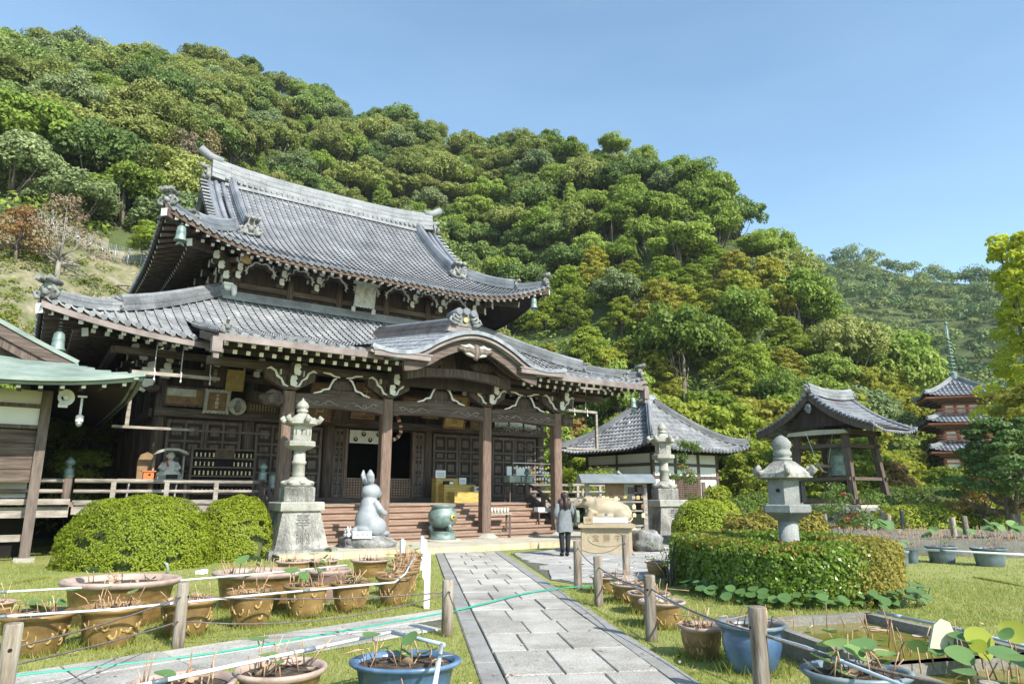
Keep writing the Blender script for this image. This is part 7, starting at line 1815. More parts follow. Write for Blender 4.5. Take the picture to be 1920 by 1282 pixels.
for (x, y) in HO:
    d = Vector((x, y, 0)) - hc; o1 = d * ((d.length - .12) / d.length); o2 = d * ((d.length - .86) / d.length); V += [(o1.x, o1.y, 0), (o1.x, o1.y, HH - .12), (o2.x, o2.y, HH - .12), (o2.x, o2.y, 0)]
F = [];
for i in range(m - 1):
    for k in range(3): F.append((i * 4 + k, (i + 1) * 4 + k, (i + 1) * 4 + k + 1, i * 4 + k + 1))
b.add(V, F); b.build('dark_core', 'hill_soil', he)  # solid core of the hedge, dark colour standing in for inner shade
# ---- round-leaved ground cover at the hedge foot
rng = np.random.default_rng(8); b = MB()
def disc_leaf(b, c, r, tilt, az, n=10, cone=.12, mi=0, notch=False):
    M = Matrix.Rotation(az, 3, 'Z') @ Matrix.Rotation(tilt, 3, 'X'); c = Vector(c); V = [c]; 
    for i in range(n):
        a = 2 * math.pi * i / n; rr = r * (1 + .05 * math.sin(3 * a + az)); V.append(c + M @ Vector((rr * math.cos(a), rr * math.sin(a), r * cone * (1 + .5 * math.sin(2 * a + az)))))
    b.add(V, [(0, 1 + i, 1 + (i + 1) % n) for i in range(n if not notch else n - 1)], mi, True)
for k in range(190):
    i = int(rng.integers(0, len(HO) - 1)); x, y = HO[i]
    if y > 11.9 and rng.random() < .75: continue
    d = Vector((x, y, 0)) - hc; q = hc + d * ((d.length + rng.uniform(-.02, .34)) / d.length); z = rng.uniform(.05, .24)
    disc_leaf(b, (q.x, q.y, z), rng.uniform(.05, .095), rng.uniform(.1, .75), math.atan2(d.y, d.x) + R(90) + rng.uniform(-.6, .6)); b.tube([(q.x - d.x * .03, q.y - d.y * .03, 0), (q.x, q.y, z)], .004, 4, 0)
b.build('ground_cover', 'leaf_ground', None, 'glossy round leaves growing along the foot of the hedge ring', 'ground cover', kind='stuff')
# ---- nandina and other loose shrubs
def loose_shrub(name, p, h, r, label, leafm, n=900, leaf=.07, seed=1, berries=0, stems=7, cat='shrub', twig='bark', ncl=12, flat=.5):
    rng = np.random.default_rng(seed); e = empty(name, p, 0, label, cat); cs = []; rs = []; b = MB()
    for k in range(ncl):
        a = k * 2.4; lev = rng.uniform(.35, 1.0); rad = r * rng.uniform(.2, .9); c = np.array([math.cos(a) * rad, math.sin(a) * rad, h * lev]); cs.append(c); rs.append(r * rng.uniform(.25, .45))
        if k < stems: b.tube([(math.cos(a) * .06, math.sin(a) * .06, -.02), (c[0] * .35, c[1] * .35, c[2] * .5), tuple(c)], [.016, .011, .005], 5)
    b.build('stems', twig, e); C, N_ = clump_points(rng, cs, rs, n // ncl, flat, .8, .8); V, F = leaf_quads(C, N_ + [0, 0, .5], leaf, rng, aspect=.45, jit=.6); put('foliage', mesh_np('foliage', V, F, leafm), e)
    if berries:
        C, N_ = clump_points(rng, cs[:4], [q * .5 for q in rs[:4]], berries // 4, .6, .8, .8); V, F = leaf_quads(C + [0, 0, .06], N_, leaf * .6, rng, aspect=.8); put('red_leaves', mesh_np('red_leaves', V, F, 'leaf_red'), e)
    return e
loose_shrub('nandina_shrub', at_depth(1572, 17.5), 1.95, .85, 'airy nandina shrub with reddish tips right of the squat lantern', 'leaf_nandina', 2600, .075, 2, 260)
loose_shrub('nandina_shrub', at_depth(1290, 26), 3.5, .75, 'tall nandina with orange-red leaves beside the tall lantern by the ox', 'leaf_nandina', 2600, .09, 3, 320)
loose_shrub('green_shrub', at_depth(1085, 31), 2.6, 1.7, 'bright green maple shrub between main hall and side hall', 'leaf_maple_green', 4200, .12, 4, flat=.4)
loose_shrub('weedy_tuft', at_depth(1248, 12.7), .75, .35, 'thin weedy tuft at the left end of the hedge', 'leaf_nandina', 260, .05, 5)
loose_shrub('corner_shrub', tw(-9.6, 7.5, .1) , 3.0, 1.3, 'leafy shrub in the gap between the copper-roofed building and the main hall', 'leaf_bright', 3000, .12, 6)
# ================================================================== TREES NEAR THE BUILDINGS
def special_tree(name, p, label, leafm, seed, rz=0, trunkm='bark', r0=.22, scale=1.0, **kw):
    me, cs = crown_mesh('crown', seed, leafm, **kw); e = empty(name, p, rz, label, 'tree'); e.scale = (scale,) * 3
    put('crown', me, e); put('trunk', trunk_mesh('trunk', cs, kw.get('base', 2), r0, trunkm, seed, 12), e); return e
special_tree('black_pine_tree', at_depth(1895, 25.5), 'dark green pine with layered branches at the right edge', 'leaf_pine', 31, r0=.24, R_=2.6, H_=2.8, base=1.5, nclump=46, per=420, leaf=.14, shape='layer', flat=.32, spread=.25, jit=.6)
special_tree('ginkgo_tree', at_depth(2000, 36), 'tall bright yellow-green ginkgo tree at the right edge', 'leaf_ginkgo', 32, r0=.4, R_=4.2, H_=12.8, base=3.0, nclump=100, per=230, leaf=.26, shape='layer', flat=.7, spread=.20, jit=.6)
special_tree('golden_maple_tree', at_depth(1968, 31), 'golden yellow maple below the ginkgo at the right edge', 'leaf_maple', 33, r0=.2, R_=2.6, H_=3.6, base=3.0, nclump=22, per=520, leaf=.20, shape='layer', flat=.42, spread=.40)
special_tree('russet_maple_tree', at_depth(1842, 33), 'small russet maple under the pine', 'leaf_orange', 34, r0=.10, R_=1.7, H_=1.6, base=.8, nclump=14, per=420, leaf=.14, shape='layer', flat=.4, spread=.42)
special_tree('orange_maple_tree', at_depth(1668, 44), 'orange-tinted maple between bell tower and pagoda', 'leaf_orange', 35, r0=.16, R_=2.6, H_=2.2, base=1.2, nclump=34, per=300, leaf=.20, shape='layer', flat=.35, spread=.40)
lowt = [(1772, 47, 'mgreen', .62, 'small green maple hiding the foot of the pagoda'), (1120, 43, 'mgreen', 1.0, 'bright green maple above the junction of main hall and side hall'), (1195, 46, 'maple', 1.25, 'yellow-green maple rising behind the side hall ridge'), (1290, 45, 'maple', 1.35, 'broad golden-green maple behind the side hall'), (1375, 44, 'mgreen', 1.25, 'broad green maple between side hall and bell tower'), (1440, 47, 'maple', 1.45, 'tall golden-green maple left of the bell tower ridge'), (1500, 50, 'mgreen', 1.5, 'tall green maple directly behind the bell tower ridge'), (1580, 49, 'maple', 1.6, 'tall golden-green maple right of the bell tower ridge'), (1632, 51, 'maple', 1.0, 'golden-green maple left of the pagoda'), (1610, 44, 'mgreen', .9, 'low green maple behind the bell tower posts'), (1545, 45, 'mgreen', .8, 'low green maple seen through the bell tower'), (1460, 41, 'mgreen', .75, 'low green maple at the left post of the bell tower'), (1070, 46, 'bright', .8, 'bright green tree right of the lower roof end of the main hall'), (1410, 39, 'mgreen', .7, 'small green maple just right of the side hall wall'), (1335, 51, 'mgreen', 1.5, 'green maple high behind the side hall eave'), (1240, 52, 'maple', 1.4, 'golden maple high behind the side hall top'), (1690, 68, 'maple', 1.0, 'golden-green maple left behind the pagoda'), (1860, 66, 'mgreen', 1.2, 'green maple right behind the pagoda'), (1810, 76, 'grey', 1.2, 'grey-green rounded tree behind the pagoda spire'), (1755, 80, 'grey', 1.2, 'grey-green rounded tree left of the pagoda spire'), (1690, 72, 'bright', 1.3, 'bright green tree up the slope left of the pagoda spire')]
for (u, Y, kd_, sc, lab) in lowt:
    a = polar(u); z = max(0, hill_z(u, Y / math.cos(a))); p = at_depth(u, Y, z - .3); tree(kd_, p, sc, rnd.uniform(0, 6.28), 1.0, label=lab, group='maples behind the side hall and bell tower')
# ---- the clearing on the left slope
def hp_at(u, r): return hill_point(u, r)
special_tree('bare_cherry_tree', hp_at(45, 46.5), 'thin-leaved brownish tree standing alone on the cleared slope', 'leaf_twig', 41, trunkm='bark_pale', r0=.13, R_=2.6, H_=3.4, base=1.6, nclump=22, per=130, leaf=.17, shape='layer', flat=.7, spread=.36)
special_tree('rust_tree', hp_at(-45, 47), 'reddish-brown small tree at the left edge of the cleared slope', 'leaf_orange', 42, r0=.10, R_=1.9, H_=2.2, base=1.0, nclump=14, per=260, leaf=.17, shape='layer', flat=.6, spread=.42)
special_tree('young_maple_tree', hp_at(225, 51.0), 'small bright green maple by the slope fence', 'leaf_maple_green', 43, r0=.10, R_=1.9, H_=1.5, base=1.9, nclump=16, per=420, leaf=.16, shape='layer', flat=.4, spread=.42)
rng = np.random.default_rng(12); Cs, Ns = [], []
for _ in range(620):
    u = rng.uniform(-200, 315); r_ = rng.uniform(34, 52)
    if rng.random() < (r_ - 36) / 22: continue
    p = hill_point(u, r_); s_ = rng.uniform(.25, .7); C, N_ = clump_points(rng, [np.array(p)], [s_], int(220 * s_), .6, .5, .1); Cs.append(C); Ns.append(N_)
V, F = leaf_quads(np.concatenate(Cs), np.concatenate(Ns) + [0, 0, .4], .15, rng); put('slope_scrub', mesh_np('slope_scrub', V, F, 'leaf_scrub'), label='low yellow-green scrub covering the cleared slope', cat='scrub', kind='stuff')
Cs, Ns = [], []
for _ in range(2600):
    u = rng.uniform(-200, 1800); rf, rc, zc = hill_profile(u); r_ = rf + (rc - rf) * rng.uniform(0, 1) ** 1.3
    if in_clearing(u, r_): continue
    p = hill_point(u, r_); s_ = rng.uniform(.6, 1.5); C, N_ = clump_points(rng, [np.array(p)], [s_], 60, .7, .4, .05); Cs.append(C); Ns.append(N_)
V, F = leaf_quads(np.concatenate(Cs), np.concatenate(Ns) + [0, 0, .4], .36, rng); put('undergrowth', mesh_np('undergrowth', V, F, 'leaf_bright'), label='dark green undergrowth between the hillside trees', cat='undergrowth', kind='stuff')
def big_shrub(u, r_, s_, lab, m, seed): special_tree('slope_shrub', hp_at(u, r_), lab, m, seed, r0=.1, R_=s_, H_=s_ * 1.1, base=.0, nclump=22, per=600, leaf=.13, shape='round', flat=.8)
big_shrub(20, 33.5, 2.3, 'dense green shrub at the left edge below the cleared slope', 'leaf_bright', 51); big_shrub(-60, 34.5, 2.4, 'dense green shrub behind the copper-roofed gable', 'leaf_bright', 52)
big_shrub(150, 35.5, 1.3, 'yellowish shrub on the slope behind the lower roof corner', 'leaf_scrub', 53); big_shrub(230, 36.5, 1.4, 'green shrub on the slope beside the upper roof end', 'leaf_scrub', 54)
fe = empty('slope_fence', hp_at(150, 51.5), 0, 'grey wire mesh fence along the top of the cleared slope', 'fence'); o0 = fe.location.copy(); FP = [hp_at(u, 51.5) for u in range(-60, 345, 27)]
for p in FP: mb = MB(); mb.tube([p - o0 - Vector((0, 0, .2)), p - o0 + Vector((0, 0, 1.35))], .035, 6); mb.build('post', 'metal_grey', fe)
for k in range(8): mb = MB(); [mb.tube([FP[i] - o0 + Vector((0, 0, .1 + .17 * k)), FP[i + 1] - o0 + Vector((0, 0, .1 + .17 * k))], .011, 4) for i in range(len(FP) - 1)]; mb.build('wire', 'metal_grey', fe)
mb = MB()
for i in range(len(FP) - 1):
    for t in np.linspace(0, 1, 9)[1:-1]: p = FP[i].lerp(FP[i + 1], t) - o0; mb.tube([p + Vector((0, 0, .1)), p + Vector((0, 0, 1.3))], .011, 4)
o = mb.build('upright_wires', 'metal_grey', fe); o['kind'] = 'stuff'
for k, (u, r_, L_, az_) in enumerate(((190, 45, 2.6, .2), (215, 46, 2.2, -.15), (130, 46.5, 3.0, .1), (45, 48, 2.4, .25), (240, 43.5, 1.8, .5), (170, 48.5, 2.2, -.3))):
    p = hp_at(u, r_); d = Vector((math.cos(az_), math.sin(az_), 0)); mb = MB(); mb.tube([(-d.x * L_ / 2, -d.y * L_ / 2, .12), (0, 0, .2), (d.x * L_ / 2, d.y * L_ / 2, .1)], [.12, .10, .06], 7); o = mb.build('fallen_log', 'bark_pale', None, ('pale fallen log on the cleared slope, nearest the upper roof', 'pale fallen log just above the nearest one', 'long pale log below the thin-leaved tree', 'pale log near the left edge of the cleared slope', 'short pale log low on the cleared slope', 'pale log below the wire fence')[k], 'log', 'logs on the cleared slope', loc=p)
# ================================================================== POTS, POSTS, PIPES, BASINS
def pot_meshes(kind, seed):
    """unit pot: rim radius 1, height 1"""
    if kind == 'bowl': prof = [(.60, 0), (.66, .05), (.74, .35), (.80, .65), (.84, .84), (.97, .90), (1.0, .95), (.98, 1.0), (.90, .995), (.84, .93), (.80, .88)]
    elif kind == 'tub': prof = [(.70, 0), (.74, .04), (.80, .4), (.86, .8), (.94, .86), (1.0, .92), (1.0, .98), (.95, 1.0), (.88, .97), (.85, .86)]
    else: prof = [(.55, 0), (.60, .03), (.74, .25), (.84, .55), (.83, .75), (.80, .82), (.99, .93), (1.0, .97), (.97, 1.0), (.86, .94), (.80, .84)]
    return prof
def relief(prof, seed, r, h):
    rr = random.Random(seed); mb = MB()
    def rad(z):
        for (r0, z0), (r1, z1) in zip(prof, prof[1:]):
            if z0 <= z <= z1 and z1 > z0: return r0 + (r1 - r0) * (z - z0) / (z1 - z0)
        return prof[0][0]
    for k in range(26):
        th = k * .37 + rr.uniform(-.15, .15); z = rr.uniform(.22, .66); pts = []; dth, dz = rr.uniform(-.05, .05), rr.uniform(-.02, .03); ph = rr.uniform(0, 6)
        for j in range(9):
            zz = min(max(z + .10 * math.sin(ph + j * .8) + dz * j, .12), .78); t = th + .035 * j + .05 * math.cos(ph + j * .9); q = rad(zz) + .004
            pts.append((q * r * math.cos(t), q * r * math.sin(t), zz * h))
        wd = rr.uniform(.006, .022) * r / .35
        mb.tube(pts, [wd * .3] + [wd] * 6 + [wd * .6, wd * .2], 5)
    return mb
LOTUS = []
def lotus_leaf(b, c, base, r, tilt, az, mi=0, stem_mi=1):
    b.tube([base, (base[0] * .6 + c[0] * .4, base[1] * .6 + c[1] * .4, (base[2] + c[2]) * .5 + .03), c], [.007, .006, .005], 5, stem_mi); disc_leaf(b, c, r, tilt, az, 14, .16, mi)
def pot(u, vb, wpx, hpx, kind, body, rim, label, stalks=14, leaves=0, seed=1, group='lotus pots', oval=1.0, back=True, wcol='soil', rz=0.0, fill=.86, D=None):
    p = atz(u, vb, 0) if D is None else at_depth(u, D); Y = p.y; r = wpx * Y / 1312 / 2; 
    if back: p = p + Vector((p.x / Y, 1, 0)).normalized() * r * .55 / max(oval, 1)
    Y = p.y; r = wpx * Y / 1312 / 2; h = hpx * Y / 1312 * 1.0
    rx = r; ry = r / oval
    e = empty('lotus_pot', p, rz, label, 'pot', group); prof = pot_meshes(kind, seed); P = [(a * r, z * h) for a, z in prof]
    k0 = next(i for i, (a, z) in enumerate(prof) if z >= .84)
    mb = MB(); mb.lathe(P[:k0 + 1], 32, caps=False, sy=1 / oval); mb.lathe([(.001, .005), (P[0][0], 0)], 32, sy=1 / oval, caps=False); bo = mb.build('pot_body', body, e)
    mb = MB(); mb.lathe(P[k0:], 32, caps=False, sy=1 / oval); mb.build('rim', rim, e)
    if body in ('pot_ochre',): o = relief(prof, seed, r, h).build('dragon_relief', 'pot_relief', bo); o.scale = (1, 1 / oval, 1)
    if body in ('pot_brown',):
        mb = MB(); 
        for z in (.42, .50, .58, .66): mb.lathe([((.60 + .34 * z) * r * .97 + .012, z * h - .004), ((.60 + .34 * z) * r * .97 + .018, z * h), ((.60 + .34 * z) * r * .97 + .012, z * h + .004)], 28, sy=1 / oval, caps=False)
        mb.build('glaze_band', 'pot_relief', bo)
    mb = MB(); mb.lathe([(.82 * r, fill * h), (.4 * r, fill * h + .01), (.001, fill * h)], 24, sy=1 / oval, caps=False); mb.build('soil' if wcol == 'soil' else 'water', wcol, e)
    rr = random.Random(seed); mb = MB()
    for k in range(stalks):
        a, q = rr.uniform(0, 6.28), r * .74 * math.sqrt(rr.random()); x, y = q * math.cos(a), q * math.sin(a) / oval; L_ = rr.uniform(.05, .26); tx, ty = rr.gauss(0, .06), rr.gauss(0, .06)
        b0 = (x, y, fill * h); mid = (x + tx * .5, y + ty * .5, fill * h + L_ * .6); end = (x + tx, y + ty, fill * h + L_)
        if rr.random() < .3: end = (x + tx * 2.5, y + ty * 2.5, fill * h + L_ * .5)
        mb.tube([b0, mid, end], [.006, .0055, .004], 4)
    mb.build('dry_stalks', 'stalk', e, kind='stuff')
    mb = MB()
    for k in range(max(5, stalks // 2)): a, q = rr.uniform(0, 6.28), r * .7 * math.sqrt(rr.random()); disc_leaf(mb, (q * math.cos(a), q * math.sin(a) / oval, fill * h + rr.uniform(.005, .04)), rr.uniform(.02, .055), rr.uniform(0, .9), rr.uniform(0, 6), 7, .4)
    mb.build('withered_leaves', 'dry_leaf', e, kind='stuff')
    for k in range(leaves):
        a, q = rr.uniform(0, 6.28), r * .6 * math.sqrt(rr.random()); x, y = q * math.cos(a), q * math.sin(a) / oval; H_ = rr.uniform(.03, .24); mb = MB()
        lotus_leaf(mb, (x + rr.gauss(0, .08), y + rr.gauss(0, .06), fill * h + H_), (x, y, fill * h), rr.uniform(.05, .105), rr.uniform(-.1, .7), rr.uniform(0, 6)); mb.build('lotus_leaf', ['leaf_lotus', 'stalk'], e)
    return e
# left block, front row
FR = [(60, 1232, 128, 70, 'first ochre dragon pot at the left edge of the front row', 3), (203, 1216, 118, 68, 'second ochre dragon pot from the left with a big round leaf', 3), (347, 1196, 104, 62, 'third ochre dragon pot from the left behind a rope post', 1),
      (469, 1178, 90, 60, 'fourth ochre dragon pot from the left', 1), (572, 1160, 84, 56, 'fifth ochre dragon pot with curling pink-edged leaves', 4), (656, 1150, 78, 52, 'sixth ochre dragon pot from the left', 1), (737, 1138, 68, 52, 'seventh ochre dragon pot beside the white stakes', 1)]
for k, (u, vb, w_, h_, lab, lv) in enumerate(FR): pot(u, vb, w_, h_, 'bowl', 'pot_ochre', 'pot_ochre', lab, 16 + 5 * (k % 3), lv, 100 + k)
for k, (u, vb, w_, h_, lab) in enumerate(((752, 1120, 64, 46, 'ochre pot just behind the seventh dragon pot'), (757, 1104, 60, 42, 'ochre pot in the middle of the receding column'), (762, 1090, 56, 38, 'ochre pot farther up the receding column'), (766, 1076, 54, 34, 'ochre pot at the far end of the receding column'))): pot(u, vb, w_, h_, 'bowl', 'pot_ochre', 'pot_ochre', lab, 22, 2 if k == 3 else 0, 120 + k)
pot(218, 1176, 208, 78, 'tub', 'pot_brown', 'pot_rim', 'largest oval brown banded tub behind the front row', 12, 3, 131, oval=1.25)
pot(480, 1146, 166, 66, 'tub', 'pot_brown', 'pot_rim', 'long oval brown banded tub behind the fourth dragon pot', 26, 4, 132, oval=1.3)
pot(613, 1128, 82, 54, 'tub', 'pot_red', 'pot_rim', 'plain reddish pot behind the fifth dragon pot', 12, 2, 133)
pot(693, 1082, 72, 30, 'tub', 'pot_brown', 'pot_rim', 'brown banded pot in front of the rabbit rock', 16, 0, 134); pot(548, 1082, 64, 28, 'tub', 'pot_brown', 'pot_rim', 'brown pot at the foot of the stone lantern', 14, 1, 135); pot(604, 1078, 58, 26, 'tub', 'pot_brown', 'pot_rim', 'brown pot between lantern and rabbit rock', 10, 3, 136)
pot(20, 1128, 70, 30, 'tub', 'pot_brown', 'pot_rim', 'brown pot cut off by the left edge of the lawn', 6, 0, 137, D=9.4)
# nearest row
pot(549, 1325, 160, 84, 'tub', 'pot_brown', 'pot_rim', 'brown banded pot at the bottom edge with leaf fragments', 16, 3, 141, D=5.3); pot(372, 1340, 190, 84, 'tub', 'pot_brown', 'pot_rim', 'wide brown tub cut off by the bottom edge', 16, 1, 142, D=4.95)
bl = pot(770, 1284, 200, 66, 'tub', 'pot_blue', 'pot_blue', 'wide oval blue glazed tub beside the path', 12, 6, 143, oval=1.25, D=5.75)
pot(772, 1360, 150, 70, 'tub', 'pot_brown', 'pot_rim', 'brown tub at the bottom edge filled with yellow-green water', 8, 4, 144, D=4.5, wcol='pond_water')
# right of the path
RR = [(1139, 1114, 64, 30, 'first brown pot of the row right of the path, farthest from view'), (1179, 1133, 68, 34, 'second brown pot of the row right of the path'), (1217, 1153, 80, 36, 'third brown pot of the row right of the path'), (1243, 1180, 86, 46, 'fourth brown pot, with yellow-green water, right of the path'), (1318, 1238, 84, 56, 'fifth brown pot with leaf relief beside the blue glazed pot')]
for k, (u, vb, w_, h_, lab) in enumerate(RR): pot(u, vb, w_, h_, 'bowl', 'pot_ochre', 'pot_rim', lab, 12, 1 if k == 1 else 0, 150 + k, wcol='pond_water' if k == 3 else 'soil')
pot(1414, 1268, 122, 84, 'urn', 'pot_blue', 'pot_slate', 'tall blue flambe glazed pot behind the nearest right post', 14, 1, 160); pot(1572, 1330, 190, 84, 'tub', 'pot_slate', 'pot_slate', 'large slate blue tub full of lotus leaves at the bottom right', 12, 11, 161, D=5.25, oval=1.2)
pot(1234, 1081, 48, 26, 'bowl', 'pot_brown', 'pot_rim', 'brown pot at the left end of the hedge', 4, 1, 162)
for k, (u, vb, w_, h_, lab) in enumerate(((1692, 1062, 28, 28, 'narrow slate blue tub nearest the hedge end'), (1712, 1056, 24, 26, 'second slate blue tub behind the narrow one'), (1768, 1056, 54, 30, 'slate blue tub in the middle of the far basin row'), (1858, 1062, 60, 32, 'slate blue tub at the right of the far basin row'))): pot(u, vb, w_, h_, 'tub', 'pot_slate', 'pot_slate', lab, 6, 2, 170 + k)
for k, (u, Y, w_) in enumerate(((1556, 30, 26), (1580, 30.5, 24), (1602, 31, 22))): pot(u, 0, w_, 13, 'bowl', 'pot_ochre', 'pot_ochre', ('ochre pot by the plinth of the bell tower, left of three', 'ochre pot by the plinth of the bell tower, middle of three', 'ochre pot by the plinth of the bell tower, right of three')[k], 4, 0, 180 + k, D=Y)
# ---- concrete lotus basins
def basin(name, C4, z, label, water='pond_water', t=.10, leaves=20, seed=1, fallen=0, lmin=.0):
    C4 = [Vector((x, y, 0)) for x, y in C4]; c = sum(C4, Vector()) / 4; e = empty(name, c, 0, label, 'basin'); 
    for i in range(4):
        a, b_ = C4[i] - c, C4[(i + 1) % 4] - c; mb = MB(); d = (b_ - a).normalized(); mb.beam(a + Vector((0, 0, z / 2)) - d * t * .5 * (i % 2 == 0), b_ + Vector((0, 0, z / 2)) + d * t * .5 * (i % 2 == 0), t, z); mb.build('rim_wall', 'concrete', e)
    me = bpy.data.meshes.new('water'); me.from_pydata([tuple(q - c + Vector((0, 0, z - .09))) for q in C4], [], [(0, 1, 2, 3)]); me.update(); me.materials.append(MATS[water]); put('water', me, e)
    rr = random.Random(seed); mb = MB()
    for k in range(leaves):
        s_, t_ = rr.uniform(.06, .94), rr.uniform(.08, .92); q = (C4[0] * (1 - s_) + C4[1] * s_) * (1 - t_) + (C4[3] * (1 - s_) + C4[2] * s_) * t_ - c
        if k < leaves * .55: disc_leaf(mb, (q.x, q.y, z - .085), rr.uniform(.03, .09), rr.uniform(-.06, .06), rr.uniform(0, 6), 10, .03, 0 if rr.random() < .5 else 1)
        else:
            L_ = rr.uniform(.05, .30); mb.tube([(q.x, q.y, z - .1), (q.x + rr.gauss(0, .04), q.y + rr.gauss(0, .04), z - .1 + L_)], .006, 4, 2)
    o = mb.build('floating_leaves', ['leaf_lotus', 'dry_leaf', 'stalk'], e); o['kind'] = 'stuff'; return e
PA, PB, PC, PDd = (2.71, 8.01), (4.12, 8.43), (4.62, 6.40), (3.02, 5.98)
b1 = basin('lotus_basin', [PA, PB, PC, PDd], .25, 'concrete basin of yellow-green water in front of the hedge', leaves=60, seed=4)
b2 = basin('lotus_basin', [PDd, PC, (4.95, 4.85), (3.32, 4.45)], .25, 'concrete basin crowded with tall lotus leaves at the bottom right corner', leaves=40, seed=5, t=.12)
rr = random.Random(66); c2 = b2.location
for k in range(17):     # standing lotus leaves of the corner basin
    q = Vector((rr.uniform(3.15, 4.75), rr.uniform(4.9, 6.3), 0)); h_ = rr.uniform(.05, .36); r_ = rr.uniform(.06, .105); mb = MB(); m = rr.choice(['leaf_lotus', 'leaf_lotus', 'leaf_lotus', 'leaf_lotus_yellow'])
    lotus_leaf(mb, (rr.gauss(0, .06), rr.gauss(0, .06), h_), (0, 0, 0), r_, rr.uniform(.0, 1.0), rr.uniform(0, 6.28)); mb.build('lotus_leaf', [m, 'stalk'], b2, loc=q - c2 + Vector((0, 0, .17)))
for (u, v, Y, r_, tl, az_, m) in ((1655, 1268, 5.6, .11, .9, .3, 'leaf_lotus_yellow'), (1835, 1205, 6.0, .17, 1.15, .2, 'leaf_lotus_yellow'), (1898, 1185, 6.2, .13, 1.0, -.3, 'leaf_lotus_yellow'), (1800, 1230, 5.9, .14, .55, 0, 'leaf_lotus'), (1890, 1235, 5.7, .18, .45, .4, 'leaf_lotus'), (1745, 1222, 6.0, .09, .5, 1, 'leaf_lotus')):
    p = aty(u, v, Y); mb = MB(); lotus_leaf(mb, (0, 0, 0), (.03, .03, -(p.z - .2)), r_ * .78, tl, az_); mb.build('lotus_leaf', [m, 'stalk'], b2, loc=p - c2)
p = aty(1768, 1190, 6.1); mb = MB(); mb.prism([(-.14, -.10), (.05, -.12), (.10, .02), (.09, .10), (.02, .13), (-.05, .08)], (0, 0, 0), (1, 0, 0), (0, .3, .95), (0, 1, -.3), .03); mb.tube([(.05, 0, -.1), (.12, .02, -.35)], .007, 5, 1); remesh_ = mb.build('folded_leaf', ['leaf_lotus_pale', 'stalk'], b2, loc=p - c2)
for k, (x0, y0, x1, y1, lab) in enumerate(((9.7, 19.3, 14.5, 17.6, 'long concrete trough behind the slate blue tubs'), (10.2, 21.2, 16.0, 19.4, 'second long concrete trough farther back on the right'), (10.8, 23.8, 17.0, 22.2, 'third long concrete trough near the clipped mounds'))):
    a, b_ = Vector((x0, y0, 0)), Vector((x1, y1, 0)); d = (b_ - a).normalized(); nrm = Vector((-d.y, d.x, 0)) * 1.1; basin('lotus_trough', [tuple((a)[:2]), tuple((b_)[:2]), tuple((b_ + nrm)[:2]), tuple((a + nrm)[:2])], .40, lab, 'pond_water' if k == 1 else 'soil', leaves=420, seed=70 + k)
    e = [o for o in COL.objects if o.name.startswith('lotus_trough')][-1]
rr = random.Random(3)
for k, (u, Y, h_, r_) in enumerate(((1640, 22.5, .75, .22), (1652, 22.2, .6, .2), (1862, 20.5, .8, .16), (1890, 20.6, .7, .16), (1850, 20.0, .62, .15), (1800, 20.2, .6, .14), (1745, 20.5, .55, .14), (1900, 19.8, .66, .15))):
    p = at_depth(u, Y); e = empty('lotus_plant', p, 0, ('broad lotus leaf left of the far troughs', 'lower broad lotus leaf left of the far troughs', 'upright lotus leaf cluster over the second trough', 'lotus leaf at the right end of the second trough', 'lotus leaf over the near trough by the blue tub', 'pale lotus leaf in the middle of the near trough', 'lotus leaf at the left of the near trough', 'lotus leaf near the right edge over the near trough')[k], 'plant', 'lotus plants in the far troughs')
    for j in range(3): mb = MB(); lotus_leaf(mb, (rr.gauss(0, .18), rr.gauss(0, .1), h_ * rr.uniform(.75, 1.05)), (0, 0, .0), r_ * rr.uniform(.7, 1.1), rr.uniform(.2, .9), rr.uniform(-1, 1)); mb.build('lotus_leaf', ['leaf_lotus', 'stalk'], e)
# ---- rope posts
def rope_post(p, h, r, label, lean=0.0):
    e = empty('rope_post', p, rnd.uniform(0, 6), label, 'post', 'round wooden rope posts'); mb = MB(); mb.lathe([(r * 1.02, -.1), (r, .1), (r * .97, h * .6), (r, h - .015), (r * .9, h)], 14); mb.build('timber', 'post_wood', e); mb = MB(); mb.tube([(r * 1.01, 0, h * .78), (-r * 1.01, 0, h * .78)], .014, 6); mb.build('rope_hole', 'black', e); return e
LP = [(at_depth(62, 4.95), .74, .058, 'leftmost rope post, cut off by the bottom edge'), (atz(333, 1214), .66, .062, 'rope post standing before the third dragon pot'), (atz(838, 1192), .62, .066, 'rope post beside the path behind the blue tub')]
RP = [(atz(1084, 1104), .80, .072, 'rope post in front of the ox pedestal, left one'), (atz(1175, 1080), .80, .075, 'rope post at the right end of the ox pedestal'), (atz(1123, 1136), .70, .066, 'short rope post before the first brown pots'), (atz(1222, 1201), .70, .066, 'rope post among the brown pots right of the path'), (at_depth(1403, 5.8), .72, .068, 'nearest rope post on the right beside the blue pot'), (at_depth(1806, 4.75), .42, .062, 'rope post top at the bottom right corner')]
for p, h, r_, lab in LP + RP: rope_post(p, h, r_, lab)
for k, (u, Y, lab) in enumerate(((1621, 24.5, 'small rope post left of the far troughs'), (1661, 24, 'second small rope post by the far troughs'), (1650, 29, 'far rope post with pale rope near the bell tower'), (1687, 29, 'far rope post right of the pale rope'), (1802, 22, 'pale post behind the second trough'), (1779, 20.6, 'short post between the troughs'), (1542, 24, 'dark rope post behind the azalea bush'))): rope_post(at_depth(u, Y), .92, .085, lab)
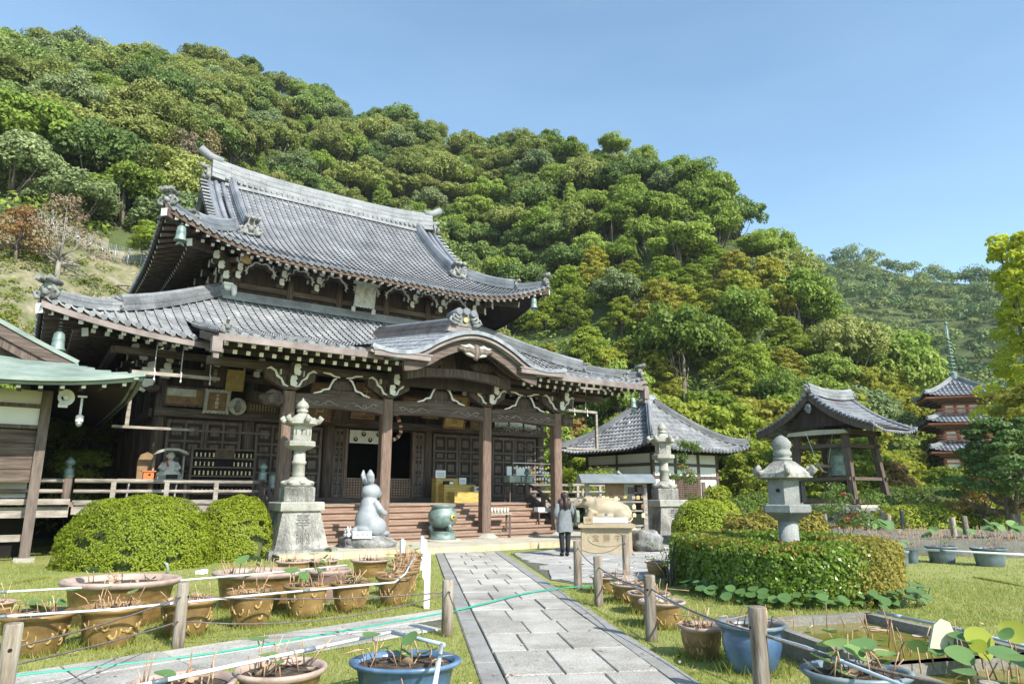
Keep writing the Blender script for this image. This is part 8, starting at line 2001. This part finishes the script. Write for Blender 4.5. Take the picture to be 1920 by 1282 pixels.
def rope(a, b_, sag, label, r=.008, m='rope', name='rope'):
    a, b_ = Vector(a), Vector(b_); P = [a.lerp(b_, t) - Vector((0, 0, sag * 4 * t * (1 - t))) for t in np.linspace(0, 1, 12)]; c = a.lerp(b_, .5); mb = MB(); mb.tube([q - c for q in P], r, 6); return mb.build(name, m, None, label, 'rope' if name == 'rope' else 'pipe', loc=c)
def up(p, z): return Vector((p.x, p.y, z))
far_l = Vector((-6.6, 3.6, 0))
rope(up(LP[0][0], .58), up(LP[1][0], .52), .03, 'upper rope between the leftmost post and the second post'); rope(up(LP[0][0], .47), up(LP[1][0], .27), .02, 'lower rope between the leftmost post and the second post')
rope(up(LP[1][0], .52), up(LP[2][0], .48), .05, 'upper rope crossing in front of the dragon pots to the path post'); rope(up(LP[1][0], .27), up(LP[2][0], .46), .14, 'lower sagging rope in front of the dragon pots')
rope(up(LP[0][0], .55), up(far_l, .55), .02, 'rope leaving the leftmost post toward the left edge'); rope(up(LP[2][0], .50), Vector((-.18, 5.3, .18)), .0, 'rope running down from the path post to the bottom edge')
rope(up(RP[0][0], .70), up(RP[2][0], .55), .06, 'rope from the ox pedestal post to the short post'); rope(up(RP[0][0], .68), up(RP[1][0], .68), .16, 'sagging rope between the two posts of the ox pedestal'); rope(up(RP[2][0], .55), up(RP[3][0], .56), .05, 'rope between the short post and the post among the brown pots')
rope(up(RP[3][0], .56), up(RP[4][0], .52), .05, 'rope from the post among the brown pots to the nearest post'); rope(up(RP[4][0], .52), up(RP[5][0], .36), .04, 'rope from the nearest right post toward the bottom corner', .012); rope(at_depth(1650, 29, .75), at_depth(1687, 29, .75), .35, 'pale sagging rope near the bell tower', .03)
# ---- water pipes lying over the pots
def pipe(pts, r, label, m='pvc'):
    P = [Vector(p) for p in pts]; c = P[len(P) // 2]; e = empty('water_pipe', c, 0, label, 'pipe', 'plastic water pipes'); mb = MB()
    S = []
    for a, b_ in zip(P, P[1:]): S.append(a)
    S.append(P[-1]); mb.tube([q - c for q in S], r, 9); mb.build('tube', m, e)
    for k in range(1, len(P)):
        a, b_ = P[k - 1], P[k]; q = a.lerp(b_, .35) - c; d = (b_ - a).normalized(); mb = MB(); mb.tube([q - d * .05, q + d * .05], r * 1.28, 9); mb.build('coupling', 'pot_slate' if m == 'pvc' else 'pvc_blue', e)
    return e
pipe([atz(-120, 1116, .50), atz(210, 1098, .50), atz(500, 1074, .52), atz(650, 1059, .52)], .0125, 'white water pipe over the oval tubs')
pipe([atz(-120, 1163, .44), atz(210, 1142, .44), atz(470, 1116, .44), atz(740, 1091, .42), atz(760, 1075, .46), atz(778, 1040, .50)], .0125, 'pale blue water pipe lying over the dragon pots, bent upward at the path end')
pipe([atz(180, 1302, .44), atz(480, 1238, .44), atz(735, 1184, .46)], .014, 'white water pipe over the nearest pots'); pipe([atz(733, 1184, .46), atz(833, 1208, .44)], .016, 'short pipe across the blue tub', 'pvc_blue'); pipe([atz(829, 1206, .44), atz(812, 1300, .42)], .016, 'white pipe running down the front of the blue tub')
pipe([atz(1135, 1077, .42), atz(1240, 1120, .42), atz(1330, 1160, .42), atz(1510, 1212, .42), atz(1720, 1295, .42)], .0125, 'grey-blue pipe slanting over the pots right of the path', 'pvc_blue')
pipe([atz(1645, 1147, .30), atz(1760, 1170, .30), atz(1930, 1212, .30)], .016, 'grey-blue pipe along the basin edge by the lawn', 'pvc_blue'); pipe([atz(1690, 1028, .55), atz(1930, 1040, .55)], .02, 'pale pipe over the slate blue tubs at the far troughs')
# green hose across the grass and path
H = sample([atz(u, v, .03) for u, v in ((-150, 1292), (0, 1269), (200, 1248), (420, 1221), (640, 1183), (830, 1149))] + [atz(u, v, .055) for u, v in ((900, 1133), (980, 1113), (1045, 1103))] + [atz(u, v, .04) for u, v in ((1110, 1098), (1170, 1094), (1232, 1091))], 60)
c = Vector(H[30]); mb = MB(); mb.tube([Vector(p) - c for p in H], .012, 7); mb.build('garden_hose', 'hose', None, 'green garden hose lying across the lawn and the stone path', 'hose', loc=c)
# white stakes by the path
for k, (u, vb, h_, w_, lab) in enumerate(((800, 1140, .78, .075, 'white square stake nearest the viewer beside the path'), (795, 1086, .74, .07, 'white square stake behind the nearest one'), (790, 1068, .70, .07, 'white square stake at the end of the pot column'), (753, 1062, .60, .09, 'white square stake by the rabbit rock'))):
    p = atz(u, vb); mb = MB(); mb.box((0, 0, h_ / 2 - .02), (w_, w_, h_)); mb.box((0, 0, h_ - .01), (w_ * .7, w_ * .7, .03), taper=.4); mb.build('white_stake', 'white_paint', None, lab, 'stake', 'white stakes', loc=p, rz=.2 * k)
p = atz(312, 1078); mb = MB(); mb.tube([(0, 0, 0), (.02, 0, .12), (-.02, 0, .22), (-.07, -.02, .25)], [.02, .028, .03, .012], 7); mb.build('green_tap_cover', 'copper_green', None, 'small green plastic cover at the foot of the big round shrub', 'cover', loc=p)
p = atz(378, 1075); mb = MB(); mb.box((0, 0, .03), (.2, .14, .07)); mb.box((.05, 0, .075), (.1, .1, .02)); mb.build('ground_lamp', 'paper', None, 'small white ground lamp between the two clipped shrubs', 'lamp', loc=p)
# ================================================================== GRASS
rng = np.random.default_rng(99)
def grass_ok(X, Y):
    s_ = (X - pa.x) * pdir.x + (Y - pa.y) * pdir.y; t_ = (X - pa.x) * pnx.x + (Y - pa.y) * pnx.y; ed = .19 + .025 * np.sin(s_ * 7) * np.sin(s_ * 2.3); ok = (t_ < -ed) | (t_ > PW + ed)
    s2 = (X - A0.x) * sd.x + (Y - A0.y) * sd.y; t2_ = (X - A0.x) * sn.x + (Y - A0.y) * sn.y; ok &= ~((t2_ > 0) & (t2_ < SW) & (s2 > 0) & (s2 < SL))
    for q in range(1): 
        ok &= ~((X > .2) & (Y > 12.9 + .45 * (X - 1.2)) & (X < 7))
    d1 = (X - 2.65) * .29 + (Y - 8.1) * -.0; ok &= ~((X > 2.65 + (8.1 - Y) * .15) & (Y < 8.3 + (X - 2.7) * .25) & (X < 4.2 + (8.5 - Y) * .26) & (Y > 4.3))
    return ok
def blades(n, xr, yr, h0, h1, wd):
    Y = yr[0] + (yr[1] - yr[0]) * rng.random(n) ** 1.5; X = rng.uniform(-.80, .80, n) * Y; 
    X = np.clip(X, *xr); k = grass_ok(X, Y); X, Y = X[k], Y[k]; m = len(X)
    a = rng.uniform(0, 6.28, m); h = rng.uniform(h0, h1, m) * (1 + .9 * np.maximum(0, np.sin(X * 3.1 + 1) * np.sin(Y * 2.7))); ln = rng.normal(0, .5, (m, 2)) * h[:, None]; w_ = wd * rng.uniform(.6, 1.3, m)
    B = np.stack([X, Y, np.zeros(m)], 1); D = np.stack([np.cos(a) * w_, np.sin(a) * w_, np.zeros(m)], 1); T = np.stack([X + ln[:, 0], Y + ln[:, 1], h], 1)
    V = np.stack([B - D, B + D, T], 1).reshape(-1, 3); return V
V = np.concatenate([blades(150000, (-9, 9), (4.6, 14), .018, .05, .004), blades(60000, (-14, 14), (9, 24), .02, .045, .008)])
put('grass', mesh_np('grass', V, np.arange(len(V)).reshape(-1, 3), 'grass_blade'), label='short green and straw-coloured grass covering the lawn', cat='grass', kind='stuff')
tp_ = []
for o in [q for q in COL.objects if q.name.startswith('lotus_pot')]:
    if o.location.y > 14: continue
    r_ = .0
    for ch in o.children:
        if ch.name.startswith('rim'): r_ = max(abs(v.co.x) for v in ch.data.vertices)
    n = 260; a = rng.uniform(0, 6.28, n); q = r_ * rng.uniform(.55, 1.12, n); X = o.location.x + q * np.cos(a); Y = o.location.y + q * np.sin(a) * .85; k = grass_ok(X, Y); X, Y = X[k], Y[k]; m = len(X)
    h = rng.uniform(.05, .15, m); ln = rng.normal(0, .35, (m, 2)) * h[:, None]; aa = rng.uniform(0, 6.28, m); B = np.stack([X, Y, np.zeros(m)], 1); D = np.stack([np.cos(aa) * .005, np.sin(aa) * .005, np.zeros(m)], 1); T = np.stack([X + ln[:, 0], Y + ln[:, 1], h], 1); tp_.append(np.stack([B - D, B + D, T], 1).reshape(-1, 3))
V = np.concatenate(tp_); put('grass_tufts', mesh_np('grass_tufts', V, np.arange(len(V)).reshape(-1, 3), 'grass_blade'), label='longer green grass tufts around the feet of the pots', cat='grass', kind='stuff')

# ---- fallen leaves on lawn and paving
n = 700; Y = 5 + 15 * rng.random(n) ** 1.3; X = rng.uniform(-.75, .75, n) * Y; C = np.stack([X, Y, np.full(n, .042)], 1); V, F = leaf_quads(C, np.tile([0, 0, 3.0], (n, 1)), .045, rng, jit=.5)
put('fallen_leaves', mesh_np('fallen_leaves', V, F, 'dry_leaf'), label='scattered dry brown fallen leaves on lawn and paving', cat='leaves', kind='stuff')
# ================================================================== HAZE
m = bpy.data.materials.new('haze'); m.use_nodes = True; N = m.node_tree.nodes; N.remove(N['Principled BSDF'])
pv = N.new('ShaderNodeVolumePrincipled'); pv.inputs['Color'].default_value = (.80, .88, 1, 1); pv.inputs['Density'].default_value = .00022; pv.inputs['Anisotropy'].default_value = .1
m.node_tree.links.new(pv.outputs[0], N['Material Output'].inputs['Volume']); MATS['haze'] = m
mb = MB(); mb.box((0, 270, 62), (1060, 700, 134)); mb.build('haze', 'haze', None, 'thin pale haze in the air over the hills', 'haze', kind='stuff')
